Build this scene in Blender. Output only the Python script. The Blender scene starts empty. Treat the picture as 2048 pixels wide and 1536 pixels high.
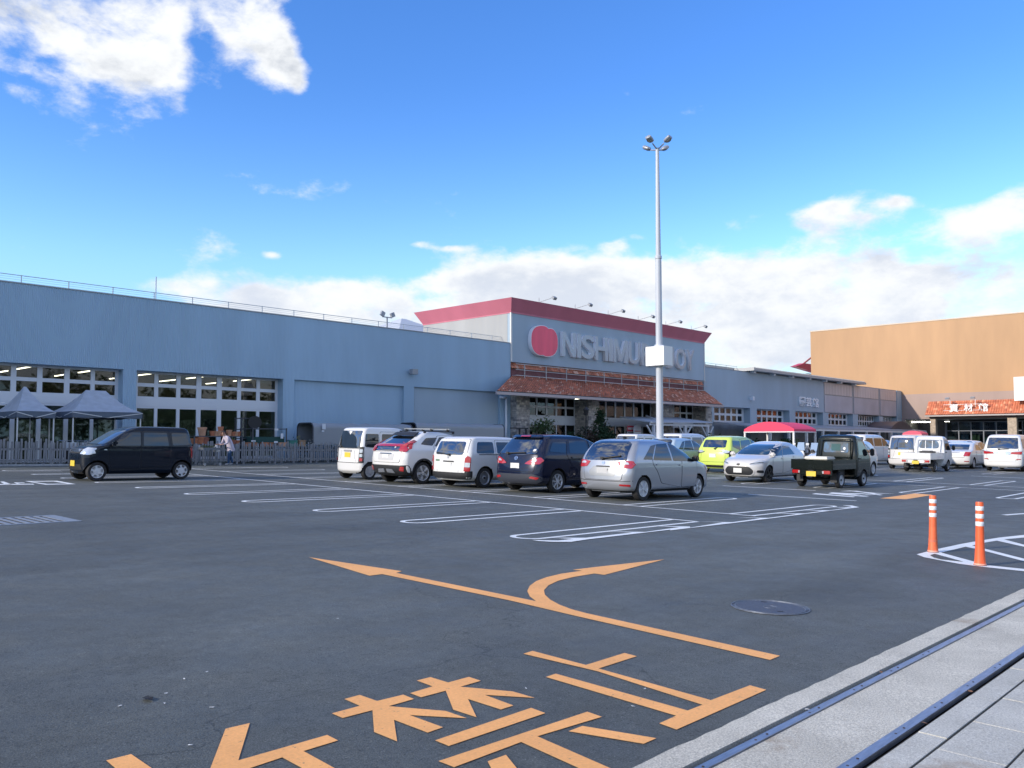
import bpy, bmesh, math, random
import numpy as np
from mathutils import Vector, Matrix
from mathutils.bvhtree import BVHTree
R = math.radians
rng = random.Random(7)
SC = bpy.context.scene
COL = SC.collection

# ------------------------------------------------------------------ camera
# World axes: X runs along the store front, Y points from the lot to the store, Z up, eye at the origin.
FPX, YAW, PITCH, HOR = 1700.0, R(43.3), R(3.0), 882.0          # focal length in photo pixels (2048 wide), heading, tilt, horizon row
CYP = HOR - FPX * math.tan(PITCH)
cam = bpy.data.cameras.new('camera')
cam_o = bpy.data.objects.new('camera', cam)
COL.objects.link(cam_o)
cam.sensor_width = 36.0
cam.lens = FPX / 2048 * 36.0
cam.shift_y = (CYP - 768) / 2048
cam.clip_start = 0.05
cam.clip_end = 5000
cam_o.location = (0, 0, 0)
cam_o.rotation_euler = (R(90) + PITCH, 0, YAW - R(90))
SC.camera = cam_o

SUN_AZ, SUN_EL = R(163), R(24)          # azimuth counted from +X towards +Y
def ray(x, y):
    d = ((x - 1024) / FPX, (CYP - y) / FPX)
    cp, sp = math.cos(PITCH), math.sin(PITCH)
    fx = cp - d[1] * sp
    z = sp + d[1] * cp
    c, s = math.cos(YAW), math.sin(YAW)
    return Vector((fx * c + d[0] * s, fx * s - d[0] * c, z))
def azel(x, y):
    r = ray(x, y).normalized()
    return math.atan2(r.y, r.x), math.asin(r.z)

# ------------------------------------------------------------------ world
W = bpy.data.worlds.new('World')
SC.world = W
W.use_nodes = True
NT = W.node_tree
for n in list(NT.nodes): NT.nodes.remove(n)
def wn(t, **kw):
    n = NT.nodes.new(t)
    for k, v in kw.items(): setattr(n, k, v)
    return n
def setin(n, i, v):
    if hasattr(v, 'is_output') or hasattr(v, 'links'): NT.links.new(v, n.inputs[i])
    else: n.inputs[i].default_value = v
def M(op, a, b=None, c=None, clamp=False):
    n = wn('ShaderNodeMath', operation=op, use_clamp=clamp)
    setin(n, 0, a)
    if b is not None: setin(n, 1, b)
    if c is not None: setin(n, 2, c)
    return n.outputs[0]
def smooth(v, lo, hi):
    n = wn('ShaderNodeMapRange', interpolation_type='SMOOTHSTEP')
    setin(n, 0, v); n.inputs[1].default_value = lo; n.inputs[2].default_value = hi
    return n.outputs[0]
tc = wn('ShaderNodeTexCoord')
sep = wn('ShaderNodeSeparateXYZ')
NT.links.new(tc.outputs['Generated'], sep.inputs[0])
el = M('ARCSINE', sep.outputs[2])
az = M('ARCTAN2', sep.outputs[1], sep.outputs[0])
sky = wn('ShaderNodeTexSky', sky_type='NISHITA')
sky.sun_disc = False
sky.sun_elevation = SUN_EL
sky.sun_rotation = R(90) - SUN_AZ
sky.altitude = 10
sky.air_density = 1.25
sky.dust_density = 0.1
sky.ozone_density = 2.5
svec = wn('ShaderNodeCombineXYZ')
setin(svec, 0, sep.outputs[0]); setin(svec, 1, sep.outputs[1]); setin(svec, 2, M('MAXIMUM', sep.outputs[2], .10))
NT.links.new(svec.outputs[0], sky.inputs['Vector'])
skyg = wn('ShaderNodeHueSaturation')
skyg.inputs['Saturation'].default_value = 1.2
NT.links.new(sky.outputs[0], skyg.inputs['Color'])
tint = wn('ShaderNodeMix', data_type='RGBA')           # clear dry air: deeper blue towards the zenith
NT.links.new(smooth(el, .10, .42), tint.inputs[0])
tint.inputs[6].default_value = (.56, .63, .78, 1); tint.inputs[7].default_value = (.34, .45, .68, 1)
skyt = wn('ShaderNodeMix', data_type='RGBA', blend_type='MULTIPLY')
skyt.inputs[0].default_value = 1.0
NT.links.new(skyg.outputs[0], skyt.inputs[6]); NT.links.new(tint.outputs[2], skyt.inputs[7])
# clouds: fractal noise on the direction, flattened, with banks where the photograph shows them
cv = wn('ShaderNodeCombineXYZ')
setin(cv, 0, sep.outputs[0]); setin(cv, 1, sep.outputs[1]); setin(cv, 2, M('MULTIPLY', sep.outputs[2], 1.8))
def fbm(vec, scale, detail, rough, dist=0.0, w=0.0):
    n = wn('ShaderNodeTexNoise', noise_dimensions='4D')
    n.inputs['Scale'].default_value = scale; n.inputs['Detail'].default_value = detail
    n.inputs['Roughness'].default_value = rough; n.inputs['Distortion'].default_value = dist
    n.inputs['W'].default_value = w
    NT.links.new(vec, n.inputs['Vector'])
    return n.outputs[0]
def blob(px, py, sx, sy, amp):
    a, e = azel(px, py)
    da = M('DIVIDE', M('SUBTRACT', az, a), sx / FPX)
    de = M('DIVIDE', M('SUBTRACT', el, e), sy / FPX)
    d2 = M('ADD', M('MULTIPLY', da, da), M('MULTIPLY', de, de))
    return M('MULTIPLY', M('EXPONENT', M('MULTIPLY', d2, -1.0)), amp)
BLOBS = [  # photo position, size, strength: the named cloud masses
    (235, 95, 125, 55, .70), (310, 130, 50, 45, .12), (190, 30, 150, 45, .42), (15, 60, 55, 75, .55), (30, 130, 40, 14, .30), (300, -30, 300, 60, .50),
    (455, 10, 40, 50, .42), (500, 50, 50, 55, .40), (572, 125, 44, 42, .56), (600, 170, 20, 16, .26), (540, 70, 36, 40, .24), (395, 110, 34, 90, -.34), (480, 170, 50, 40, -.2), (660, 80, 60, 120, -.3), (88, 85, 20, 12, .48), (60, 190, 60, 20, .16), (1900, 200, 260, 110, -.25), (1200, 260, 420, 130, -.22),
    (640, 600, 100, 55, .58), (740, 615, 120, 45, .50), (510, 588, 50, 22, .42), (600, 640, 160, 40, .50), (335, 572, 70, 20, .40), (545, 510, 18, 9, .42),
    (835, 488, 26, 9, .46), (895, 496, 50, 7, .34), (960, 565, 130, 45, .55), (1100, 565, 110, 40, .50), (850, 565, 30, 16, .40), (1250, 590, 130, 75, .62),
    (1400, 580, 190, 80, .66), (1640, 580, 150, 80, .64), (1745, 530, 55, 40, .35), (1230, 490, 34, 14, .42), (1265, 472, 26, 8, .34), (1650, 450, 50, 34, .44), (1600, 440, 40, 16, .32), (1665, 415, 40, 14, .34), (1790, 403, 36, 13, .48), (1720, 435, 36, 10, .22),
    (1960, 450, 90, 50, .40), (2040, 400, 60, 40, .30), (1860, 500, 60, 30, -.2), (2000, 570, 170, 60, .66), (1850, 560, 100, 30, .3), (1500, 690, 500, 70, .60), (1900, 640, 300, 50, .50), (1000, 660, 500, 60, .45),
]
bias = None
for b in BLOBS:
    v = blob(*b)
    bias = v if bias is None else M('ADD', bias, v)
elsewhere = M('MAXIMUM', smooth(M('ABSOLUTE', M('SUBTRACT', az, YAW)), 0.85, 1.35), smooth(el, 0.62, 0.95))
bias = M('ADD', bias, M('MULTIPLY', elsewhere, M('ADD', 0.34, M('MULTIPLY', smooth(el, .42, .10), .18))))
bias = M('MINIMUM', bias, M('ADD', 0.48, M('MULTIPLY', smooth(el, .26, .18), .16)))
def cloudnoise(vec):
    n1 = fbm(vec, 5.4, 9, .60, .25, 1.3)
    n2 = fbm(vec, 21.0, 6, .62, .2, 4.1)
    return M('ADD', M('MULTIPLY', M('SUBTRACT', n1, .5), 1.9), M('MULTIPLY', M('SUBTRACT', n2, .5), .85))
nn = cloudnoise(cv.outputs[0])
above = smooth(el, -.01, .03)
dens0 = M('ADD', M('ADD', nn, bias), -0.15)
cover = M('MULTIPLY', smooth(dens0, 0.03, 0.46), above)
# self-shading: where more cloud lies towards the sun (up and to the left) the cloud turns grey-blue
cv2 = wn('ShaderNodeVectorMath', operation='ADD')
NT.links.new(cv.outputs[0], cv2.inputs[0]); cv2.inputs[1].default_value = (-0.020, 0.012, 0.055)
dens1 = M('ADD', M('ADD', cloudnoise(cv2.outputs[0]), M('MULTIPLY', bias, .62)), -0.15)
low = smooth(el, 0.16, 0.05)
shade = M('MULTIPLY', smooth(M('ADD', dens1, M('MULTIPLY', low, .06)), .06, .58), .90)
cc = wn('ShaderNodeMix', data_type='RGBA')
NT.links.new(shade, cc.inputs[0])
cc.inputs[6].default_value = (2.62, 2.68, 2.74, 1)
shc = wn('ShaderNodeMix', data_type='RGBA')
NT.links.new(smooth(el, .14, .36), shc.inputs[0])
shc.inputs[6].default_value = (1.85, 2.02, 2.35, 1); shc.inputs[7].default_value = (1.25, 1.38, 1.62, 1)
NT.links.new(shc.outputs[2], cc.inputs[7])
mx = wn('ShaderNodeMix', data_type='RGBA')
NT.links.new(cover, mx.inputs[0])
lowsky = wn('ShaderNodeVectorMath', operation='SCALE')      # the air thickens into haze behind the far cloud bank
NT.links.new(skyt.outputs[2], lowsky.inputs[0])
setin(lowsky, 'Scale', M('ADD', .60, M('MULTIPLY', smooth(el, .04, .21), .40)))
NT.links.new(lowsky.outputs[0], mx.inputs[6])
NT.links.new(cc.outputs[2], mx.inputs[7])
bg = wn('ShaderNodeBackground')
bg.inputs['Strength'].default_value = 0.15
NT.links.new(mx.outputs[2], bg.inputs['Color'])
wo = wn('ShaderNodeOutputWorld')
NT.links.new(bg.outputs[0], wo.inputs['Surface'])
W.cycles.sampling_method = 'MANUAL'
W.cycles.sample_map_resolution = 1024

# ------------------------------------------------------------------ sun
sl = bpy.data.lights.new('sun', 'SUN')
sl.energy = 1.65
sl.angle = R(1.5)
sl.color = (1.0, 0.90, 0.76)
so = bpy.data.objects.new('sun', sl)
COL.objects.link(so)
sdir = Vector((math.cos(SUN_AZ) * math.cos(SUN_EL), math.sin(SUN_AZ) * math.cos(SUN_EL), math.sin(SUN_EL)))
so.rotation_euler = sdir.to_track_quat('Z', 'Y').to_euler()
so.location = (0, 0, 60)

vs = SC.view_settings
vs.view_transform = 'Standard'
vs.look = 'None'
vs.gamma = 1.0
vs.use_curve_mapping = False
vs.exposure = 1.35
SC.cycles.max_bounces = 8
SC.cycles.transparent_max_bounces = 12
SC.cycles.caustics_reflective = False
SC.cycles.caustics_refractive = False
SC.cycles.sample_clamp_indirect = 6.0
try: SC.cycles.use_denoising = True
except Exception: pass

# ------------------------------------------------------------------ ground height and photo-to-place helpers
def sx(x):
    if x < 16: return x
    if x > 30: return 23.0
    t = (x - 16) / 14
    return 16 + 14 * (t - t * t / 2)
def gz(x, y):
    return -1.4797 - .01224 * sx(max(x, -60)) + .01694 * min(max(y, -60), 45)
def gnorm(x, y):
    return Vector((-(gz(x + .5, y) - gz(x - .5, y)), -(gz(x, y + .5) - gz(x, y - .5)), 1)).normalized()
def G(x, y):
    r = ray(x, y)
    lo, hi = .5, 600.
    for _ in range(50):
        m = (lo + hi) / 2
        if r.z * m > gz(r.x * m, r.y * m): lo = m
        else: hi = m
    return r * lo
def atY(x, y, Y):
    r = ray(x, y); return r * (Y / r.y)
def atX(x, y, X):
    r = ray(x, y); return r * (X / r.x)

# ------------------------------------------------------------------ materials
MATS = {}
def mat(name, col, rough=.6, metal=0., spec=.5, coat=0., nscale=0., namt=0., bump=0., bscale=60., bdist=.01, emit=0., alpha=None, ndetail=4, mottle=0., mscale=.6, stretch=None):
    m = bpy.data.materials.new(name)
    m.use_nodes = True
    nt = m.node_tree
    b = nt.nodes['Principled BSDF']
    b.inputs['Base Color'].default_value = (*col, 1)
    b.inputs['Roughness'].default_value = rough
    b.inputs['Metallic'].default_value = metal
    b.inputs['Specular IOR Level'].default_value = spec
    b.inputs['Coat Weight'].default_value = coat
    b.inputs['Coat Roughness'].default_value = .04
    L = nt.links.new
    if namt or bump or mottle:
        t = nt.nodes.new('ShaderNodeTexCoord')
        vec = t.outputs['Object']
        if stretch:
            mp = nt.nodes.new('ShaderNodeMapping')
            mp.inputs['Scale'].default_value = stretch
            L(vec, mp.inputs['Vector']); vec = mp.outputs[0]
        def noise(sc, det=4):
            n = nt.nodes.new('ShaderNodeTexNoise')
            n.inputs['Scale'].default_value = sc; n.inputs['Detail'].default_value = det
            L(vec, n.inputs['Vector']); return n.outputs[0]
        c = None
        def vary(prev, fac, amt):
            mr = nt.nodes.new('ShaderNodeMapRange')
            mr.inputs[1].default_value = .28; mr.inputs[2].default_value = .72
            mr.inputs[3].default_value = 1 - amt; mr.inputs[4].default_value = 1 + amt
            L(fac, mr.inputs[0])
            mm = nt.nodes.new('ShaderNodeVectorMath'); mm.operation = 'SCALE'
            if prev is None: mm.inputs[0].default_value = col
            else: L(prev, mm.inputs[0])
            L(mr.outputs[0], mm.inputs['Scale'])
            return mm.outputs[0]
        if namt: c = vary(c, noise(nscale, ndetail), namt)
        if mottle: c = vary(c, noise(mscale, 5), mottle)
        if c is not None: L(c, b.inputs['Base Color'])
        if bump:
            bp = nt.nodes.new('ShaderNodeBump')
            bp.inputs['Strength'].default_value = bump; bp.inputs['Distance'].default_value = bdist
            L(noise(bscale, 3), bp.inputs['Height'])
            L(bp.outputs[0], b.inputs['Normal'])
    if emit:
        b.inputs['Emission Color'].default_value = (*col, 1)
        b.inputs['Emission Strength'].default_value = emit
    MATS[name] = m
    return m

# ------------------------------------------------------------------ mesh helpers
def wmat(o):
    m = Matrix.Identity(4)
    while o is not None:
        m = o.matrix_basis @ m
        o = o.parent
    return m
def link(name, me, parent=None):
    o = bpy.data.objects.new(name, me)
    COL.objects.link(o)
    if parent is not None: o.parent = parent
    return o
def thing(name, label, cat, loc=(0, 0, 0), rotz=0., group=None, mw=None, kind=None):
    o = bpy.data.objects.new(name, None)
    o.empty_display_size = .2
    COL.objects.link(o)
    if mw is not None: o.matrix_basis = mw
    else:
        o.location = loc; o.rotation_euler = (0, 0, rotz)
    return tag(o, label, cat, group, kind)
def tag(o, label=None, cat=None, group=None, kind=None):
    if label: o['label'] = label
    if cat: o['category'] = cat
    if group: o['group'] = group
    if kind: o['kind'] = kind
    return o
def ground_frame(x, y, heading, dz=0.):
    """matrix standing on the sloping ground, local X along heading"""
    n = gnorm(x, y)
    f = Vector((math.cos(heading), math.sin(heading), 0))
    f = (f - n * f.dot(n)).normalized()
    l = n.cross(f)
    m = Matrix.Identity(4)
    for i in range(3):
        m[i][0] = f[i]; m[i][1] = l[i]; m[i][2] = n[i]
    m.translation = Vector((x, y, gz(x, y) + dz))
    return m
class MB:
    def __init__(s): s.v = []; s.f = []; s.m = []
    def add(s, vs, fs, mi=0):
        o = len(s.v)
        s.v += [tuple(v) for v in vs]
        for f in fs:
            s.f.append(tuple(i + o for i in f)); s.m.append(mi)
    def box(s, x0, y0, z0, x1, y1, z1, mi=0):
        if x0 > x1: x0, x1 = x1, x0
        if y0 > y1: y0, y1 = y1, y0
        if z0 > z1: z0, z1 = z1, z0
        s.add([(x0, y0, z0), (x1, y0, z0), (x1, y1, z0), (x0, y1, z0), (x0, y0, z1), (x1, y0, z1), (x1, y1, z1), (x0, y1, z1)],
              [(0, 3, 2, 1), (4, 5, 6, 7), (0, 1, 5, 4), (1, 2, 6, 5), (2, 3, 7, 6), (3, 0, 4, 7)], mi)
    def obox(s, c, d, mtx=None, mi=0, taper=1.0):
        v = []
        for sz in (-1, 1):
            for sx_, sy_ in ((-1, -1), (1, -1), (1, 1), (-1, 1)):
                k = taper if sz > 0 else 1
                p = Vector((sx_ * d[0] / 2 * k, sy_ * d[1] / 2 * k, sz * d[2] / 2))
                if mtx is not None: p = mtx @ p
                v.append(p + Vector(c))
        s.add(v, [(0, 3, 2, 1), (4, 5, 6, 7), (0, 1, 5, 4), (1, 2, 6, 5), (2, 3, 7, 6), (3, 0, 4, 7)], mi)
    def bar(s, p, q, w, h, mi=0, up=(0, 0, 1)):
        p, q = Vector(p), Vector(q)
        d = (q - p).normalized(); u = Vector(up)
        if abs(d.dot(u)) > .98: u = Vector((1, 0, 0))
        a = d.cross(u).normalized(); b = a.cross(d)
        v = []
        for e in (p, q):
            for i, j in ((-1, -1), (1, -1), (1, 1), (-1, 1)): v.append(e + a * (i * w / 2) + b * (j * h / 2))
        s.add(v, [(3, 2, 1, 0), (4, 5, 6, 7), (0, 1, 5, 4), (1, 2, 6, 5), (2, 3, 7, 6), (3, 0, 4, 7)], mi)
    def tube(s, p, q, r0, r1=None, n=8, mi=0, caps=True):
        p, q = Vector(p), Vector(q)
        r1 = r0 if r1 is None else r1
        d = (q - p).normalized(); u = Vector((0, 0, 1)) if abs(d.z) < .95 else Vector((1, 0, 0))
        a = d.cross(u).normalized(); b = d.cross(a)
        v = []
        for e, r in ((p, r0), (q, r1)):
            for i in range(n):
                t = 2 * math.pi * i / n
                v.append(e + a * (r * math.cos(t)) + b * (r * math.sin(t)))
        fs = [(i, (i + 1) % n, n + (i + 1) % n, n + i) for i in range(n)]
        if caps: fs += [tuple(range(n))[::-1], tuple(range(n, 2 * n))]
        s.add(v, fs, mi)
    def lathe(s, prof, c=(0, 0, 0), axis='Z', n=24, mi=0, mis=None):
        v = []
        for r, h in prof:
            for i in range(n):
                t = 2 * math.pi * i / n
                x, y = r * math.cos(t), r * math.sin(t)
                p = (x, y, h) if axis == 'Z' else ((y, h, x) if axis == 'Y' else (h, x, y))
                v.append((p[0] + c[0], p[1] + c[1], p[2] + c[2]))
        for k in range(len(prof) - 1):
            s.add([], [], mi)
            o = len(s.v)
            fs = [(k * n + i, k * n + (i + 1) % n, (k + 1) * n + (i + 1) % n, (k + 1) * n + i) for i in range(n)]
            if k == 0: base = len(s.v)
            for f in fs:
                s.f.append(tuple(base + j for j in f)); s.m.append(mis[k] if mis else mi)
        s.v += [tuple(p) for p in v]
        for k, rev in ((0, True), (len(prof) - 1, False)):
            if prof[k][0] > 1e-6:
                f = tuple(base + k * n + i for i in range(n))
                s.f.append(f[::-1] if rev else f); s.m.append((mis[min(k, len(prof) - 2)]) if mis else mi)
    def prism(s, poly, vec, mi=0):
        """extrude a 3-D polygon along vec"""
        n = len(poly); vec = Vector(vec)
        v = [Vector(p) for p in poly] + [Vector(p) + vec for p in poly]
        s.add(v, [tuple(range(n))[::-1], tuple(range(n, 2 * n))] + [(i, (i + 1) % n, n + (i + 1) % n, n + i) for i in range(n)], mi)
    def quad(s, a, b, c, d, mi=0): s.add([a, b, c, d], [(0, 1, 2, 3)], mi)
    def grid(s, fn, nu, nv, mi=0):
        v = [fn(i / nu, j / nv) for j in range(nv + 1) for i in range(nu + 1)]
        f = [(j * (nu + 1) + i, j * (nu + 1) + i + 1, (j + 1) * (nu + 1) + i + 1, (j + 1) * (nu + 1) + i) for j in range(nv) for i in range(nu)]
        s.add(v, f, mi)
    def mesh(s, name, mats, smooth=False, angle=None, fix=True):
        me = bpy.data.meshes.new(name)
        me.from_pydata(s.v, [], s.f)
        for m in (mats if isinstance(mats, (list, tuple)) else [mats]): me.materials.append(m)
        if any(s.m): me.polygons.foreach_set('material_index', s.m)
        if fix:
            bm = bmesh.new(); bm.from_mesh(me)
            bmesh.ops.recalc_face_normals(bm, faces=bm.faces)
            bm.to_mesh(me); bm.free()
        if smooth or angle:
            me.polygons.foreach_set('use_smooth', [True] * len(me.polygons))
            if angle: me.set_sharp_from_angle(angle=R(angle))
        me.update()
        return me
    def build(s, name, mats, parent=None, local=False, smooth=False, angle=None, kind=None, fix=True):
        if parent is not None and not local:
            mi = wmat(parent).inverted()
            s.v = [tuple(mi @ Vector(p)) for p in s.v]
        o = link(name, s.mesh(name, mats, smooth, angle, fix), parent)
        if kind: o['kind'] = kind
        return o
# ================================================================== ground
def asphalt_material():
    m = bpy.data.materials.new('asphalt'); m.use_nodes = True
    nt = m.node_tree; L = nt.links.new; b = nt.nodes['Principled BSDF']
    t = nt.nodes.new('ShaderNodeTexCoord')
    def noise(sc, det, rough=.55, dist=0.):
        n = nt.nodes.new('ShaderNodeTexNoise'); n.inputs['Scale'].default_value = sc; n.inputs['Detail'].default_value = det
        n.inputs['Roughness'].default_value = rough; n.inputs['Distortion'].default_value = dist
        L(t.outputs['Object'], n.inputs['Vector']); return n.outputs[0]
    def rng_(v, a, c, lo, hi, smooth_=False):
        mr = nt.nodes.new('ShaderNodeMapRange'); L(v, mr.inputs[0])
        if smooth_: mr.interpolation_type = 'SMOOTHSTEP'
        for i, k in zip((1, 2, 3, 4), (a, c, lo, hi)): mr.inputs[i].default_value = k
        return mr.outputs[0]
    def mul(a, c):
        mm = nt.nodes.new('ShaderNodeMath'); mm.operation = 'MULTIPLY'; L(a, mm.inputs[0]); L(c, mm.inputs[1]); return mm.outputs[0]
    fine = rng_(noise(120, 3, .75), .28, .72, .35, 1.65)
    mid = rng_(noise(9, 6, .65), .3, .7, .86, 1.14)
    big = rng_(noise(.35, 5, .6, .6), .3, .7, .80, 1.20)
    v = nt.nodes.new('ShaderNodeTexVoronoi'); v.inputs['Scale'].default_value = 75
    L(t.outputs['Object'], v.inputs['Vector'])
    chips = rng_(v.outputs['Distance'], .02, .12, 1.9, 1.0)       # pale stone chips
    stain = rng_(noise(1.3, 7, .7, 1.2), .60, .72, 1.0, .72, True)
    f = mul(mul(mul(fine, mid), mul(big, chips)), stain)
    mp = nt.nodes.new('ShaderNodeMapping'); mp.inputs['Scale'].default_value = (.05, .55, 1); mp.inputs['Rotation'].default_value = (0, 0, .12)
    L(t.outputs['Object'], mp.inputs['Vector'])
    n_ = nt.nodes.new('ShaderNodeTexNoise'); n_.inputs['Scale'].default_value = 1.0; n_.inputs['Detail'].default_value = 6; n_.inputs['Roughness'].default_value = .6; n_.inputs['Distortion'].default_value = .5
    L(mp.outputs[0], n_.inputs['Vector'])
    f = mul(f, rng_(n_.outputs[0], .3, .7, .80, 1.18))              # tyre-swept bands along the lanes
    pit = nt.nodes.new('ShaderNodeTexVoronoi'); pit.inputs['Scale'].default_value = 24
    L(t.outputs['Object'], pit.inputs['Vector'])
    f = mul(f, rng_(noise(42, 2, .6), .60, .68, 1.0, .62)); f = mul(f, rng_(noise(60, 2, .5), .66, .72, 1.0, 1.5))
    f = mul(f, rng_(pit.outputs['Distance'], .05, .22, .45, 1.0))   # open pores
    # thin cracks
    vc = nt.nodes.new('ShaderNodeTexVoronoi'); vc.feature = 'DISTANCE_TO_EDGE'; vc.inputs['Scale'].default_value = .16
    wob = nt.nodes.new('ShaderNodeVectorMath'); wob.operation = 'ADD'
    nz = nt.nodes.new('ShaderNodeTexNoise'); nz.inputs['Scale'].default_value = 1.1; nz.inputs['Detail'].default_value = 6
    L(t.outputs['Object'], nz.inputs['Vector'])
    sc = nt.nodes.new('ShaderNodeVectorMath'); sc.operation = 'SCALE'; sc.inputs['Scale'].default_value = 1.6
    L(nz.outputs['Color'], sc.inputs[0]); L(t.outputs['Object'], wob.inputs[0]); L(sc.outputs[0], wob.inputs[1])
    L(wob.outputs[0], vc.inputs['Vector'])
    crack = rng_(vc.outputs['Distance'], .0, .0022, .55, 1.0)
    f = mul(f, crack)
    c = nt.nodes.new('ShaderNodeVectorMath'); c.operation = 'SCALE'; c.inputs[0].default_value = (.102, .109, .100)
    L(f, c.inputs['Scale']); L(c.outputs[0], b.inputs['Base Color'])
    L(rng_(noise(2.2, 5), .3, .7, .55, .72), b.inputs['Roughness'])
    b.inputs['Specular IOR Level'].default_value = .45
    bp = nt.nodes.new('ShaderNodeBump'); bp.inputs['Strength'].default_value = .55; bp.inputs['Distance'].default_value = .008
    L(noise(130, 4, .7), bp.inputs['Height']); L(bp.outputs[0], b.inputs['Normal'])
    return m
mASPH = asphalt_material()
mORANGE = mat('orange_road_paint', (.93, .44, .14), .65, nscale=60, namt=.08, mottle=.08, mscale=2.5, bump=.3, bscale=130, bdist=.004)
def wear(m, lo, hi, scale):
    """let the asphalt grain break through the paint"""
    nt = m.node_tree; L = nt.links.new; b = nt.nodes['Principled BSDF']
    src = b.inputs['Base Color'].links[0].from_socket
    t = nt.nodes.new('ShaderNodeTexCoord'); n = nt.nodes.new('ShaderNodeTexNoise'); n.inputs['Scale'].default_value = scale; n.inputs['Detail'].default_value = 8; n.inputs['Roughness'].default_value = .75
    L(t.outputs['Object'], n.inputs['Vector'])
    mr = nt.nodes.new('ShaderNodeMapRange'); L(n.outputs[0], mr.inputs[0]); mr.inputs[1].default_value = lo; mr.inputs[2].default_value = hi
    mx_ = nt.nodes.new('ShaderNodeMix'); mx_.data_type = 'RGBA'; L(mr.outputs[0], mx_.inputs[0]); L(src, mx_.inputs[6]); mx_.inputs[7].default_value = (.11, .10, .09, 1)
    L(mx_.outputs[2], b.inputs['Base Color'])
wear(mORANGE, .60, .72, 26)
mWHITE = mat('white_road_paint', (.80, .82, .81), .6, nscale=50, namt=.10, mottle=.10, mscale=1.2, bump=.3, bscale=130, bdist=.004)
wear(mWHITE, .60, .74, 22)
mWORN = mat('worn_white_road_paint', (.50, .51, .52), .65, nscale=40, namt=.25, mottle=.2, mscale=1.2)

EDGE = 2.285           # where the asphalt stops at the gate track
xs = [-4000, -150, -100, -60, -40, -25, -15, -8] + [float(i) for i in range(-4, 60)] + [64, 70, 80, 90, 105, 120, 140, 170, 220, 320, 600, 4500]
ys = [EDGE] + [float(i) for i in range(3, 46)] + [50, 60, 80, 120, 200, 400, 4500]
mb = MB()
mb.add([(x, y, gz(x, y)) for y in ys for x in xs], [(j * len(xs) + i, j * len(xs) + i + 1, (j + 1) * len(xs) + i + 1, (j + 1) * len(xs) + i) for j in range(len(ys) - 1) for i in range(len(xs) - 1)])
ground = mb.build('ground', mASPH, kind='structure')

def marking(name, pts, m, dz=.004, px=True, parent=None):
    P = [G(*p) for p in pts] if px else [Vector((p[0], p[1], 0)) for p in pts]
    Q = []
    for i, a in enumerate(P):
        b = P[(i + 1) % len(P)]
        k = max(1, int((b - a).length / 1.2))
        for j in range(k): Q.append(a.lerp(b, j / k))
    from mathutils.geometry import tessellate_polygon
    tris = tessellate_polygon([[Vector((q.x, q.y, 0)) for q in Q]])
    V = [(q.x, q.y, gz(q.x, q.y) + dz) for q in Q]
    fs = []
    for t in tris:
        a, b, c = (Q[i] for i in t)
        cr = (b.x - a.x) * (c.y - a.y) - (b.y - a.y) * (c.x - a.x)
        if abs(cr) > 1e-9: fs.append(tuple(t) if cr > 0 else tuple(t)[::-1])
    me = bpy.data.meshes.new(name); me.from_pydata(V, [], fs); me.materials.append(m); me.update()
    return link(name, me, parent or ground)
def strip_pts(a, b, w):
    a, b = Vector((a[0], a[1])), Vector((b[0], b[1]))
    d = (b - a).normalized(); n = Vector((-d.y, d.x)) * w / 2
    return [a - n, b - n, b + n, a + n]
def line(name, a, b, w, m, dz=.005): return marking(name, strip_pts(a, b, w), m, dz, px=False)
def line_px(name, a, b, w, m, dz=.005): return line(name, G(*a), G(*b), w, m, dz)

# --- the orange forked arrow and the orange characters, nearest the camera
def z_(ox, oy, k, pts): return [(ox + x / k, oy + y / k) for x, y in pts]
A1 = z_(560, 1080, 3.938, [(228, 138), (960, 248), (915, 262), (2015, 487)])
curve_o = z_(1020, 1080, 3.413, [(178, 420), (135, 388), (118, 350), (135, 315), (180, 282), (250, 256), (350, 232), (492, 212), (428, 205), (640, 180), (1055, 134)])
curve_i = z_(1020, 1080, 3.413, [(645, 240), (575, 231), (430, 255), (330, 280), (262, 312), (232, 345), (238, 375), (275, 410), (340, 445), (420, 475), (520, 502)])
A3 = z_(1020, 1080, 3.413, [(1843, 794), (1775, 822), (480, 528), (0, 415)])
A4 = z_(560, 1080, 3.938, [(805, 271), (705, 284)])
marking('arrow_marking', A1[:3] + curve_o + curve_i + A3 + A4, mORANGE)
K = lambda pts: z_(1020, 1290, 3.657, pts)
marking('character_marking', K([(97, 68), (165, 47), (555, 150), (838, 62), (928, 86), (648, 176), (1470, 408), (1755, 299), (1875, 332), (1218, 624), (1092, 578), (1215, 522), (262, 238), (335, 214), (1300, 484), (1408, 442), (640, 196)]), mORANGE)
marking('character_marking', K([(428, 636), (530, 597), (1072, 687), (978, 728)]), mORANGE)
J = lambda pts: z_(640, 1330, 4.096, pts)
marking('character_marking', J([(792, 132), (905, 104), (1050, 148), (1220, 102), (1318, 134), (1152, 183), (1580, 222), (1762, 275), (1350, 250), (1585, 337), (1482, 370), (1213, 284), (1283, 434), (1092, 372), (1030, 216), (828, 270), (738, 236), (922, 180)]), mORANGE)
marking('character_marking', J([(200, 284), (325, 250), (468, 300), (682, 248), (770, 284), (562, 343), (1030, 382), (1205, 442), (735, 416), (1008, 516), (882, 560), (606, 455), (632, 632), (443, 555), (430, 376), (185, 440), (97, 402), (325, 340)]), mORANGE)
marking('character_marking', J([(942, 624), (1730, 356), (1846, 400), (1055, 670)]), mORANGE)
marking('character_marking', J([(970, 794), (2190, 388), (2310, 430), (1780, 590), (2480, 896), (2360, 960), (1648, 637), (1098, 844)]), mORANGE)
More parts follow.
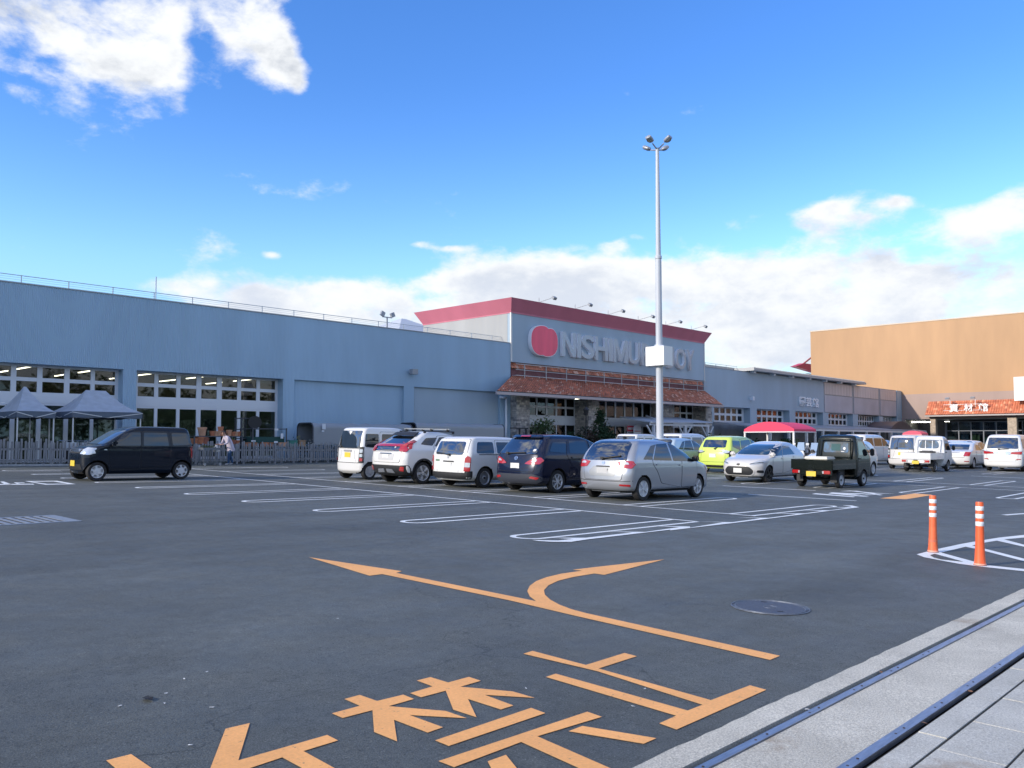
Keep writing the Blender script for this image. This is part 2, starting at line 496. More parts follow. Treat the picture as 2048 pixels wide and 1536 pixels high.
marking('character_marking', J([(1373, 796), (1524, 742), (1700, 960), (1480, 1000)]), mORANGE)
N_ = lambda pts: z_(180, 1320, 3.793, pts)
marking('character_marking', N_([(1028, 527), (1212, 484), (1125, 768), (1800, 574), (1882, 616), (1620, 697), (1990, 900), (1780, 920), (1458, 745), (1120, 858), (900, 920), (885, 900)]), mORANGE)
marking('character_marking', N_([(122, 768), (312, 720), (620, 930), (370, 980)]), mORANGE)

# --- parking stalls: pairs of white lines closed by a half circle at the aisle
def stall_pair(xt, xe, yc, g=.24, w=.095, m=mWHITE, open_end=False):
    s = 1 if xe > xt else -1
    n = 10
    out, inn = [], []
    for i in range(n + 1):
        t = R(90) + R(180) * i / n
        out.append((xt + (g + w / 2) * s + s * (g + w / 2) * math.cos(t) , yc + (g + w / 2) * math.sin(t)))
        inn.append((xt + (g + w / 2) * s + s * (g - w / 2) * math.cos(t), yc + (g - w / 2) * math.sin(t)))
    pts = [(xe, yc + g + w / 2)] + out + [(xe, yc - g - w / 2), (xe, yc - g + w / 2)] + inn[::-1] + [(xe, yc + g - w / 2)]
    return marking('stall_marking', pts, m, px=False)
for yc in (30.25, 27.65, 25.0, 22.3, 19.55, 16.85, 14.12, 11.44): stall_pair(9.42, 14.05, yc)
line('stall_marking', (14.08, 34.5), (13.99, 8.45), .1, mWHITE, .007)
line('stall_marking', (16.1, 33.4), (16.1, 8.35), .1, mWHITE, .007)
for yc in (11.45, 14.25, 16.95, 19.65, 22.35, 25.05, 27.75, 30.45): stall_pair(20.75, 16.15, yc)
for y0, x0, x1 in ((33.2, 9.4, 14.0), (33.2, 16.1, 20.7)): stall_pair(x0 if x0 < 12 else x1, x1 if x0 < 12 else x0, y0)
# the hatched end of the row, bounded by a thick white line
stall_pair(9.32, 14.02, 8.70, .26)
stall_pair(20.55, 16.15, 8.70, .26)
Q3 = lambda pts: z_(980, 980, 5.12, pts)
Q4 = lambda pts: z_(1340, 960, 5.12, pts)
marking('hatch_marking', Q3([(428, 516), (560, 520), (700, 522), (855, 506), (620, 494), (980, 494), (1460, 440), (1195, 430), (1590, 434), (1940, 385), (1690, 374), (2048, 378)]) + Q4([(205, 492), (540, 438), (300, 430), (640, 436), (925, 396), (690, 388), (1010, 392), (1300, 353), (1050, 346), (1380, 346), (1560, 320), (1350, 312), (1640, 314), (1815, 288), (1620, 280), (1850, 282), (1860, 278), (1770, 262), (1860, 264), (1940, 282), (1640, 318), (640, 446), (0, 520)]) + Q3([(1850, 410), (1000, 510), (830, 536), (640, 536), (500, 528)]), mWHITE, .008)
# further rows
for yc, xt, xe in ((12.0, 27.5, 32.0), (14.65, 27.5, 32.0), (17.35, 27.5, 32.0), (20.05, 27.5, 32.0), (22.75, 27.5, 32.0), (9.2, 27.4, 32.0), (6.5, 27.4, 32.0),
                   (9.0, 38.9, 34.3), (11.7, 38.9, 34.3), (6.3, 38.9, 34.3), (14.4, 38.9, 34.3), (17.1, 38.9, 34.3), (3.9, 38.9, 34.3),
                   (8.6, 44.6, 49.0), (11.3, 44.6, 49.0), (14.0, 44.6, 49.0), (16.7, 44.6, 49.0), (19.4, 44.6, 49.0), (22.1, 44.6, 49.0), (25.0, 27.5, 32.0), (19.8, 38.9, 34.3)):
    stall_pair(xt, xe, yc, m=mWORN if xt > 40 else mWHITE)
line('stall_marking', (32.05, 30), (32.05, 3.0), .1, mWHITE, .007)
line('stall_marking', (34.2, 30), (34.2, 3.0), .1, mWHITE, .007)
line('stall_marking', (49.1, 30), (49.1, 4.0), .1, mWORN, .007)
marking('orange_bar_marking', [(1760, 997), (1812, 998.8), (1866, 990), (1830, 987)], mORANGE)
line_px('lane_marking', (1445.5, 971.7), (1631, 981.5), .13, mWHITE)
line_px('lane_marking', (1496, 988.7), (1713, 1002), .13, mWHITE)
line_px('lane_marking', (2008, 1030.5), (2070, 1026), .14, mWHITE)
line_px('lane_marking', (1942, 952), (2060, 957), .13, mWHITE)
E1 = lambda pts: z_(1600, 960, 7.877, pts)
for poly in ([(185, 222), (250, 210), (870, 262), (840, 272)], [(440, 212), (520, 196), (1095, 266), (1040, 268)], [(460, 196), (860, 212), (1110, 214), (860, 232)],
             [(620, 180), (790, 168), (1190, 206), (1500, 216), (1150, 214), (800, 178)], [(840, 172), (900, 172), (1310, 238), (1250, 242)], [(850, 258), (1040, 232), (1270, 228), (1010, 244)]):
    marking('word_marking', E1(poly), mWHITE)
E2 = lambda pts: z_(0, 900, 7.877, pts)
for poly in ([(388, 492), (905, 487), (1195, 540), (712, 548)],):
    P = poly
    marking('word_marking', E2([P[0], P[1], P[2], P[3], (750, 536), (1060, 532), (845, 498), (500, 502), (750, 536), (712, 548)]), mWHITE)
for poly in ([(-130, 552), (545, 546), (520, 534), (-130, 540)], [(0, 500), (60, 498), (200, 548), (90, 552)], [(215, 512), (390, 514), (380, 522), (250, 520), (330, 534), (480, 532), (500, 540), (280, 540)]):
    marking('word_marking', E2(poly), mWHITE)
for a, b in (((0, 943.7), (125, 943.7)), ((61, 949), (122, 948.5)), ((0, 938.2), (32, 938)), ((65, 942), (122, 941.2))): line_px('lane_marking', a, b, .1, mWORN)
for a, b in (((483, 935.6), (569, 934)), ((640, 932.5), (676, 931.5))): line_px('lane_marking', a, b, .1, mWORN)
# white pointed island with hatch bars, around the orange posts
B = lambda pts: z_(1820, 1040, 8.982, pts)
marking('island_marking', B([(120, 622), (310, 570), (500, 525), (900, 438), (1190, 385), (1600, 320), (2048, 272), (2500, 225), (2500, 262), (2048, 318), (1690, 352), (2048, 448), (2300, 505), (2300, 545), (2048, 484), (1560, 375), (1340, 410), (1115, 462), (1330, 516), (2048, 700), (2300, 765), (2300, 808), (2048, 744), (1320, 555), (1000, 484), (560, 590), (1150, 752), (1340, 812), (2048, 885), (2500, 930), (2500, 970), (2048, 925), (1340, 850), (900, 795), (520, 725), (250, 672)]), mWHITE)
hole = marking('island_gap', B([(360, 640), (445, 617), (960, 758), (560, 715), (420, 680)]), mASPH, .009)

# ================================================================== gate track: concrete bed, two rails, paving slabs
def concrete_material(name, col, speck):
    m = bpy.data.materials.new(name); m.use_nodes = True
    nt = m.node_tree; L = nt.links.new; b = nt.nodes['Principled BSDF']
    t = nt.nodes.new('ShaderNodeTexCoord')
    def noise(sc, det, rough=.55):
        n = nt.nodes.new('ShaderNodeTexNoise'); n.inputs['Scale'].default_value = sc; n.inputs['Detail'].default_value = det; n.inputs['Roughness'].default_value = rough
        L(t.outputs['Object'], n.inputs['Vector']); return n.outputs[0]
    def ramp(v, a, c, lo, hi):
        mr = nt.nodes.new('ShaderNodeMapRange'); L(v, mr.inputs[0])
        for i, k in zip((1, 2, 3, 4), (a, c, lo, hi)): mr.inputs[i].default_value = k
        return mr.outputs[0]
    def mul(a, c):
        mm = nt.nodes.new('ShaderNodeMath'); mm.operation = 'MULTIPLY'; L(a, mm.inputs[0]); L(c, mm.inputs[1]); return mm.outputs[0]
    f = mul(mul(ramp(noise(95, 4, .7), .3, .7, 1 - speck, 1 + speck), ramp(noise(1.6, 6, .65), .3, .7, .82, 1.15)), ramp(noise(170, 2), .62, .70, 1.0, .55))
    c = nt.nodes.new('ShaderNodeVectorMath'); c.operation = 'SCALE'; c.inputs[0].default_value = col
    L(f, c.inputs['Scale'])
    rust = ramp(mul(noise(2.6, 6, .65), noise(.9, 2)), .30, .42, 0, .75)
    mx_ = nt.nodes.new('ShaderNodeMix'); mx_.data_type = 'RGBA'; L(rust, mx_.inputs[0]); L(c.outputs[0], mx_.inputs[6]); mx_.inputs[7].default_value = (.27, .19, .12, 1)
    L(mx_.outputs[2], b.inputs['Base Color']); b.inputs['Roughness'].default_value = .85; b.inputs['Specular IOR Level'].default_value = .25
    bp = nt.nodes.new('ShaderNodeBump'); bp.inputs['Strength'].default_value = .6; bp.inputs['Distance'].default_value = .006
    L(noise(110, 4, .7), bp.inputs['Height']); L(bp.outputs[0], b.inputs['Normal'])
    return m
mCONC = concrete_material('washed_concrete', (.56, .53, .45), .42)
mSLAB = concrete_material('paving_slab', (.52, .51, .46), .32)
mDIRT = mat('joint_dirt', (.030, .030, .026), .95, nscale=30, namt=.5, bump=.6, bscale=60)
mRAIL = mat('worn_rail_steel', (.29, .31, .37), .36, metal=.75, nscale=8, namt=.25, stretch=(1, 8, 1))
mRAILS = mat('rusty_rail_side', (.06, .045, .04), .8, nscale=20, namt=.4)
X0, X1 = -6.0, 60.0
def deck(name, y0, y1, m, dz=0., thick=.12, parent=None, x0=X0, x1=X1, step=1.5):
    b = MB(); n = max(1, int((x1 - x0) / step))
    for i in range(n):
        a, c = x0 + (x1 - x0) * i / n, x0 + (x1 - x0) * (i + 1) / n
        z = [gz(a, y0) + dz, gz(c, y0) + dz, gz(c, y1) + dz, gz(a, y1) + dz]
        v = [(a, y0, z[0]), (c, y0, z[1]), (c, y1, z[2]), (a, y1, z[3])]
        v += [(p[0], p[1], p[2] - thick) for p in v]
        f = [(0, 1, 2, 3), (0, 4, 5, 1), (2, 6, 7, 3)]
        if i == 0: f.append((3, 7, 4, 0))
        if i == n - 1: f.append((1, 5, 6, 2))
        b.add(v, f)
    return b.build(name, m, parent, fix=False)
# kerb-like concrete edge with an uneven border to the asphalt
b = MB(); r2 = random.Random(3); prev = None
xx = X0
while xx < X1:
    y = EDGE + .012 + r2.uniform(-.006, .008)
    row = [(xx, 2.137, gz(xx, 2.137) + .007), (xx, y, gz(xx, y) + .007), (xx, 2.137, gz(xx, 2.137) - .10), (xx, y, gz(xx, y) - .05)]
    if prev: b.add(prev + row, [(0, 4, 5, 1), (4, 0, 2, 6), (1, 5, 7, 3)])
    prev = row; xx += .13 if xx < 14 else .6
kerb = b.build('concrete_kerb', mCONC, kind='structure', fix=False)
track = deck('concrete_track_bed', 1.648, 2.046, mCONC, .004); track['kind'] = 'structure'
gap = deck('track_groove', 1.20, 2.30, mDIRT, -.075, .05); gap['kind'] = 'structure'
def rail(y0, y1, label):
    t = thing('gate_rail', label, 'rail', (0, (y0 + y1) / 2, gz(0, y0)), group='gate rails set in the concrete')
    deck('rail_head', y0, y1, mRAIL, .012, .03, t)
    deck('rail_web', (y0 + y1) / 2 - .008, (y0 + y1) / 2 + .008, mRAILS, -.018, .07, t)
    for k in range(8):
        x = 2.1 + k * .62
        for dx in (0, .12):
            bb = MB(); bb.tube((x + dx, (y0 + y1) / 2, gz(x, y0) + .011), (x + dx, (y0 + y1) / 2, gz(x, y0) + .0135), .007, n=8)
            bb.build('rail_screw', mRAILS, t)
rail(2.048, 2.092, 'worn steel gate rail in the concrete, the one nearer the asphalt')
rail(1.588, 1.640, 'worn steel gate rail in the concrete, the one beside the paving slabs')
# paving slabs, each its own piece
pave = deck('pavement', -6, 1.566, mDIRT, -.008, .4); pave['kind'] = 'structure'
def slab(x0, x1, y0, y1):
    b = MB(); g = .0045; dz = -.002 + rng.uniform(-.002, .002)
    x0 += g; x1 -= g; y0 += g; y1 -= g; c = .0015
    v = []
    for inset, dd in ((0, -.06), (0, -c), (c, 0)):
        for x, y in ((x0 + inset, y0 + inset), (x1 - inset, y0 + inset), (x1 - inset, y1 - inset), (x0 + inset, y1 - inset)): v.append((x, y, gz(x, y) + dz + dd))
    f = []
    for k in (0, 1):
        for i in range(4): f.append((k * 4 + i, k * 4 + (i + 1) % 4, k * 4 + 4 + (i + 1) % 4, k * 4 + 4 + i))
    f.append((8, 9, 10, 11)); b.add(v, f)
    return b.build('paving_slab', mSLAB, pave)
x = 2.9
while x < 9: slab(x, x + .92, 1.415, 1.562); x += .92
for k, yy in enumerate((1.10, .785, .47, .155, -.16)):
    x = 2.75 - (k % 2) * .3
    while x < 8.5:
        slab(x, x + .6, yy, yy + .31); x += .6

# ================================================================== manhole, drain, litter
mIRON = mat('cast_iron', (.085, .09, .11), .55, metal=.3, nscale=40, namt=.25, bump=.5, bscale=120, bdist=.006)
mIRON2 = mat('worn_iron_rim', (.15, .165, .19), .5, metal=.4, nscale=30, namt=.3)
c = Vector((7.27, 3.64, 0)); mw = ground_frame(c.x, c.y, 0)
t = thing('manhole_cover', 'round grey iron manhole cover in the asphalt beside the rail track', 'manhole cover', mw=mw)
b = MB(); b.lathe([(0, .006), (.295, .006), (.300, .004)], n=48); b.build('cover', mIRON, t, local=True)
b = MB()
for r0, r1 in ((.300, .312), (.335, .347), (.055, .064)): b.lathe([(r0, .0045), (r0 + .002, .0085), (r1 - .002, .0085), (r1, .0045)], n=48)
b.build('rim', mIRON2, t, local=True)
b = MB(); b.lathe([(.312, .003), (.335, .003)], n=48); b.build('seat_ring', mIRON, t, local=True)
for a, r in ((R(232), .2), (R(40), .24)):
    b = MB(); b.obox((r * math.cos(a), r * math.sin(a), .0072), (.05, .014, .002), Matrix.Rotation(a + R(80), 3, 'Z'))
    b.build('lifting_slot', mat('slot_black', (.01, .01, .01), .9), t, local=True)
# drain grate
mGALV = mat('galvanised_steel', (.30, .33, .37), .5, metal=.4, nscale=12, namt=.2)
t = thing('drain_grate', 'long galvanised drain grate lying in the asphalt at the left', 'drain grate', (3.6, 15.15, gz(3.6, 15.15)))
fr = MB()
gzz = lambda x, y: gz(x, y)
def gbox(b, x0, y0, x1, y1, h): 
    v = [(x, y, gz(x, y) - .01) for x, y in ((x0, y0), (x1, y0), (x1, y1), (x0, y1))] + [(x, y, gz(x, y) + h) for x, y in ((x0, y0), (x1, y0), (x1, y1), (x0, y1))]
    b.add(v, [(0, 3, 2, 1), (4, 5, 6, 7), (0, 1, 5, 4), (1, 2, 6, 5), (2, 3, 7, 6), (3, 0, 4, 7)])
gbox(fr, 1.2, 14.55, 5.3, 14.63, .010); gbox(fr, 1.2, 15.72, 5.3, 15.80, .010); gbox(fr, 5.08, 14.63, 5.3, 15.72, .009)
fr.build('frame', mGALV, t)
pit = MB(); gbox(pit, 1.2, 14.63, 5.08, 15.72, .002); pit.build('pit', mat('drain_dark', (.05, .055, .065), .9), t)
barm = None
for k in range(27):
    x = 1.3 + k * .14
    bb = MB(); gbox(bb, x, 14.63, x + .07, 15.72, .008); bb.build('bar', mGALV, t)
# litter
mLEAF = mat('dead_leaf', (.02, .018, .018), .8); mBLEAF = mat('brown_leaf', (.22, .11, .06), .8); mPALE = mat('pale_litter', (.7, .7, .68), .7)
def litter(px, py, s, m, name, label, cat, group=None):
    p = G(px, py); b = MB(); r = random.Random(int(px)); n = 9
    v = [(0, 0, s * .22)]
    for i in range(n):
        a = 2 * math.pi * i / n; q = s * r.uniform(.55, 1.1)
        v.append((q * math.cos(a) * 1.3, q * math.sin(a) * .6, s * r.uniform(.02, .3)))
    b.add(v, [(0, 1 + i, 1 + (i + 1) % n) for i in range(n)])
    o = b.build(name, m, fix=False); o.matrix_basis = ground_frame(p.x, p.y, r.uniform(0, 6), .004)
    tag(o, label, cat, group)
litter(295, 1401, .05, mLEAF, 'dead_leaf', 'black shrivelled leaf lying on the asphalt at lower left', 'leaf')
litter(1615, 1421, .018, mPALE, 'paper_scrap', 'small pale scrap caught beside the rail nearer the asphalt', 'litter')
for i, (px, py, w) in enumerate(((1762, 1346, 'halfway along the rail nearer the asphalt'), (1939, 1384, 'by the rail nearer the slabs, farther of two'), (1846, 1447, 'by the rail nearer the slabs, closer of two'))):
    litter(px, py, .022, mBLEAF, 'brown_leaf', 'curled brown leaf ' + w, 'leaf', 'brown leaves along the rails')
for px, py in ((240, 1413), (332, 1388), (329, 1408), (368, 1359), (414, 1345), (424, 1416), (1052, 1378), (380, 1492), (1266, 1414), (1290, 1379), (676, 1238)):
    litter(px, py, .011, mPALE, 'pale_pebble', 'tiny white fleck lying on the dark asphalt', 'pebble', 'white flecks scattered on the asphalt')
# ================================================================== the store
F = 41.0
def wallmat(name, col, pitch, bump=.5, **k):
    m = mat(name, col, .55, nscale=.7, namt=.06, mottle=.08, mscale=.12, stretch=(1, 1, .25), **k)
    nt = m.node_tree; L = nt.links.new
    t = nt.nodes.new('ShaderNodeTexCoord'); s = nt.nodes.new('ShaderNodeSeparateXYZ'); L(t.outputs['Object'], s.inputs[0])
    ad = nt.nodes.new('ShaderNodeMath'); ad.operation = 'ADD'; L(s.outputs[0], ad.inputs[0]); L(s.outputs[1], ad.inputs[1])
    mu = nt.nodes.new('ShaderNodeMath'); mu.operation = 'MULTIPLY'; L(ad.outputs[0], mu.inputs[0]); mu.inputs[1].default_value = 2 * math.pi / pitch
    si = nt.nodes.new('ShaderNodeMath'); si.operation = 'SINE'; L(mu.outputs[0], si.inputs[0])
    bp = nt.nodes.new('ShaderNodeBump'); bp.inputs['Strength'].default_value = bump; bp.inputs['Distance'].default_value = .02
    L(si.outputs[0], bp.inputs['Height']); L(bp.outputs[0], nt.nodes['Principled BSDF'].inputs['Normal'])
    return m
mCORR = wallmat('grey_corrugated_cladding', (.39, .57, .74), .085, .9)
mFLAT = wallmat('grey_panel_cladding', (.33, .43, .52), .9, .05)
mSIDE = wallmat('pale_grey_side_cladding', (.36, .37, .37), .6, .3)
mRED = wallmat('faded_red_fascia', (.56, .17, .23), .9, .08)
mWIN = mat('white_window_frame', (.68, .72, .78), .45)
mGREYT = mat('grey_trim', (.30, .32, .35), .5)
mROOF = mat('grey_flat_roof', (.30, .31, .33), .8)
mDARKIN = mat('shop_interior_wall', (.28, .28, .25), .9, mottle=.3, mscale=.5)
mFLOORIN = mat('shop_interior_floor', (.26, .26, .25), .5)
mTUBE = mat('fluorescent_tube', (1, .97, .86), .5, emit=4.5)
mTUBEY = mat('warm_fluorescent_tube', (1, .94, .68), .5, emit=4.0)
mSTONE = mat('stacked_stone', (.44, .41, .39), .85, nscale=6, namt=.3, bump=.6, bscale=18, bdist=.02)
mSTONE2 = mat('stacked_stone_light', (.58, .54, .50), .85, nscale=6, namt=.3, bump=.6, bscale=18, bdist=.02)
mSTONE3 = mat('stacked_stone_dark', (.27, .26, .26), .85, nscale=6, namt=.3, bump=.6, bscale=18, bdist=.02)
mTILE = mat('terracotta_tile', (.58, .22, .13), .75, nscale=2.2, namt=.35, mottle=.25, mscale=.5)
mTILE2 = mat('pale_terracotta_tile', (.74, .46, .34), .75, nscale=3, namt=.25)
mTILE3 = mat('dark_terracotta_tile', (.40, .15, .10), .75, nscale=3, namt=.25)
mBROWNW = mat('brown_red_boarding', (.19, .075, .08), .7, nscale=2, namt=.25)
def glass(name, tint, refl=.35, rough=.02):
    m = bpy.data.materials.new(name); m.use_nodes = True
    nt = m.node_tree; L = nt.links.new
    for n in list(nt.nodes): nt.nodes.remove(n)
    tr = nt.nodes.new('ShaderNodeBsdfTransparent'); tr.inputs[0].default_value = (*tint, 1)
    gl = nt.nodes.new('ShaderNodeBsdfGlossy'); gl.inputs['Roughness'].default_value = rough; gl.inputs['Color'].default_value = (.9, .95, 1, 1)
    fr = nt.nodes.new('ShaderNodeFresnel'); fr.inputs[0].default_value = 1.5
    mu = nt.nodes.new('ShaderNodeMath'); mu.operation = 'MULTIPLY_ADD'; mu.use_clamp = True; L(fr.outputs[0], mu.inputs[0]); mu.inputs[1].default_value = 1.0; mu.inputs[2].default_value = refl * .1
    mx_ = nt.nodes.new('ShaderNodeMixShader'); L(mu.outputs[0], mx_.inputs[0]); L(tr.outputs[0], mx_.inputs[1]); L(gl.outputs[0], mx_.inputs[2])
    o = nt.nodes.new('ShaderNodeOutputMaterial'); L(mx_.outputs[0], o.inputs[0])
    return m
mGLASS = glass('window_glass', (.54, .54, .50), .1)
mGLASSD = glass('door_glass', (.44, .56, .58), .1)

def part_box(name, m, parent, *b, **k):
    q = MB()
    for a in b: q.box(*a)
    return q.build(name, m, parent, **k)
def pane(parent, x0, x1, z0, z1, y, m=mGLASS, name='pane'):
    b = MB(); b.box(x0, y, z0, x1, y + .008, z1); return b.build(name, m, parent)
def window_unit(parent, x0, x1, z0, z1, y, cols, rows, fw=.07, depth=.10, m=None, gm=None, name='window', edges=None):
    """frame (part) with each pane a sub-part; cols = list of (x0,x1) openings, rows = list of (z0,z1)"""
    b = MB(); d0, d1 = y - depth / 2, y + depth / 2
    cx = sorted(cols); rz = sorted(rows)
    lo = x0
    for a, c in cx:
        b.box(lo, d0, z0, a, d1, z1); lo = c
    b.box(lo, d0, z0, x1, d1, z1)
    for a, c in cx:
        zl = z0
        for p, q in rz:
            b.box(a, d0 + .006, zl, c, d1 - .006, p); zl = q
        b.box(a, d0 + .006, zl, c, d1 - .006, z1)
    w = b.build(name, m or mWIN, parent)
    for a, c in cx:
        for p, q in rz: pane(w, a - .004, c + .004, p - .004, q + .004, y, gm or mGLASS)
    return w
def tubes(parent, x0, x1, dx, ys, z, ln, m, gap=1.2, along='Y', off=0.):
    x = x0
    while x < x1:
        yy = ys[0] + off
        while yy < ys[1]:
            b = MB(); b.box(x - .05, yy, z, x + .05, yy + ln, z + .05) if along == 'Y' else b.box(x, yy - .05, z, x + ln, yy + .05, z + .05)
            b.build('ceiling_light', m, parent)
            yy += ln + gap if along == 'Y' else gap
        x += dx

# ------------------------------------------------------------------ left wing
XL, XR, ZT, ZH = -14.0, 43.35, 6.88, 3.40
zb = lambda x: gz(x, F) - .3
left = thing('store_wing', 'long low grey corrugated store wing with white framed windows, behind the picket fence', 'building', (14, F, gz(14, F)))
q = MB()
q.box(XL, F, ZH, XR, F + .72, ZT)                                      # wall above the openings
for a, c in ((XL, -9.2), (-1.15, -.5), (7.35, 8.0), (16.62, 17.25), (25.23, 25.92), (33.73, 34.54), (42.3, XR)): q.box(a, F, -1.6, c, F + .72, ZH)
q.build('wall', mCORR, left)
q = MB(); q.box(25.92, F + .18, -1.6, 33.73, F + .40, ZH - .002); q.build('recessed_panel', mCORR, left)
q = MB(); q.box(34.54, F + .18, -1.6, 42.3, F + .40, ZH - .002); q.build('recessed_panel', mFLAT, left)
q = MB(); q.box(XL, F - .03, ZT, XR, F + .4, ZT + .05); q.build('coping', mGREYT, left)
part_box('roof', mROOF, left, (XL, F + .36, ZT - .6, XR, F + 42, ZT - .45))
part_box('end_wall', mCORR, left, (XL, F + .36, -1.6, XL + .3, F + 42, ZT - .02))
q = MB()
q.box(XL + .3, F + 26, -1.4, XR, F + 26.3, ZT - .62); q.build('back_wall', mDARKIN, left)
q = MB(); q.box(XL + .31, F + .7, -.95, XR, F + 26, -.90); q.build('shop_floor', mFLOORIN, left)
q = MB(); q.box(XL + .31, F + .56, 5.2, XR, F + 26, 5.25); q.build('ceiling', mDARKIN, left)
# display shelves seen dimly through the doors
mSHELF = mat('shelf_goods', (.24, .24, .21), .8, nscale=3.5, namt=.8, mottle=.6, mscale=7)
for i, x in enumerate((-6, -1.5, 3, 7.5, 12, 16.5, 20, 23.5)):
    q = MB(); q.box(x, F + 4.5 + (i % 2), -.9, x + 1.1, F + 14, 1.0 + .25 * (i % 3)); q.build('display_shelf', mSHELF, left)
for k, x in enumerate((-8, -4.5, -1, 2.5, 6, 9.5, 13, 16.5, 20, 23.5, 27, 30.5)):
    for yy in (F + 4.5, F + 8.6, F + 12.7, F + 16.8):
        q = MB(); q.box(x - .05, yy, 4.25, x + .05, yy + 2.4, 4.30); q.build('ceiling_light', mTUBE, left)
YW = F + .60
RWS = [(2.18, 2.66), (2.83, 3.30)]
def bay(x0, x1, cols):
    w = window_unit(left, x0, x1, 2.06, ZH, YW, cols, RWS)
    part_box('transom', mWIN, left, (x0, YW - .06, 1.70, x1, YW + .05, 2.06))
    d = [(a - .02, c + .02) for a, c in cols]
    return window_unit(left, x0, x1, -1.25, 1.70, YW, d, [(-.80, 1.60)], gm=mGLASSD, name='glass_door')
bay(17.25, 25.23, [(17.55, 18.36), (18.56, 19.48), (19.69, 20.53), (20.80, 21.65), (21.93, 22.81), (23.03, 23.93), (24.14, 25.08)])
bay(8.0, 16.62, [(8.15, 9.0), (9.25, 10.1), (10.3, 11.15), (11.30, 12.00), (12.22, 13.06), (13.28, 14.20), (14.43, 15.35), (15.54, 16.47)])
bay(-.5, 7.35, [(-.35 + k * 1.1, .55 + k * 1.1) for k in range(7)])
bay(-9.2, -1.15, [(-9.0 + k * 1.1, -8.1 + k * 1.1) for k in range(7)])
# railing along the parapet
mRLG = mat('thin_grey_railing', (.40, .44, .48), .5, metal=.3)
rl = MB()
yr = F + .9
for z in (ZT + .52,): rl.bar((XL, yr, z), (XR, yr, z), .03, .03)
rg = rl.build('roof_railing', mRLG, left)
for z in (ZT + .12, ZT + .22, ZT + .32, ZT + .42):
    q = MB(); q.bar((XL, yr, z), (XR, yr, z), .010, .010); q.build('wire', mRLG, rg)
x = XL + .4
while x < XR:
    q = MB(); q.bar((x, yr, ZT - .1), (x, yr, ZT + .54), .035, .035); q.build('post', mRLG, rg); x += 2.0
# gutter pipe at the corner, floodlight on the wall
q = MB(); q.tube((42.75, F - .14, 2.95), (42.75, F - .14, -1.3), .085, n=12); q.tube((42.15, F - .14, 3.0), (42.8, F - .14, 2.98), .085, n=12)
q.build('downpipe', mWIN, left, smooth=True)
p = atY(822, 744, F); q = MB(); q.box(p.x - .22, F - .42, p.z - .16, p.x + .22, F - .12, p.z + .16); q.bar((p.x, F - .12, p.z - .1), (p.x, F, p.z - .1), .06, .06)
q.build('wall_floodlight', mGREYT, left)
part_box('lightning_rod', mRLG, left, (19.4, F + 3, ZT - .5, 19.44, F + 3.04, ZT + 1.75))
# low white rooftop unit and its end seen over the parapet
t = thing('roof_hatch', 'low white roof unit just showing above the long grey parapet', 'roof unit', (21.5, F + 3, ZT - .45))
part_box('casing', mat('white_sheet', (.75, .78, .80), .5), t, (19.2, F + 2.2, ZT - .45, 22.4, F + 3.8, ZT + .26))
part_box('lid', mWIN, t, (19.1, F + 2.1, ZT + .26, 23.0, F + 3.9, ZT + .34))
# twin lamp on the roof
pp = atY(774, 652, F + 4)
t = thing('roof_lamp', 'small twin floodlight post standing on the flat roof behind the parapet', 'lamp', (pp.x, pp.y, ZT - .45))
part_box('post', mGREYT, t, (pp.x - .04, pp.y - .04, ZT - .45, pp.x + .04, pp.y + .04, pp.z + .62))
part_box('crossbar', mGREYT, t, (pp.x - .42, pp.y - .03, pp.z + .56, pp.x + .42, pp.y + .03, pp.z + .62))
for s in (-1, 1):
    q = MB(); q.obox((pp.x + s * .42, pp.y - .05, pp.z + .78), (.30, .16, .30), Matrix.Rotation(s * R(-25), 3, 'Y')); q.build('lamp_head', mGREYT, t)
# far hill built as a nearby pyramid, its haze put into the pale colour
pp = atY(805, 662, F + 34)
t = thing('hazy_hill', 'pale grey distant hill with haze in its colour, rising behind the far end of the grey parapet', 'roof', (pp.x, pp.y, ZT))
apex = atY(804, 638, F + 34); b0 = atY(752, 664, F + 34); b1 = atY(862, 664, F + 34)
q = MB(); wv = (b1.x - b0.x) / 2
q.add([(b0.x, F + 34 - wv, b0.z), (b1.x, F + 34 - wv, b0.z), (b1.x, F + 34 + wv, b0.z), (b0.x, F + 34 + wv, b0.z), (apex.x - .3, F + 34 - .3, apex.z), (apex.x + .3, F + 34 - .3, apex.z), (apex.x + .3, F + 34 + .3, apex.z), (apex.x - .3, F + 34 + .3, apex.z)],
      [(0, 1, 5, 4), (1, 2, 6, 5), (2, 3, 7, 6), (3, 0, 4, 7), (4, 5, 6, 7)])
q.build('hill_shape', mat('hill_haze_tone', (.52, .55, .60), .6), t)
part_box('hill_footing', mSIDE, t, (b0.x + .6, F + 34 - wv + .6, ZT - .45, b1.x - .6, F + 34 + wv - .6, b0.z - .01))  # added block that carries the hill shape

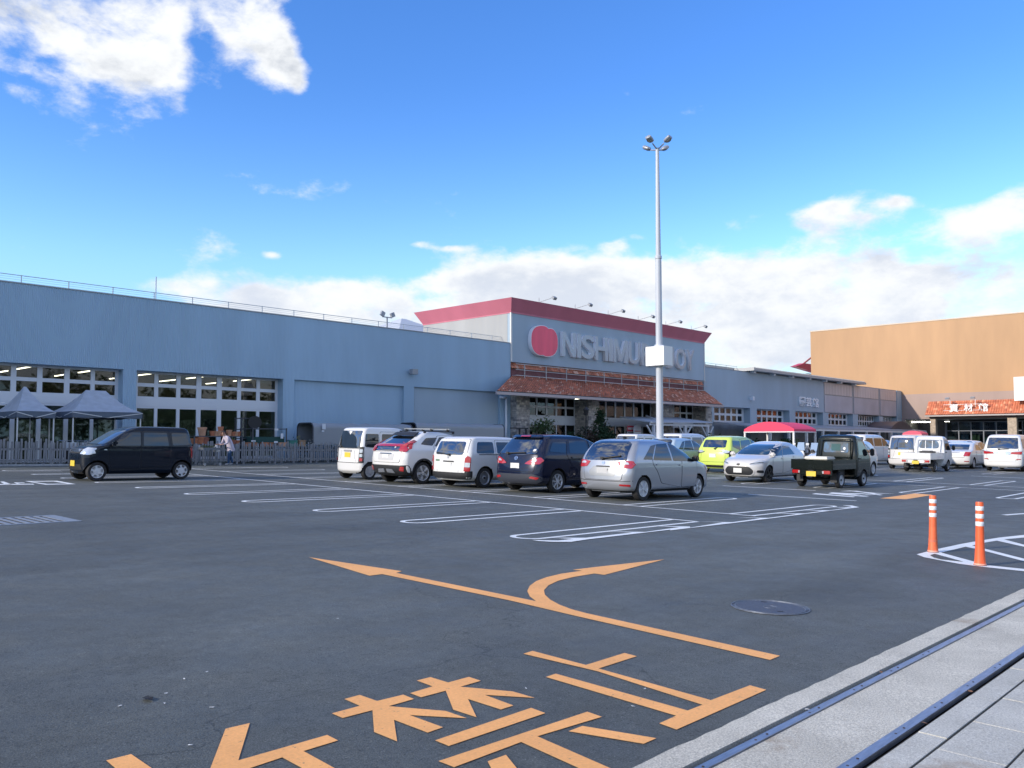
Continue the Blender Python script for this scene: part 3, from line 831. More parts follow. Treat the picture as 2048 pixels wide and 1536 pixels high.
# ------------------------------------------------------------------ entrance block with the big sign
BX0, BX1, BD, FL = 43.36, 69.47, 9.4, .53
ZR, ZW = 9.08, 10.03
blk = thing('entrance_block', 'tall grey store entrance block with faded red fascia and tiled canopy', 'building', (56, F, gz(56, F)))
q = MB()
q.box(BX0, F - .06, 5.57, BX1, F + .3, ZR)
q.box(BX1 - .3, F + .3, -1.6, BX1, F + BD, ZR)
q.build('wall', mFLAT, blk)
q = MB(); q.box(BX0 - .01, F + .3, ZT - 1, BX0 + .3, F + BD, ZR); q.build('side_wall', mSIDE, blk)
part_box('corner_trim', mat('white_trim', (.66, .66, .64), .5), blk, (BX0 - .05, F - .10, 5.57, BX0 + .07, F + .02, ZR), (BX1 - .07, F - .10, 5.57, BX1 + .05, F + .02, ZR))
part_box('rear_wall', mSIDE, blk, (BX0 + .3, F + BD - .3, ZT - 1, BX1 - .3, F + BD, ZR))
part_box('roof', mROOF, blk, (BX0 + .3, F + .3, ZR - .2, BX1 - .3, F + BD - .3, ZR - .05))
# flared fascia: four sloping faces with thickness
q = MB(); y0, y1 = F - .07, F + BD
lo = [(BX0 - .02, y0), (BX1 + .02, y0), (BX1 + .02, y1), (BX0 - .02, y1)]; hi = [(BX0 - FL, y0 - FL), (BX1 + FL, y0 - FL), (BX1 + FL, y1 + FL), (BX0 - FL, y1 + FL)]
def ringq(z0, r0, z1, r1):
    for i in range(4):
        j = (i + 1) % 4
        q.quad((*r0[i], z0), (*r0[j], z0), (*r1[j], z1), (*r1[i], z1))
ringq(ZR, lo, ZW, hi)
inn = [(x + (.5 if i in (0, 3) else -.5), y + (.5 if i < 2 else -.5)) for i, (x, y) in enumerate(hi)]
ringq(ZW, hi, ZW, inn); ringq(ZW, inn, ZR - .05, inn)
q.build('fascia', mRED, blk, fix=False)
# floodlights on thin brackets over the sign
for k in range(6):
    x = BX0 + 2.55 + k * 4.15
    fl = MB(); fl.bar((x, F - FL + .1, ZW + .02), (x, F - FL - 1.25, ZW + .22), .035, .035); fl.bar((x, F - FL + .1, ZW), (x, F - FL + .1, ZW + .35), .03, .03)
    f_ = fl.build('floodlight_arm', mGREYT, blk)
    q = MB(); q.obox((x, F - FL - 1.35, ZW + .16), (.34, .22, .20), Matrix.Rotation(R(35), 3, 'X')); q.build('lamp_head', mGREYT, f_)
# sign letters and the two-lobed red emblem
mCHROME = mat('brushed_silver_letter', (.31, .37, .45), .34, metal=.5)
mLSIDE = mat('letter_edge', (.86, .89, .94), .35)
mEMB = mat('red_emblem', (.92, .11, .18), .5, mottle=.1, mscale=.6, stretch=(3, 1, .3))
def letter(ch, x0, x1, z0, z1, y, depth, m, me_, parent, off=0., name='letter', bevel=.0):
    c = bpy.data.curves.new(name, 'FONT'); c.body = ch; c.size = 1; c.extrude = .5; c.offset = off; c.resolution_u = 4; c.bevel_depth = bevel
    o = bpy.data.objects.new('tmp', c); COL.objects.link(o)
    dg = bpy.context.evaluated_depsgraph_get()
    me = bpy.data.meshes.new_from_object(o.evaluated_get(dg)); bpy.data.objects.remove(o); bpy.data.curves.remove(c)
    co = np.empty(len(me.vertices) * 3); me.vertices.foreach_get('co', co); co = co.reshape(-1, 3)
    a, b_ = co.min(0), co.max(0)
    nn_ = np.empty_like(co)
    nn_[:, 0] = x0 + (co[:, 0] - a[0]) / (b_[0] - a[0]) * (x1 - x0)
    nn_[:, 2] = z0 + (co[:, 1] - a[1]) / (b_[1] - a[1]) * (z1 - z0)
    nn_[:, 1] = y - (co[:, 2] - a[2]) / (b_[2] - a[2]) * depth
    im = np.array(wmat(parent).inverted()); nn_ = nn_ @ im[:3, :3].T + im[:3, 3]
    me.vertices.foreach_set('co', nn_.ravel())
    me.materials.clear(); me.materials.append(m); me.materials.append(me_)
    me.update()
    for p in me.polygons: p.material_index = 0 if abs(p.normal.y) > .9 else 1
    me.name = name
    return link(name, me, parent)
LET = [('N', 470, 605), ('I', 620, 660), ('S', 668, 795), ('H', 806, 932), ('I', 944, 985), ('M', 996, 1140), ('U', 1150, 1262), ('R', 1280, 1392), ('A', 1398, 1500), ('J', 1540, 1612), ('O', 1630, 1735), ('Y', 1738, 1820)]
for ch, a, c in LET:
    xa, xc = atY(1030 + a / 5.12, 690, F - .15).x, atY(1030 + c / 5.12, 690, F - .15).x
    if ch in 'MN':
        pl = [(0, 0), (0, 1), (.22, 1), (.5, .36), (.78, 1), (1, 1), (1, 0), (.84, 0), (.84, .66), (.57, .05), (.43, .05), (.16, .66), (.16, 0)] if ch == 'M' else [(0, 0), (0, 1), (.22, 1), (.80, .30), (.80, 1), (1, 1), (1, 0), (.78, 0), (.20, .70), (.20, 0)]
        q = MB(); q.prism([(xa + (xc - xa) * a, F - .07, 6.36 + 1.84 * b) for a, b in pl], (0, -.26, 0)); q.m = [1] * len(q.m); q.m[0] = q.m[1] = 0
        q.build('letter', [mCHROME, mLSIDE], blk)
        continue
    letter(ch, xa, xc, 6.36, 8.20, F - .07, .26, mCHROME, mLSIDE, blk, off=.006 if ch in 'MN' else (.018 if ch not in 'I' else 0))
pts = []
def lobe(n=40):
    out = []
    for i in range(n):
        t = 2 * math.pi * i / n
        x = math.cos(t); z = math.sin(t)
        r = 1.0
        # notch at the top right of centre and a small one at the bottom left
        r -= .13 * math.exp(-((t - R(72)) / .16) ** 2) + .07 * math.exp(-((t - R(262)) / .14) ** 2)
        k = abs(x) ** 2.6 + abs(z) ** 2.6
        s = r / k ** (1 / 2.6)
        out.append((x * s, z * s))
    return out
ec = ((45.05 + 48.15) / 2, 7.28)
q = MB(); q.prism([(ec[0] + a * 1.49, F - .07, ec[1] + b * 1.14) for a, b in lobe()], (0, -.30, 0)); e_ = q.build('emblem', mLSIDE, blk)
q = MB(); q.prism([(ec[0] + a * 1.45, F - .372, ec[1] + b * 1.10) for a, b in lobe()], (0, -.02, 0)); q.build('emblem_face', mEMB, e_)
# strip of tile and boarding below the sign, behind the catwalk railing
part_box('boarding', mBROWNW, blk, (BX0 + .1, F + .05, 4.55, BX1 - .1, F + .25, 5.08))
def tile_field(name, parent, corners, ncol, nrow, mats, seed=1, rise=.055, kind='stuff'):
    """rows of half-round roof tiles on the quad (lower left, lower right, upper right, upper left)"""
    ll, lr, ur, ul = (Vector(c) for c in corners)
    nrm = (lr - ll).cross(ul - ll).normalized()
    if nrm.z < 0: nrm = -nrm
    r = random.Random(seed); b = MB()
    for j in range(nrow):
        v0, v1 = j / nrow, min(1, (j + 1.12) / nrow)
        for i in range(ncol):
            mi = 0 if r.random() < .80 else (1 if r.random() < .55 else 2)
            row = []
            for v, lift in ((v0, .035), (v1, .0)):
                L_, R_ = ll.lerp(ul, v), lr.lerp(ur, v)
                for k in range(4):
                    u = (i + k / 3 * .99) / ncol
                    h = (0, rise, rise, 0)[k] if k in (1, 2) else 0
                    row.append(L_.lerp(R_, u) + nrm * (h + lift + r.uniform(0, .008)))
            b.add(row, [(k, k + 1, 5 + k, 4 + k) for k in range(3)], mi)
    return b.build(name, mats, parent, kind=kind, fix=False)
tile_field('upper_roof_tiles', blk, ((BX0 + .1, F - .02, 5.10), (BX1 - .1, F - .02, 5.10), (BX1 - .1, F + .25, 5.56), (BX0 + .1, F + .25, 5.56)), 100, 2, [mTILE, mTILE2, mTILE3], 4)
# canopy
EZ = 3.13
e0, e1 = 2.15, 1.95       # overhang at the front and at the ends
ey = F - e0
cl, cr = atY(992.5, 783, ey).x, atY(1445.5, 809, ey).x
ul_, ur_ = (BX0 + .05, F - .08, 4.58), (BX1 - .05, F - .08, 4.58)
can = [(cl, ey, EZ + .12), (cr, ey, EZ + .12), ur_, ul_]
part = MB(); part.add([*can, (cl, ey, EZ - .02), (cr, ey, EZ - .02), (BX1 - .05, F - .02, 3.3), (BX0 + .05, F - .02, 3.3)], [(0, 1, 2, 3), (4, 7, 6, 5), (0, 4, 5, 1), (1, 5, 6, 2), (3, 7, 4, 0), (2, 6, 7, 3)])
part.build('canopy', mGREYT, blk)
tile_field('canopy_tiles', blk, can, 112, 11, [mTILE, mTILE2, mTILE3], 9)
for sgn, c0, c1 in ((-1, (cl, F - .02, EZ + .12), can), (1, (cr, F - .02, EZ + .12), can)):
    pass
part_box('gutter', mat('pinkish_gutter', (.46, .40, .40), .5), blk, (cl - .05, ey - .10, EZ - .08, cr + .05, ey + .02, EZ + .10))
# catwalk railing
mCAT = mat('catwalk_steel', (.42, .43, .45), .5, metal=.4)
yc = F - .42
rl = MB()
for z in (5.42, 5.02, 4.62): rl.bar((BX0 + .1, yc, z), (BX1 - .2, yc, z), .045, .045)
cw = rl.build('catwalk_railing', mCAT, blk)
for k in range(12):
    x = BX0 + 1.0 + k * 2.5 * .93
    if x < BX1 - .1:
        q = MB(); q.bar((x, yc, 4.45), (x, yc, 5.45), .055, .055); q.build('post', mCAT, cw)
q = MB(); q.bar((BX0 + .1, yc, 4.6), (BX0 + .1, F - .06, 4.6), .05, .05); q.build('bracket', mCAT, cw)
# stone piers
def stone_pier(x0, x1, y0, y1, z0, z1, seed, parent):
    r = random.Random(seed); b = MB(); z = z0
    core = MB(); core.box(x0 + .04, y0 + .04, z0, x1 - .04, y1, z1); pr_ = core.build('stone_pier', mSTONE3, parent)
    while z < z1:
        h = r.uniform(.11, .19); h = min(h, z1 - z)
        x = x0
        while x < x1:
            w = r.uniform(.2, .5); w = min(w, x1 - x)
            if x1 - x - w < .1: w = x1 - x
            b.box(x + .008, y0 - r.uniform(0, .035), z + .008, x + w - .008, y0 + .06, z + h - .006, r.choice((0, 0, 0, 1, 2)))
            x += w
        for xs_, s in ((x0, -1), (x1, 1)):
            y = y0 + .06
            while y < y1 - .02:
                w = min(r.uniform(.2, .5), y1 - y)
                xa = xs_ + s * r.uniform(0, .035)
                b.box(min(xa, xs_ - s * .05), y + .008, z + .008, max(xa, xs_ - s * .05), y + w - .008, z + h - .006, r.choice((0, 0, 0, 1, 2)))
                y += w
        z += h
    b.build('stones', [mSTONE, mSTONE2, mSTONE3], pr_, kind='stuff', fix=False)
for k, (a, c) in enumerate(((43.40, 44.75), (51.45, 52.85), (61.9, 63.3), (68.75, 69.9))): stone_pier(a, c, F - .55, F + .95, -1.3, EZ + .1, 20 + k, blk)
part_box('header', mGREYT, blk, (44.7, F + .25, 3.29, 68.8, F + .95, 4.6))
YN = F + .8
def nbay(x0, x1, n, rows=2):
    w = (x1 - x0) / n
    cols = [(x0 + k * w + .09, x0 + (k + 1) * w - .09) for k in range(n)]
    window_unit(blk, x0, x1, 1.78, 3.29, YN, cols, [(1.92, 2.46), (2.62, 3.20)] if rows == 2 else [(1.9, 3.2)])
    part_box('transom', mWIN, blk, (x0, YN - .08, 1.28, x1, YN + .05, 1.78))
    cols = [(x0 + k * w + .05, x0 + (k + 1) * w - .05) for k in range(n)]
    window_unit(blk, x0, x1, -1.3, 1.28, YN, cols, [(-.95, 1.2)], gm=mGLASSD, name='glass_door')
nbay(44.75, 51.45, 6); nbay(52.85, 61.9, 7, 1); nbay(63.3, 68.75, 5)
part_box('shop_floor', mFLOORIN, blk, (BX0 + .3, F + .9, -1.14, BX1 - .3, F + 26, -1.10))
part_box('back_wall', mDARKIN, blk, (BX0 + .3, F + 26, -1.4, BX1 + 45, F + 26.3, 6))
part_box('ceiling', mDARKIN, blk, (BX0 + .3, F + .9, 5.2, BX1 - .3, F + 26, 5.3))
for k in range(3):
    for j in range(4):
        q = MB(); q.box(45.2 + k * 2.7 - .06, F + 7.0 + j * 4.6, 3.75, 45.2 + k * 2.7 + .06, F + 10.6 + j * 4.6, 3.81); q.build('ceiling_light', mTUBEY, blk)
for j, (yy, off) in enumerate(((8, 0), (10.5, 1.3), (13.5, .4), (17, 1.7), (21, .8))):
    for k in range(6):
        q = MB(); q.box(53.2 + off + k * 3.3, F + yy, 3.78, 56.0 + off + k * 3.3, F + yy + .12, 3.84); q.build('ceiling_light', mTUBEY, blk)
for i, x in enumerate((46, 49, 54, 58, 64, 67)):
    q = MB(); q.box(x, F + 5, -1.1, x + 1.2, F + 14, .7 + .2 * (i % 3)); q.build('display_shelf', mSHELF, blk)

# ------------------------------------------------------------------ right wing
GX1 = 121.3
gw = thing('garden_wing', 'long plain grey store wing with small paned windows, right of the entrance block', 'building', (95, F, gz(95, F)))
OPEN = [(71.2, 78.3), (79.7, 87.1), (88.5, 95.7), (97.2, 104.4), (106.0, 113.0), (114.4, 119.6)]
part_box('wall', mFLAT, gw, (BX1 + .01, F, 3.28, 95.95, F + .9, ZT)); lo_ = BX1 + .01
for a, c in OPEN + [(121.37, 0)]:
    part_box('wall_pier', mFLAT, gw, (lo_, F, -1.6, a, F + .9, 3.28 if a < 110 else 3.2)); lo_ = c
q = MB(); q.box(95.95, F + .06, 3.281, GX1, F + .9, ZT - .02); q.build('panel_frame', mGREYT, gw)
mPAN1 = wallmat('pale_ribbed_panel', (.58, .50, .48), .85, .6); mPAN2 = mat('grey_panel', (.42, .42, .47), .5, mottle=.15, mscale=.4)
for a, c in ((96.2, 104.2), (104.8, 112.9), (113.6, 119.4)):
    part_box('ribbed_panel', mPAN1, gw, (a, F, 5.42, c, F + .06, 6.75)); part_box('plain_panel', mPAN2, gw, (a, F, 3.35, c, F + .06, 5.30))
part_box('end_post', mFLAT, gw, (119.5, F - .05, 3.1, GX1, F + .1, ZT - .05))
mLOW = mat('pale_shopfront_panel', (.30, .34, .38), .4, mottle=.3, mscale=.8)
for a, c in OPEN[:4]:
    w = c - .3 - a; n = 6
    cols = [(a + w * k / n + .16, a + w * (k + 1) / n - .12) for k in range(n)]
    window_unit(gw, a, c, 1.85, 3.28, F + .75, cols, [(1.98, 2.48), (2.70, 3.18)])
    part_box('lower_wall', mLOW, gw, (a, F + .7, -1.3, c, F + .8, 1.85))
for a, c in OPEN[4:]:
    n = 9; w = c - a
    cols = [(a + w * k / n + .1, a + w * (k + 1) / n - .1) for k in range(n)]
    window_unit(gw, a, c, 1.85, 3.2, F + .75, cols, [(1.98, 2.45), (2.6, 3.15)])
    part_box('lower_wall', mLOW, gw, (a, F + .7, -1.3, c, F + .8, 1.85))
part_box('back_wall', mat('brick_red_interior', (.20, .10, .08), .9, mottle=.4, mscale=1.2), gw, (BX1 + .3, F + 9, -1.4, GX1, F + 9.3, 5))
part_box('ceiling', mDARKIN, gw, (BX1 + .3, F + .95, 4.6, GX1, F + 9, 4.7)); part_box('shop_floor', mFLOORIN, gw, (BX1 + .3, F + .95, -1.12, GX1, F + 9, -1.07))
for k in range(14):
    q = MB(); q.box(71.5 + k * 3.5, F + 4, 3.3, 73.0 + k * 3.5, F + 4.1, 3.36); q.build('ceiling_light', mTUBE, gw)
part_box('roof', mROOF, gw, (BX1 + .3, F + .35, ZT - .5, GX1, F + 14, ZT - .35))
part_box('coping', mGREYT, gw, (BX1 + .02, F - .03, ZT, 96, F + .4, ZT + .05))
# railing near the block, then the pale box and the corrugated roof edge with its brackets
q = MB(); q.bar((BX1 + .1, F + 1.2, ZT + .62), (78, F + 1.2, ZT + .62), .03, .03); rg = q.build('roof_railing', mRLG, gw)
for k in range(5):
    q = MB(); q.bar((BX1 + .3 + k * 2, F + 1.2, ZT - .3), (BX1 + .3 + k * 2, F + 1.2, ZT + .63), .03, .03); q.build('post', mRLG, rg)
part_box('roof_upstand', mat('cream_upstand', (.62, .58, .50), .6), gw, (71.5, F + 1.5, ZT - .35, 106.4, F + 1.9, ZT + .52))
q = MB()
for k in range(96):
    x = 77.8 + k * .3
    q.box(x, F - .75, ZT + .36, x + .15, F + 2.6, ZT + .46)
q.box(77.7, F - .8, ZT + .12, 106.8, F + 2.6, ZT + .36)
q.build('roof_edge', mat('roof_edge_metal', (.42, .43, .44), .5, metal=.2), gw, kind='stuff')
for k in range(7):
    q = MB(); q.box(78.3 + k * 4.3, F - .5, ZT - .08, 78.7 + k * 4.3, F + .02, ZT + .12); q.build('roof_bracket', mWIN, gw)
p = atY(1502, 797, F); part_box('wall_floodlight', mWIN, gw, (p.x - .25, F - .35, p.z - .2, p.x + .1, F, p.z + .2)); 
for i, ch in enumerate('園芸館'):
    xa = atY(1597.6 + i * 12.9, 805, F).x; xc = atY(1597.6 + i * 12.9 + 11.8, 805, F).x
    letter(ch, xa, xc, 3.86 - .03 * i, 4.86, F - .01, .12, mat('white_letter' + '_' * i, (.82, .86, .92), .4), mLSIDE, gw, off=.022)
# flat canopy on white posts in front
mPOST = mat('white_post', (.70, .71, .72), .5)
mCANG = mat('canopy_sheet', (.34, .37, .42), .5)
cn = thing('walkway_canopy', 'long flat grey walkway canopy on white posts along the right store wing', 'canopy', (92, F - 3, gz(92, F - 3)))
q = MB(); q.add([(71.0, F - .02, 1.80), (118, F - .02, 1.80), (118, F - 4.2, 1.36), (71.0, F - 4.2, 1.36), (71.0, F - .02, 1.74), (118, F - .02, 1.74), (118, F - 4.2, 1.22), (71.0, F - 4.2, 1.22)],
      [(0, 1, 2, 3), (4, 7, 6, 5), (3, 2, 6, 7), (0, 3, 7, 4), (1, 5, 6, 2)])
q.build('roof', mCANG, cn)
part_box('front_beam', mPOST, cn, (71, F - 4.25, 1.02, 118, F - 4.15, 1.20))
for k in range(12): part_box('post', mPOST, cn, (74.0 + k * 3.9, F - 4.28, -1.3, 74.22 + k * 3.9, F - 4.06, 1.02))
# ------------------------------------------------------------------ orange building, at right angles to the store
OX = 121.4
mOR = wallmat('orange_painted_wall', (.47, .272, .135), 2.4, .03)
mBR = wallmat('brown_painted_wall', (.36, .26, .22), 2.4, .03)
ob = thing('orange_building', 'big windowless orange building with brown base and tiled canopy, at right angles to the store', 'building', (OX, 30, -1.2))
Y0o, Y1o = -20, 53.7
q = MB(); q.box(OX, Y0o, 6.35, OX + 40, Y1o, 16.1); q.build('wall', mOR, ob)
q = MB(); q.box(OX - .03, Y0o, 2.95, OX + .4, F - .4, 6.35); q.build('base_wall', mBR, ob)
part_box('base_wall', mBR, ob, (OX - .03, Y0o, -1.6, OX + .4, 22, 2.95))
part_box('base_wall', mBR, ob, (OX + .02, F - .4, -1.6, OX + .4, Y1o, 6.35))
part_box('parapet_cap', mat('pale_cap', (.62, .50, .38), .5), ob, (OX - .06, Y0o, 16.1, OX + 40, Y1o + .06, 16.25))
# shopfront under the canopy: dark recess with posts and frames
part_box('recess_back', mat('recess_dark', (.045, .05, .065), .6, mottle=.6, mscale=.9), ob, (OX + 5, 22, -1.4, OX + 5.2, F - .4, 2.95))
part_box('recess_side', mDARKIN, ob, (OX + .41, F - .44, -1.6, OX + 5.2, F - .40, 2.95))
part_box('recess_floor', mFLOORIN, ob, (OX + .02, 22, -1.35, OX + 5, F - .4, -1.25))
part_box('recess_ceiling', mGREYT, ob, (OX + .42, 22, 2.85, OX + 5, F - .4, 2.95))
q = MB(); q.box(OX + 2.5, 37.8, 2.55, OX + 2.58, 41, 2.64); q.build('ceiling_light', mTUBE, ob)
q = MB(); q.box(OX + 2.5, 35.7, 2.55, OX + 2.58, 36.3, 2.64); q.build('ceiling_light', mTUBE, ob)
mDKF = mat('shop_frame', (.16, .18, .22), .5)
cols = [(24 + k * 1.5 + .07, 24 + (k + 1) * 1.5 - .07) for k in range(8)]
b = MB(); lo = 24.0
for a, c in cols:
    b.box(OX + 2.2, lo, -1.3, OX + 2.3, a, 2.6); lo = c
b.box(OX + 2.2, lo, -1.3, OX + 2.3, 36.2, 2.6)
for a, c in cols: b.box(OX + 2.2, a, 1.3, OX + 2.3, c, 1.42); b.box(OX + 2.2, a, 2.5, OX + 2.3, c, 2.6)
fr_ = b.build('shop_window', mDKF, ob)
for a, c in cols:
    q = MB(); q.box(OX + 2.24, a, -1.3, OX + 2.26, c, 1.3); q.build('pane', mGLASSD, fr_)
    q = MB(); q.box(OX + 2.24, a, 1.42, OX + 2.26, c, 2.5); q.build('pane', mGLASSD, fr_)
for i in range(9):
    q = MB(); y = 24.2 + i * 1.35; q.box(OX + 3.4, y, -1.25, OX + 3.8, y + .9, .1 + .35 * (i % 4))
    q.build('shop_goods', mat('goods%d' % i, [(.30, .06, .05), (.10, .16, .12), (.30, .26, .12), (.10, .12, .22)][i % 4], .7, nscale=4, namt=.5), ob)
for a, c in ((36.35, 37.0), (26.9, 27.9)): part_box('brick_pillar', mat('tan_block_%d' % int(a), (.42, .34, .26), .8, nscale=4, namt=.25, bump=.4, bscale=6, bdist=.03), ob, (OX - 1.2, a, -1.4, OX - .4, c, 2.9))
ty0, ty1 = 20.0, 37.5
q = MB(); q.add([(OX - 1.6, ty0, 3.36), (OX - 1.6, ty1, 3.36), (OX - .03, ty1, 5.22), (OX - .03, ty0, 5.22), (OX - 1.6, ty0, 3.2), (OX - 1.6, ty1, 3.2), (OX - .03, ty1, 3.2), (OX - .03, ty0, 3.2)],
      [(0, 3, 2, 1), (4, 5, 6, 7), (0, 1, 5, 4), (1, 2, 6, 5), (0, 4, 7, 3)])
q.build('tiled_canopy', mat('canopy_board', (.20, .16, .16), .6), ob)
mT1 = mat('bright_terracotta_tile', (.62, .21, .11), .7, nscale=2, namt=.25); mT2 = mat('light_terracotta_tile', (.76, .38, .22), .7); mT3 = mat('deep_terracotta_tile', (.46, .15, .09), .7)
tile_field('canopy_tiles', ob, ((OX - 1.62, ty1, 3.4), (OX - 1.62, ty0, 3.4), (OX - .05, ty0, 5.24), (OX - .05, ty1, 5.24)), 62, 6, [mT1, mT2, mT3], 3, rise=.09)
part_box('gutter', mat('canopy_gutter', (.45, .40, .38), .5), ob, (OX - 1.72, ty0, 3.22, OX - 1.6, ty1, 3.38))
mWL = mat('white_sign_letter', (.85, .85, .84), .5)
def letter_x(ch, ya, yc, z0, z1, x, depth, parent):
    o = letter(ch, 0, 1, 0, 1, 0, 1, mWL, mWL, parent, off=.018)
    me = o.data; im = wmat(parent)
    for v in me.vertices:
        p = im @ v.co
        q_ = Vector((x + p.y * depth, ya + (yc - ya) * p.x, z0 + (z1 - z0) * p.z))
        v.co = im.inverted() @ q_
    me.update(); return o
for ch, pa, pc in (('資', 1899, 1917), ('材', 1928, 1946), ('館', 1957, 1976.5)):
    xq = OX - 1.3
    letter_x(ch, atX(pa, 815, xq).y, atX(pc, 815, xq).y, 3.75, 4.80, xq, .12, ob)
part_box('letter_rail', mPOST, ob, (OX - 1.29, 30.2, 3.95, OX - 1.22, 35.3, 4.0), (OX - 1.29, 30.2, 4.72, OX - 1.22, 35.3, 4.77))
for yy in (31.6, 34.6):
    q = MB(); q.bar((OX - .8, yy, 4.3), (OX - .8, yy, 5.45), .06, .06); q.bar((OX - .8, yy, 5.40), (OX - 1.9, yy, 5.62), .05, .05); f_ = q.build('floodlight_arm', mPOST, ob)
    q = MB(); q.obox((OX - 1.95, yy, 5.55), (.3, .5, .16), Matrix.Rotation(R(-25), 3, 'Y')); q.build('lamp_head', mGREYT, f_)
part_box('white_board', mat('white_sign_board', (.82, .84, .86), .5), ob, (OX - 1.75, 20, 5.0, OX - 1.66, 26.95, 7.95))
part_box('board_frame', mGREYT, ob, (OX - 1.66, 20, 5.0, OX - 1.5, 26.9, 5.1), (OX - 1.66, 26.6, 5.0, OX - .03, 26.7, 5.1))
# red-roofed structure just showing behind the orange wall
p = atY(1605, 738, 60)
t = thing('red_roof_tower', 'small red roofed structure peeking out left of the orange wall', 'tower', (p.x, 60, 4))
q = MB(); a, c = atY(1589, 733, 60), atY(1660, 733, 60); h = atY(1600, 728, 60).z
q.add([(a.x, 59.8, a.z), (c.x, 59.8, a.z - .9), (c.x, 60.8, a.z - .9), (a.x, 60.8, a.z), (a.x + 3.2, 59.8, h + .2), (c.x, 59.8, h + .3), (c.x, 60.8, h + .3), (a.x + 3.2, 60.8, h + .2)], [(0, 1, 5, 4), (1, 2, 6, 5), (2, 3, 7, 6), (3, 0, 4, 7), (4, 5, 6, 7), (3, 2, 1, 0)])
q.build('roof', mat('signal_red', (.66, .06, .09), .5), t)
q = MB(); q.bar((a.x + 4, 60.3, h + .2), (c.x + 2, 60.3, h + 5), .2, .2); q.build('stay', mat('red_stay', (.5, .12, .1), .5), t)
part_box('wall', mat('pale_window_wall', (.60, .68, .74), .3), t, (a.x + 5, 60, -1, c.x, 65, a.z - .8))
# ================================================================== vehicles
def paint(name, col, metal=0., rough=.28, coat=.9, **k):
    m = mat(name, col, rough, metal=metal, coat=coat, **k); return m
P_WHITE = paint('white_car_paint', (.74, .74, .73)); P_PEARL = paint('pearl_white_car_paint', (.78, .775, .76), .05)
P_SILVER = paint('silver_car_paint', (.40, .42, .46), .55, .30); P_NAVY = paint('navy_car_paint', (.005, .009, .032), .1, .22, .6, spec=.25)
P_BLACK = paint('blue_black_car_paint', (.004, .009, .020), .0, .22, .5, spec=.2); P_LIME = paint('lime_car_paint', (.60, .74, .13), .0, .3)
P_CREAM = paint('cream_white_car_paint', (.66, .64, .62), .1); P_GREEN = paint('dark_green_car_paint', (.004, .008, .007), .05, .25, .5, spec=.25)
P_SKY = paint('pale_blue_car_paint', (.50, .62, .72), .2); P_GREYB = paint('blue_grey_car_paint', (.36, .44, .54), .4); P_WHITE2 = paint('plain_white_truck_paint', (.70, .71, .72), 0, .4, .5)
M_GLASS = mat('car_window_glass', (.010, .014, .018), .03, spec=1.0, coat=1.0)
M_GLASS.node_tree.nodes['Principled BSDF'].inputs['IOR'].default_value = 1.45
M_GLASS.node_tree.nodes['Principled BSDF'].inputs['Coat Weight'].default_value = .3
M_GLASSR = mat('tinted_rear_glass', (.008, .010, .013), .02, spec=1.0, coat=1.0)
M_GLASSR.node_tree.nodes['Principled BSDF'].inputs['IOR'].default_value = 1.85
M_GLASSL = mat('clear_windscreen', (.05, .065, .075), .03, spec=.9, coat=1.0)
M_GLASSL.node_tree.nodes['Principled BSDF'].inputs['IOR'].default_value = 1.9
M_BLK = mat('black_plastic', (.018, .019, .022), .55); M_TYRE = mat('tyre_rubber', (.020, .020, .022), .8, bump=.2, bscale=40)
M_GAP = mat('panel_gap_black', (.012, .012, .014), .8)
M_WELL = mat('wheel_well_black', (.006, .006, .007), .95)
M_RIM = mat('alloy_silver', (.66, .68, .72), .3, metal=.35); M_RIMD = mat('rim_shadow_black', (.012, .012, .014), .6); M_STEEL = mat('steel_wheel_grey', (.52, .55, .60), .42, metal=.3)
M_BRIM = mat('black_alloy', (.02, .02, .024), .3, metal=.3)
M_TAIL = mat('red_tail_lamp', (.42, .012, .016), .12, spec=.8, coat=1.0); M_CLEAR = mat('clear_lamp', (.62, .66, .70), .08, metal=.35, coat=1.0); M_AMBER = mat('amber_lamp', (.70, .22, .03), .15, coat=1.0)
M_CHROME = mat('chrome_trim', (.72, .74, .78), .12, metal=1.0)
M_PLATEW = mat('white_number_plate', (.72, .72, .70), .5); M_PLATEY = mat('yellow_number_plate', (.78, .56, .06), .5); M_PLATEB = mat('plate_recess', (.20, .20, .20), .6)
M_STICK = mat('white_sticker', (.8, .8, .8), .6); M_RED = mat('red_plastic', (.5, .02, .03), .3, coat=.6)

def pchip(t, y, q):
    """monotone cubic through (t, y)"""
    t = np.asarray(t, float); y = np.asarray(y, float); n = len(t)
    h = np.diff(t); d = np.diff(y) / h
    m = np.zeros(n)
    for i in range(1, n - 1):
        if d[i - 1] * d[i] > 0:
            w1, w2 = 2 * h[i] + h[i - 1], h[i] + 2 * h[i - 1]
            m[i] = (w1 + w2) / (w1 / d[i - 1] + w2 / d[i])
    m[0], m[-1] = d[0], d[-1]
    out = []
    for x in q:
        i = min(max(np.searchsorted(t, x) - 1, 0), n - 2)
        s = (x - t[i]) / h[i]
        out.append(y[i] * (1 + 2 * s) * (1 - s) ** 2 + m[i] * h[i] * s * (1 - s) ** 2 + y[i + 1] * s * s * (3 - 2 * s) + m[i + 1] * h[i] * s * s * (s - 1))
    return out

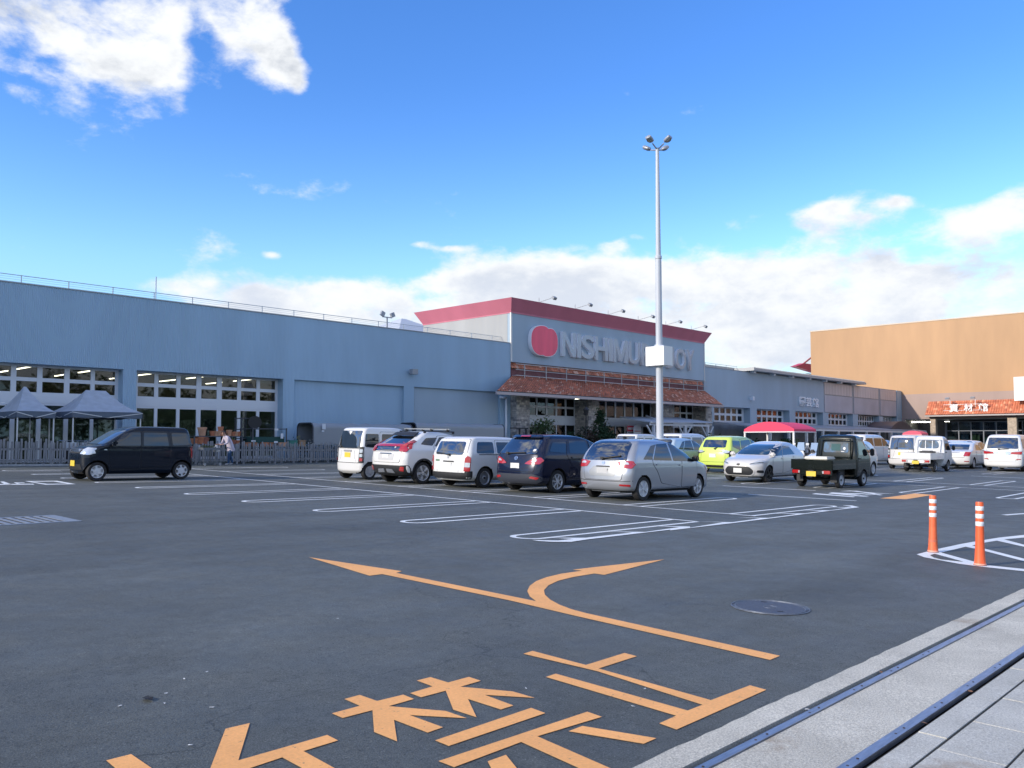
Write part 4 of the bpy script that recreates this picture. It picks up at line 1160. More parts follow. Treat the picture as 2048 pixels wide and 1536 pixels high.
def shell(keys, sub=4, nfront=9, nside=26, nr=2.7):
    """closed body surface from plan outlines stacked in height. keys: (z, x_rear, x_front, half width, rear rounding, front rounding)"""
    K = np.array(keys, float); n = len(K)
    t = np.arange(n); q = np.linspace(0, n - 1, (n - 1) * sub + 1)
    C = [pchip(t, K[:, j], q) for j in range(6)]
    V = []; rows = []
    for z, xr, xf, w, ar, af in zip(*C):
        pts = []
        e = 2 / nr
        for i in range(nfront + 1):                       # rear half edge, centre to side
            a = R(90) * i / nfront
            pts.append((xr + ar - ar * math.cos(a) ** e, w * math.sin(a) ** e))
        for i in range(1, nside):
            s = i / nside
            x = (xr + ar) + (xf - af - xr - ar) * s
            pts.append((x, w))
        for i in range(nfront + 1):
            a = R(90) * (1 - i / nfront)
            pts.append((xf - af + af * math.cos(a) ** e, w * math.sin(a) ** e))
        ring = pts + [(x, -y) for x, y in pts[-2:0:-1]]
        rows.append([(x, y, z) for x, y in ring])
    m = len(rows[0])
    for r in rows: V += r
    Fc = []
    for k in range(len(rows) - 1):
        for i in range(m):
            j = (i + 1) % m
            Fc.append((k * m + i, (k + 1) * m + i, (k + 1) * m + j, k * m + j))
    half = m // 2
    for base, flip in ((0, False), ((len(rows) - 1) * m, True)):
        for i in range(half):
            a, b, c, d = i, i + 1, (m - i - 1) % m, (m - i) % m
            f = [a, b, c, d]
            f2 = []
            for u in f:
                if base + u not in f2: f2.append(base + u)
            if len(f2) >= 3: Fc.append(tuple(f2 if flip else f2[::-1]))
    return V, Fc

def clip_cell(poly, x0, x1, y0, y1):
    for ax, lim, sgn in ((0, x0, 1), (0, x1, -1), (1, y0, 1), (1, y1, -1)):
        out = []
        for i, p in enumerate(poly):
            q = poly[(i + 1) % len(poly)]
            ip, iq = (p[ax] - lim) * sgn >= 0, (q[ax] - lim) * sgn >= 0
            if ip: out.append(p)
            if ip != iq:
                s = (lim - p[ax]) / (q[ax] - p[ax])
                out.append((p[0] + (q[0] - p[0]) * s, p[1] + (q[1] - p[1]) * s))
        poly = out
        if len(poly) < 3: return []
    return poly
def rounded(poly, r=.04, n=3):
    """round the corners of a polygon"""
    out = []; N = len(poly)
    for i, p in enumerate(poly):
        p = Vector(p); a = Vector(poly[i - 1]) - p; b = Vector(poly[(i + 1) % N]) - p
        k = min(r, a.length * .45, b.length * .45)
        p0, p1 = p + a.normalized() * k, p + b.normalized() * k
        for j in range(n + 1):
            s = j / n
            out.append(tuple(p0 * (1 - s) ** 2 + p * 2 * s * (1 - s) + p1 * s * s))
    return out

class Car:
    def __init__(s, mw, spec, paintm, label, name, cat, group=None):
        s.sp = spec; s.paint = paintm
        s.t = thing(name, label, cat, mw=mw, group=group)
        s.L = spec['L']
        V, Fc = shell(spec['keys'])
        s.V, s.F = V, Fc
        s.bvh = BVHTree.FromPolygons([Vector(v) for v in V], Fc)
        s.body()
    def body(s):
        sp = s.sp
        me = bpy.data.meshes.new('body'); me.from_pydata(s.V, [], s.F); me.materials.append(s.paint)
        o = bpy.data.objects.new('body', me); COL.objects.link(o)
        cut = []
        rr = sp['tyre'] / 2 + sp.get('arch', .055)
        wmax = max(k[3] for k in sp['keys'])
        for ax in sp['axles']:
            for sd in (-1, 1):
                b = MB(); n = 28; v = []
                for y in (sd * (wmax - .30), sd * (wmax + .2)):
                    for i in range(n):
                        a = 2 * math.pi * (i + .5) / n
                        v.append((ax + rr * math.cos(a), y, sp['tyre'] / 2 + rr * math.sin(a)))
                b.add(v, [(i, (i + 1) % n, n + (i + 1) % n, n + i) for i in range(n)] + [tuple(range(n))[::-1], tuple(range(n, 2 * n))])
                cm = b.mesh('cut', M_WELL)
                co = bpy.data.objects.new('cut', cm); COL.objects.link(co); cut.append(co)
        for co in cut:
            md = o.modifiers.new('b', 'BOOLEAN'); md.operation = 'DIFFERENCE'; md.object = co; md.solver = 'EXACT'
        dg = bpy.context.evaluated_depsgraph_get(); dg.update()
        nm = bpy.data.meshes.new_from_object(o.evaluated_get(dg))
        bpy.data.objects.remove(o); bpy.data.meshes.remove(me)
        for co in cut:
            cm = co.data; bpy.data.objects.remove(co); bpy.data.meshes.remove(cm)
        nm.materials.clear(); nm.materials.append(s.paint); nm.materials.append(M_WELL); nm.materials.append(M_BLK)
        nm.polygons.foreach_set('use_smooth', [True] * len(nm.polygons))
        low = sp.get('skirt', 0)
        for p in nm.polygons:
            c = p.center; mi = 0
            if p.normal.z < -.8 and c.z < sp['keys'][0][0] + .04: mi = 1
            for ax in sp['axles']:
                d = math.hypot(c.x - ax, c.z - sp['tyre'] / 2)
                if d < rr + .004: mi = 1
            if mi == 0 and low and c.z < low: mi = 2
            p.material_index = mi
        nm.set_sharp_from_angle(angle=R(38))
        nm.name = 'body'
        s.b = link('body', nm, s.t)
    def cast(s, p, d, off):
        loc, nrm, idx, dist = s.bvh.ray_cast(p, d)
        if loc is None:
            loc, nrm, idx, dist = s.bvh.find_nearest(p + d * 2.0)
            if loc is None: return p
        if nrm.dot(d) > 0: nrm = -nrm
        n = -d if nrm.dot(d) > -.05 else nrm
        return loc + n * off + (-d) * off * .3
    def sheet(s, name, poly, face, m, off=.004, parent=None, cell=.07, label=None, lift=0.):
        """a skin-tight panel: the 2-D outline thrown onto the body. face: 'L','R' (x,z), 'B','F' (y,z), 'T' (x,y)"""
        xs_ = [p[0] for p in poly]; ys_ = [p[1] for p in poly]
        x0, x1, y0, y1 = min(xs_), max(xs_), min(ys_), max(ys_)
        nx = max(1, int(math.ceil((x1 - x0) / cell))); ny = max(1, int(math.ceil((y1 - y0) / cell)))
        cache = {}; V = []; Fc = []
        def vert(p):
            k = (round(p[0], 4), round(p[1], 4))
            if k not in cache:
                u, v = p
                if face == 'L': q = s.cast(Vector((u, 3, v)), Vector((0, -1, 0)), off)
                elif face == 'R': q = s.cast(Vector((u, -3, v)), Vector((0, 1, 0)), off)
                elif face == 'B': q = s.cast(Vector((-3, u, v)), Vector((1, 0, 0)), off)
                elif face == 'F': q = s.cast(Vector((9, u, v)), Vector((-1, 0, 0)), off)
                else: q = s.cast(Vector((u, v, 4)), Vector((0, 0, -1)), off)
                cache[k] = len(V); V.append(q)
            return cache[k]
        for i in range(nx):
            for j in range(ny):
                c = clip_cell(poly, x0 + (x1 - x0) * i / nx, x0 + (x1 - x0) * (i + 1) / nx, y0 + (y1 - y0) * j / ny, y0 + (y1 - y0) * (j + 1) / ny)
                if len(c) < 3: continue
                f = []
                for p in c:
                    k = vert(p)
                    if k not in f: f.append(k)
                if len(f) >= 3: Fc.append(f)
        me = bpy.data.meshes.new(name); me.from_pydata(V, [], Fc); me.materials.append(m)
        want = {'L': (0, 1, 0), 'R': (0, -1, 0), 'B': (-1, 0, 0), 'F': (1, 0, 0), 'T': (0, 0, 1)}[face]
        bm = bmesh.new(); bm.from_mesh(me)
        bmesh.ops.recalc_face_normals(bm, faces=bm.faces)
        fl = [f for f in bm.faces if f.normal.dot(Vector(want)) < 0]
        if fl: bmesh.ops.reverse_faces(bm, faces=fl)
        # a short rim turned in towards the body gives the panel an edge of its own
        be = [e for e in bm.edges if e.is_boundary]
        if be and off > .002:
            r_ = bmesh.ops.extrude_edge_only(bm, edges=be)
            for v in [g for g in r_['geom'] if isinstance(g, bmesh.types.BMVert)]: v.co -= Vector(want) * (off + .004)
        bm.to_mesh(me); bm.free()
        me.polygons.foreach_set('use_smooth', [True] * len(me.polygons)); me.set_sharp_from_angle(angle=R(40))
        o = link(name, me, parent or s.t)
        if label: o['label'] = label
        return o
    def both(s, name, poly, m, off=.004, parent=None, **k):
        return [s.sheet(name, poly, f, m, off, parent, **k) for f in ('R', 'L')]
    def mirror(s, name, poly, face, m, off=.004, parent=None, **k):
        return [s.sheet(name, poly, face, m, off, parent, **k), s.sheet(name, [(-a, b) for a, b in poly][::-1], face, m, off, parent, **k)]
    def stroke(s, pts, w):
        """outline of a band along a polyline"""
        L_, R_ = [], []
        for i, p in enumerate(pts):
            a = Vector(pts[max(i - 1, 0)]); b = Vector(pts[min(i + 1, len(pts) - 1)])
            d = (b - a).normalized(); n = Vector((-d.y, d.x)) * w / 2
            L_.append(tuple(Vector(p) + n)); R_.append(tuple(Vector(p) - n))
        return L_ + R_[::-1]
    def gaps(s, name, lines, face, m=None, w=.011, off=.0035, parent=None):
        for ln in lines:
            for a, b in zip(ln, ln[1:]): pass
        objs = []
        for ln in lines:
            objs.append(s.sheet(name, s.stroke(ln, w), face, m or M_GAP, off, parent, cell=.12))
        return objs
    def box(s, name, c, d, m, rot=None, parent=None, bevel=.01, taper=1.):
        b = MB(); b.obox(c, d, rot, taper=taper); me = b.mesh(name, m)
        if bevel:
            bm = bmesh.new(); bm.from_mesh(me)
            bmesh.ops.bevel(bm, geom=bm.edges[:], offset=min(bevel, min(d) * .4), segments=2, affect='EDGES'); bm.to_mesh(me); bm.free()
            me.polygons.foreach_set('use_smooth', [True] * len(me.polygons)); me.set_sharp_from_angle(angle=R(50))
        return link(name, me, parent or s.t)
    def plate(s, x, z, m, w=.33, h=.165, lean=0., y=0.):
        """number plate on a thin backing, standing just off the body"""
        d = Vector((1, 0, 0)) if x < s.L / 2 else Vector((-1, 0, 0))
        loc = s.bvh.ray_cast(Vector((-3 if d.x > 0 else 9, y, z)), d)[0]
        rot = Matrix.Rotation(lean, 3, 'Y')
        p = s.box('number_plate', loc - d * .012, (.008, w, h), m, rot, bevel=.004)
        return p
    def wheels(s, style='alloy', n=7, col=None, width=.175, track=None, rim=.66):
        sp = s.sp; r = sp['tyre'] / 2; wmax = max(k[3] for k in sp['keys'][:7])
        y_out = (track / 2 + width / 2) if track else wmax - .025
        col = col or M_RIM
        b = MB(); w = width; h = r * rim
        prof = [(h * .97, -w / 2 + .012), (r * .93, -w / 2), (r * .985, -w / 2 + .018), (r, -w / 2 + .045), (r, w / 2 - .045), (r * .985, w / 2 - .018), (r * .93, w / 2), (h * 1.02, w / 2 - .004), (h * .97, w / 2 - .02)]
        b.lathe(prof, axis='Y', n=36); b.f = [f for f in b.f if len(f) <= 4]; b.m = b.m[:len(b.f)]
        ty = b.mesh('wheel', M_TYRE, smooth=True, angle=45)
        b = MB()
        b.lathe([(h * .90, w / 2 - .030), (h * .96, w / 2 - .006), (h * 1.01, w / 2 - .004), (h * 1.0, w / 2 - .03)], axis='Y', n=36, mi=0)
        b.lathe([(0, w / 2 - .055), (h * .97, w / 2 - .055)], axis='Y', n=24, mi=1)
        if style == 'alloy':
            for k in range(n):
                a = 2 * math.pi * k / n
                for off_ in (-.10, .10) if n <= 6 else (0,):
                    aa = a + off_
                    M3 = Matrix.Rotation(-aa, 3, 'Y')
                    c = M3 @ Vector((h * .52, w / 2 - .022, 0))
                    b.obox(c, (h * .86, .030, h * (.15 if n <= 6 else .17)), M3, 0)
            b.lathe([(0, w / 2 - .004), (h * .2, w / 2 - .006), (h * .23, w / 2 - .03)], axis='Y', n=16, mi=0)
        elif style == 'cover':
            b.lathe([(h * .30, w / 2 - .010), (h * .58, w / 2 - .012), (h * .60, w / 2 - .03)], axis='Y', n=36, mi=0); b.lathe([(0, w / 2 - .008), (h * .31, w / 2 - .010)], axis='Y', n=24, mi=0)
            for k in range(n):
                a = 2 * math.pi * k / n; M3 = Matrix.Rotation(-a, 3, 'Y')
                b.obox(M3 @ Vector((h * .76, w / 2 - .020, 0)), (h * .42, .024, h * .30), M3, 0)
        else:  # plain steel wheel with round holes
            b.lathe([(0, w / 2 - .03), (h * .34, w / 2 - .028), (h * .42, w / 2 - .045), (h * .55, w / 2 - .040), (h * .80, w / 2 - .038), (h * .93, w / 2 - .03)], axis='Y', n=32, mi=0)
            for k in range(10):
                a = 2 * math.pi * k / 10; c = (h * .69 * math.cos(a), w / 2 - .0365, h * .69 * math.sin(a))
                b.lathe([(0, .002), (h * .075, .002), (h * .075, 0)], c=c, axis='Y', n=8, mi=1)
            b.lathe([(h * .2, w / 2 - .03), (h * .19, w / 2 - .002), (0, w / 2)], axis='Y', n=14, mi=1)
        ri = b.mesh('rim', [col, M_RIMD], smooth=True, angle=30)
        for ax in sp['axles']:
            for sd in (1, -1):
                o = link('wheel', ty, s.t)
                o.matrix_basis = Matrix.Translation((ax, sd * (y_out - w / 2), r)) @ (Matrix.Identity(4) if sd > 0 else Matrix.Rotation(math.pi, 4, 'Z')) @ Matrix.Rotation(rng.uniform(0, 6), 4, 'Y')
                link('rim', ri, o)
    def mirrors(s, x, z, m, y=None, d=(.13, .2, .15), post=True):
        for sd in (-1, 1):
            loc = s.bvh.ray_cast(Vector((x, sd * 3, z)), Vector((0, -sd, 0)))[0]
            if loc is None: continue
            s.box('side_mirror', (x, loc.y + sd * (d[1] / 2 + .02), z + .03), d, m, bevel=.04)
            s.box('mirror_stalk', (x, loc.y + sd * .03, z - .03), (.07, .1, .05), M_BLK)
    def handle(s, x, z, w=.17, m=None, sides=('R', 'L')):
        for f in sides:
            s.sheet('door_handle', rounded([(x, z - .018), (x + w, z - .018), (x + w, z + .018), (x, z + .018)], .012), f, m or s.paint, .022)
    def wiper(s, y0, y1, z0, z1, m=None):
        a = s.cast(Vector((-3, y0, z0)), Vector((1, 0, 0)), .03); b_ = s.cast(Vector((-3, y1, z1)), Vector((1, 0, 0)), .03)
        b = MB(); b.bar(a, b_, .03, .025); b.obox(a, (.05, .08, .06)); return b.build('wiper', M_BLK, s.t, local=True)
    def door(s, poly, winpoly=None, handle=None, glass=None, sides=('R', 'L')):
        for f in sides:
            s.sheet('door_gap', rounded(poly, .05), f, M_GAP, .0022)
            c = Vector((sum(p[0] for p in poly) / len(poly), sum(p[1] for p in poly) / len(poly)))
            ins = []
            for p in poly:
                v = Vector(p) - c; ins.append(tuple(c + v * (1 - .011 / max(v.length, .1))))
            d = s.sheet('door', rounded(ins, .05), f, s.paint, .0045)
            if handle: s.sheet('handle', rounded([(handle[0], handle[1] - .02), (handle[0] + .17, handle[1] - .02), (handle[0] + .17, handle[1] + .02), (handle[0], handle[1] + .02)], .014), f, handle[2] if len(handle) > 2 else s.paint, .026, d)
            if winpoly: s.sheet('window', rounded(winpoly, .035), f, glass or M_GLASS, .008, d)

def place(x, y, heading, spec, at='rear'):
    """matrix for a car whose rear axle centre stands at x, y; local x = 0 at the rear bumper"""
    m = ground_frame(x, y, heading)
    return m @ Matrix.Translation((-spec['axles'][0], 0, 0))
H0 = R(-.3); HB = R(180 - .3)

# ------------------------------------------------------------------ small hatchback seen from behind (silver)
HATCH = dict(L=3.995, tyre=.605, axles=(.64, 3.17), arch=.04, keys=[
    (.20, .16, 3.85, .72, .30, .45), (.30, .05, 3.95, .815, .30, .50), (.48, .00, 3.99, .838, .28, .55), (.64, .005, 3.995, .847, .26, .60), (.80, .04, 3.96, .848, .24, .62),
    (.88, .06, 3.86, .845, .22, .60), (.95, .075, 3.58, .838, .22, .50), (1.00, .09, 3.22, .825, .21, .42), (1.05, .11, 3.06, .812, .20, .40), (1.16, .17, 2.88, .780, .20, .38), (1.30, .28, 2.60, .730, .20, .36), (1.42, .40, 2.28, .680, .22, .34), (1.49, .54, 2.00, .615, .24, .32), (1.528, .80, 1.70, .49, .24, .30), (1.545, 1.05, 1.42, .30, .1, .1)])
def make_hatch(mw, pm, label, group=None):
    c = Car(mw, HATCH, pm, label, 'parked_car', 'car', group)
    c.door([(1.40, .42), (2.30, .30), (2.33, .62), (2.33, 1.0), (1.90, 1.44), (1.30, 1.40), (1.02, 1.10), (1.00, .92), (1.22, .70)], [(1.04, 1.01), (1.88, .99), (1.82, 1.43), (1.36, 1.41)], (1.14, .90))
    c.door([(2.35, .30), (3.05, .30), (3.10, .60), (3.06, .98), (2.55, 1.34), (1.94, 1.45), (2.35, 1.0)], [(1.95, .985), (2.92, .965), (2.42, 1.36), (1.90, 1.435)], (2.20, .88))
    c.both('quarter_window', rounded([(.62, 1.03), (.99, 1.02), (1.30, 1.40), (1.10, 1.37)], .02), M_GLASS, .006)
    c.both('quarter_window', rounded([(2.94, .995), (3.22, .99), (2.62, 1.29), (2.45, 1.30)], .015), M_GLASS, .006)
    c.sheet('rear_window', rounded([(-.66, .985), (.66, .985), (.60, 1.40), (.46, 1.47), (-.46, 1.47), (-.60, 1.40)], .05), 'B', M_GLASSR, .008)
    c.sheet('tailgate_gap', rounded([(-.57, .50), (.57, .50), (.66, .96), (.60, 1.0), (-.60, 1.0), (-.66, .96)], .05), 'B', M_GAP, .0022)
    tg = c.sheet('tailgate', rounded([(-.56, .51), (.56, .51), (.65, .955), (.59, .99), (-.59, .99), (-.65, .955)], .05), 'B', pm, .0045)
    c.mirror('tail_light', rounded([(.42, .955), (.52, .82), (.80, .80), (.845, .90), (.80, .99), (.62, .985)], .025), 'B', M_TAIL, .012)
    c.mirror('reversing_light', rounded([(.55, .91), (.64, .90), (.74, .90), (.70, .955), (.58, .955)], .02), 'B', M_CLEAR, .016)
    c.sheet('plate_recess', rounded([(-.36, .60), (.36, .60), (.44, .70), (.30, .84), (-.30, .84), (-.44, .70)], .03), 'B', mat('silver_recess', (.30, .31, .32), .4, metal=.5), .008)
    c.plate(0, .71, mat('greyed_plate', (.52, .52, .52), .5)); c.sheet('plate_trim', rounded([(-.22, .82), (.22, .82), (.20, .85), (-.20, .85)], .01), 'B', M_BLK, .014)
    for k in range(1): pass
    ring = [(.048 * math.cos(a), .925 + .040 * math.sin(a)) for a in [2 * math.pi * i / 16 for i in range(16)]]
    eb = c.sheet('badge', ring, 'B', M_CHROME, .012); c.sheet('badge_inset', [(x * .8, .925 + (z - .925) * .8) for x, z in ring], 'B', pm, .0135, eb)
    for p in ([(-.026, .903), (-.016, .903), (-.016, .947), (-.026, .947)], [(.016, .903), (.026, .903), (.026, .947), (.016, .947)], [(-.016, .92), (.016, .92), (.016, .93), (-.016, .93)]): c.sheet('badge_letter', p, 'B', M_CHROME, .0155, eb)
    c.mirror('reflector', rounded([(.50, .37), (.76, .36), (.77, .41), (.52, .415)], .01), 'B', M_TAIL, .008)
    c.sheet('bumper_gap', c.stroke([(-.82, .50), (-.56, .48), (.56, .48), (.82, .50)], .012), 'B', M_GAP, .004)
    c.sheet('windscreen', rounded([(-.66, 1.05), (.66, 1.05), (.54, 1.42), (-.54, 1.42)], .05), 'F', M_GLASSL, .006)
    c.mirror('headlight', rounded([(.52, .78), (.82, .72), (.84, .86), (.62, .88)], .03), 'F', M_CLEAR, .01)
    c.sheet('grille', rounded([(-.5, .32), (.5, .32), (.6, .52), (-.6, .52)], .05), 'F', M_BLK, .006)
    c.wiper(.05, -.48, 1.03, 1.10); c.mirrors(2.93, 1.02, M_BLK)
    c.box('aerial', (.95, 0, 1.565), (.16, .04, .05), M_BLK, bevel=.015)
    c.sheet('sill_trim', [(1.02, .22), (2.78, .22), (2.78, .27), (1.02, .27)], 'R', M_BLK, .004)
    c.wheels('alloy', 5); return c
make_hatch(place(17.72, 13.02, H0, HATCH), P_SILVER, 'silver hatchback parked rear to camera, nearest car of the front row')

# ------------------------------------------------------------------ navy minivan
MINI = dict(L=4.585, tyre=.64, axles=(.86, 3.61), keys=[
    (.20, .18, 4.45, .74, .30, .50), (.32, .03, 4.55, .845, .30, .55), (.50, .00, 4.58, .868, .30, .60), (.68, .02, 4.585, .875, .28, .65), (.84, .06, 4.53, .875, .26, .65),
    (.93, .08, 4.38, .872, .25, .6), (1.00, .10, 4.05, .862, .25, .5), (1.06, .12, 3.70, .848, .24, .45), (1.12, .15, 3.45, .828, .24, .42), (1.24, .24, 3.20, .785, .24, .40), (1.38, .36, 2.85, .735, .24, .38), (1.50, .48, 2.50, .685, .25, .36), (1.57, .60, 2.2, .625, .25, .36), (1.605, .90, 1.9, .50, .24, .3), (1.62, 1.2, 1.6, .32, .1, .1)])
c = Car(place(18.02, 16.10, H0, MINI), MINI, P_NAVY, 'dark navy minivan parked rear to camera, with bright clouds mirrored in its rear window', 'parked_car', 'car')
c.door([(1.30, .42), (2.30, .34), (2.32, 1.02), (2.28, 1.50), (1.40, 1.48), (1.22, 1.06), (1.40, .78)], [(1.36, 1.10), (2.24, 1.09), (2.20, 1.45), (1.46, 1.44)], (1.42, .98))
c.door([(2.34, .34), (3.25, .34), (3.40, .7), (3.30, 1.06), (2.72, 1.42), (2.30, 1.50), (2.34, 1.02)], [(2.34, 1.09), (3.22, 1.06), (2.74, 1.38), (2.32, 1.45)], (2.42, .96))
c.both('quarter_window', rounded([(.52, 1.14), (1.20, 1.11), (1.32, 1.42), (.74, 1.40)], .05), M_GLASS, .006)
c.sheet('rear_window', rounded([(-.66, 1.08), (-.2, 1.04), (.2, 1.04), (.66, 1.08), (.60, 1.44), (.48, 1.49), (-.48, 1.49), (-.60, 1.44)], .05), 'B', M_GLASSR, .008)
c.sheet('spoiler', rounded([(-.56, 1.49), (.56, 1.49), (.50, 1.55), (-.50, 1.55)], .02), 'B', P_NAVY, .05)
c.sheet('brake_light', rounded([(-.18, 1.50), (.18, 1.50), (.17, 1.535), (-.17, 1.535)], .01), 'B', M_TAIL, .062)
c.sheet('tailgate_gap', rounded([(-.66, .58), (.66, .58), (.72, 1.06), (-.72, 1.06)], .05), 'B', M_GAP, .0022)
c.sheet('tailgate', rounded([(-.65, .59), (.65, .59), (.71, 1.05), (-.71, 1.05)], .05), 'B', P_NAVY, .0045)
tl = c.mirror('tail_light', rounded([(.34, .80), (.50, .78), (.80, .80), (.868, .90), (.80, .985), (.62, .95), (.42, .86)], .03), 'B', M_TAIL, .016)
c.mirror('reversing_light', rounded([(.54, .86), (.70, .86), (.72, .93), (.62, .92)], .02), 'B', M_CLEAR, .021)
c.plate(0, .73, M_PLATEW)
ring = [(.062 * math.cos(a), .945 + .05 * math.sin(a)) for a in [2 * math.pi * i / 18 for i in range(18)]]
eb = c.sheet('badge', ring, 'B', M_CHROME, .014); c.sheet('badge_inset', [(x * .8, .945 + (z - .945) * .8) for x, z in ring], 'B', P_NAVY, .0155, eb)
for sg in (-1, 1): c.sheet('badge_wing', [(0, .922), (0, .938), (sg * .022, .958), (sg * .052, .966), (sg * .05, .952), (sg * .026, .942)][::sg], 'B', M_CHROME, .0175, eb)
c.sheet('rear_bumper', rounded([(-.84, .34), (-.70, .27), (.70, .27), (.84, .34), (.86, .46), (.66, .52), (-.66, .52), (-.86, .46)], .05), 'B', mat('dark_grey_bumper', (.035, .04, .055), .5), .008)
c.mirror('reflector', rounded([(.52, .42), (.74, .38), (.80, .44), (.58, .47)], .02), 'B', M_TAIL, .014)
c.sheet('windscreen', rounded([(-.72, 1.12), (.72, 1.12), (.60, 1.50), (-.60, 1.50)], .05), 'F', M_GLASSL, .006)
c.mirror('headlight', rounded([(.5, .72), (.84, .70), (.86, .88), (.62, .88)], .03), 'F', M_CLEAR, .01)
c.wiper(.35, -.3, 1.07, 1.10); c.mirrors(3.30, 1.09, P_NAVY); c.box('aerial', (.85, 0, 1.635), (.16, .04, .05), M_BLK, bevel=.015)
c.sheet('sticker', rounded([(-.60, 1.14), (-.52, 1.14), (-.52, 1.20), (-.60, 1.20)], .02), 'B', M_STICK, .012)
c.wheels('alloy', 7)

# ------------------------------------------------------------------ plain white estate van
VAN = dict(L=4.245, tyre=.60, axles=(.77, 3.32), keys=[
    (.22, .10, 4.10, .72, .25, .40), (.34, .00, 4.20, .815, .25, .45), (.52, .00, 4.24, .838, .24, .5), (.72, .02, 4.245, .845, .22, .55), (.84, .03, 4.20, .845, .20, .55),
    (.92, .04, 4.02, .842, .20, .5), (.98, .05, 3.62, .835, .20, .45), (1.04, .06, 3.35, .822, .20, .42), (1.14, .10, 3.16, .790, .20, .40), (1.26, .15, 2.92, .752, .20, .38), (1.38, .21, 2.66, .712, .20, .36), (1.46, .28, 2.45, .672, .22, .36), (1.50, .42, 2.22, .60, .24, .34), (1.52, .7, 1.9, .45, .2, .3), (1.528, 1.0, 1.6, .3, .1, .1)])
c = Car(place(17.85, 18.75, H0, VAN), VAN, P_WHITE, 'plain white estate van with steel wheels, parked between the white crossover and navy minivan', 'parked_van', 'van')
c.door([(1.28, .42), (2.10, .30), (2.12, 1.0), (2.08, 1.42), (1.24, 1.42), (1.20, .95), (1.30, .70)], [(1.27, 1.02), (2.06, 1.02), (2.04, 1.36), (1.30, 1.36)], (1.32, .92, M_BLK))
c.door([(2.14, .30), (3.02, .30), (3.06, .7), (3.00, 1.0), (2.55, 1.38), (2.10, 1.42), (2.14, 1.0)], [(2.13, 1.02), (2.96, 1.0), (2.54, 1.34), (2.11, 1.36)], (2.22, .90, M_BLK))
c.both('quarter_window', rounded([(.40, 1.03), (1.14, 1.02), (1.16, 1.36), (.52, 1.36)], .06), M_GLASS, .006)
c.sheet('tailgate_gap', rounded([(-.70, .44), (.70, .44), (.73, 1.0), (.66, 1.44), (-.66, 1.44), (-.73, 1.0)], .05), 'B', M_GAP, .0022)
tg = c.sheet('tailgate', rounded([(-.69, .45), (.69, .45), (.72, 1.0), (.65, 1.43), (-.65, 1.43), (-.72, 1.0)], .05), 'B', P_WHITE, .0045)
c.sheet('rear_window', rounded([(-.60, .97), (.60, .97), (.57, 1.36), (-.57, 1.36)], .08), 'B', M_GLASSR, .010)
c.mirror('tail_light', rounded([(.66, .50), (.815, .50), (.83, .90), (.76, .95), (.69, .90)], .03), 'B', M_TAIL, .018)
c.mirror('reversing_light', rounded([(.68, .62), (.81, .62), (.82, .75), (.69, .75)], .01), 'B', M_CLEAR, .023)
c.sheet('rear_bumper', rounded([(-.80, .27), (.80, .27), (.835, .44), (.60, .455), (-.60, .455), (-.835, .44)], .02), 'B', M_BLK, .010)
c.both('bumper_corner', [(.02, .30), (.26, .27), (.24, .50), (.02, .52)], M_BLK, .006)
c.plate(0, .66, M_PLATEW); c.sheet('handle_strip', rounded([(-.26, .755), (.2, .755), (.2, .79), (-.26, .79)], .01), 'B', M_BLK, .016)
c.sheet('sticker', rounded([(.38, .77), (.56, .77), (.56, .82), (.38, .82)], .01), 'B', mat('green_sticker', (.12, .22, .14), .5), .012)
ring = [(.045 * math.cos(a), .89 + .03 * math.sin(a)) for a in [2 * math.pi * i / 16 for i in range(16)]]
eb = c.sheet('badge', ring, 'B', M_CHROME, .012); c.sheet('badge_inset', [(x * .75, .89 + (z - .89) * .7) for x, z in ring], 'B', P_WHITE, .0135, eb)
c.sheet('badge_letter', [(-.006, .862), (.006, .862), (.006, .918), (-.006, .918)], 'B', M_CHROME, .0155, eb)
c.sheet('side_trim', c.stroke([(.5, .99), (2.0, .985), (3.0, .97)], .02), 'R', M_BLK, .006)
c.sheet('windscreen', rounded([(-.70, 1.06), (.70, 1.06), (.60, 1.42), (-.60, 1.42)], .05), 'F', M_GLASSL, .006)
c.wiper(-.05, .46, .965, 1.02); c.mirrors(3.05, 1.03, M_BLK); c.wheels('steel', col=M_STEEL)

# ------------------------------------------------------------------ white crossover with red light bar and roof rails
CROSS = dict(L=4.405, tyre=.69, axles=(.82, 3.49), arch=.06, skirt=.36, keys=[
    (.24, .20, 4.22, .76, .30, .50), (.36, .06, 4.36, .875, .30, .55), (.54, .00, 4.40, .898, .30, .60), (.74, .00, 4.405, .902, .28, .65), (.92, .03, 4.36, .900, .26, .65),
    (1.02, .05, 4.15, .892, .25, .6), (1.08, .07, 3.75, .880, .25, .5), (1.13, .10, 3.40, .862, .24, .45), (1.20, .16, 3.20, .832, .24, .42), (1.30, .34, 2.98, .790, .24, .40), (1.42, .58, 2.68, .740, .25, .38), (1.54, .78, 2.36, .685, .26, .36), (1.61, .95, 2.05, .62, .26, .34), (1.645, 1.2, 1.8, .48, .2, .3), (1.66, 1.4, 1.6, .3, .1, .1)])
c = Car(place(17.55, 21.25, H0, CROSS), CROSS, P_PEARL, 'white crossover with red tail light bar and roof rails, parked rear to camera', 'parked_car', 'car')
c.door([(1.42, .44), (2.26, .36), (2.28, 1.1), (2.20, 1.55), (1.50, 1.52), (1.24, 1.14), (1.36, .86)], [(1.30, 1.18), (2.22, 1.16), (2.16, 1.50), (1.58, 1.47)], (1.42, 1.0))
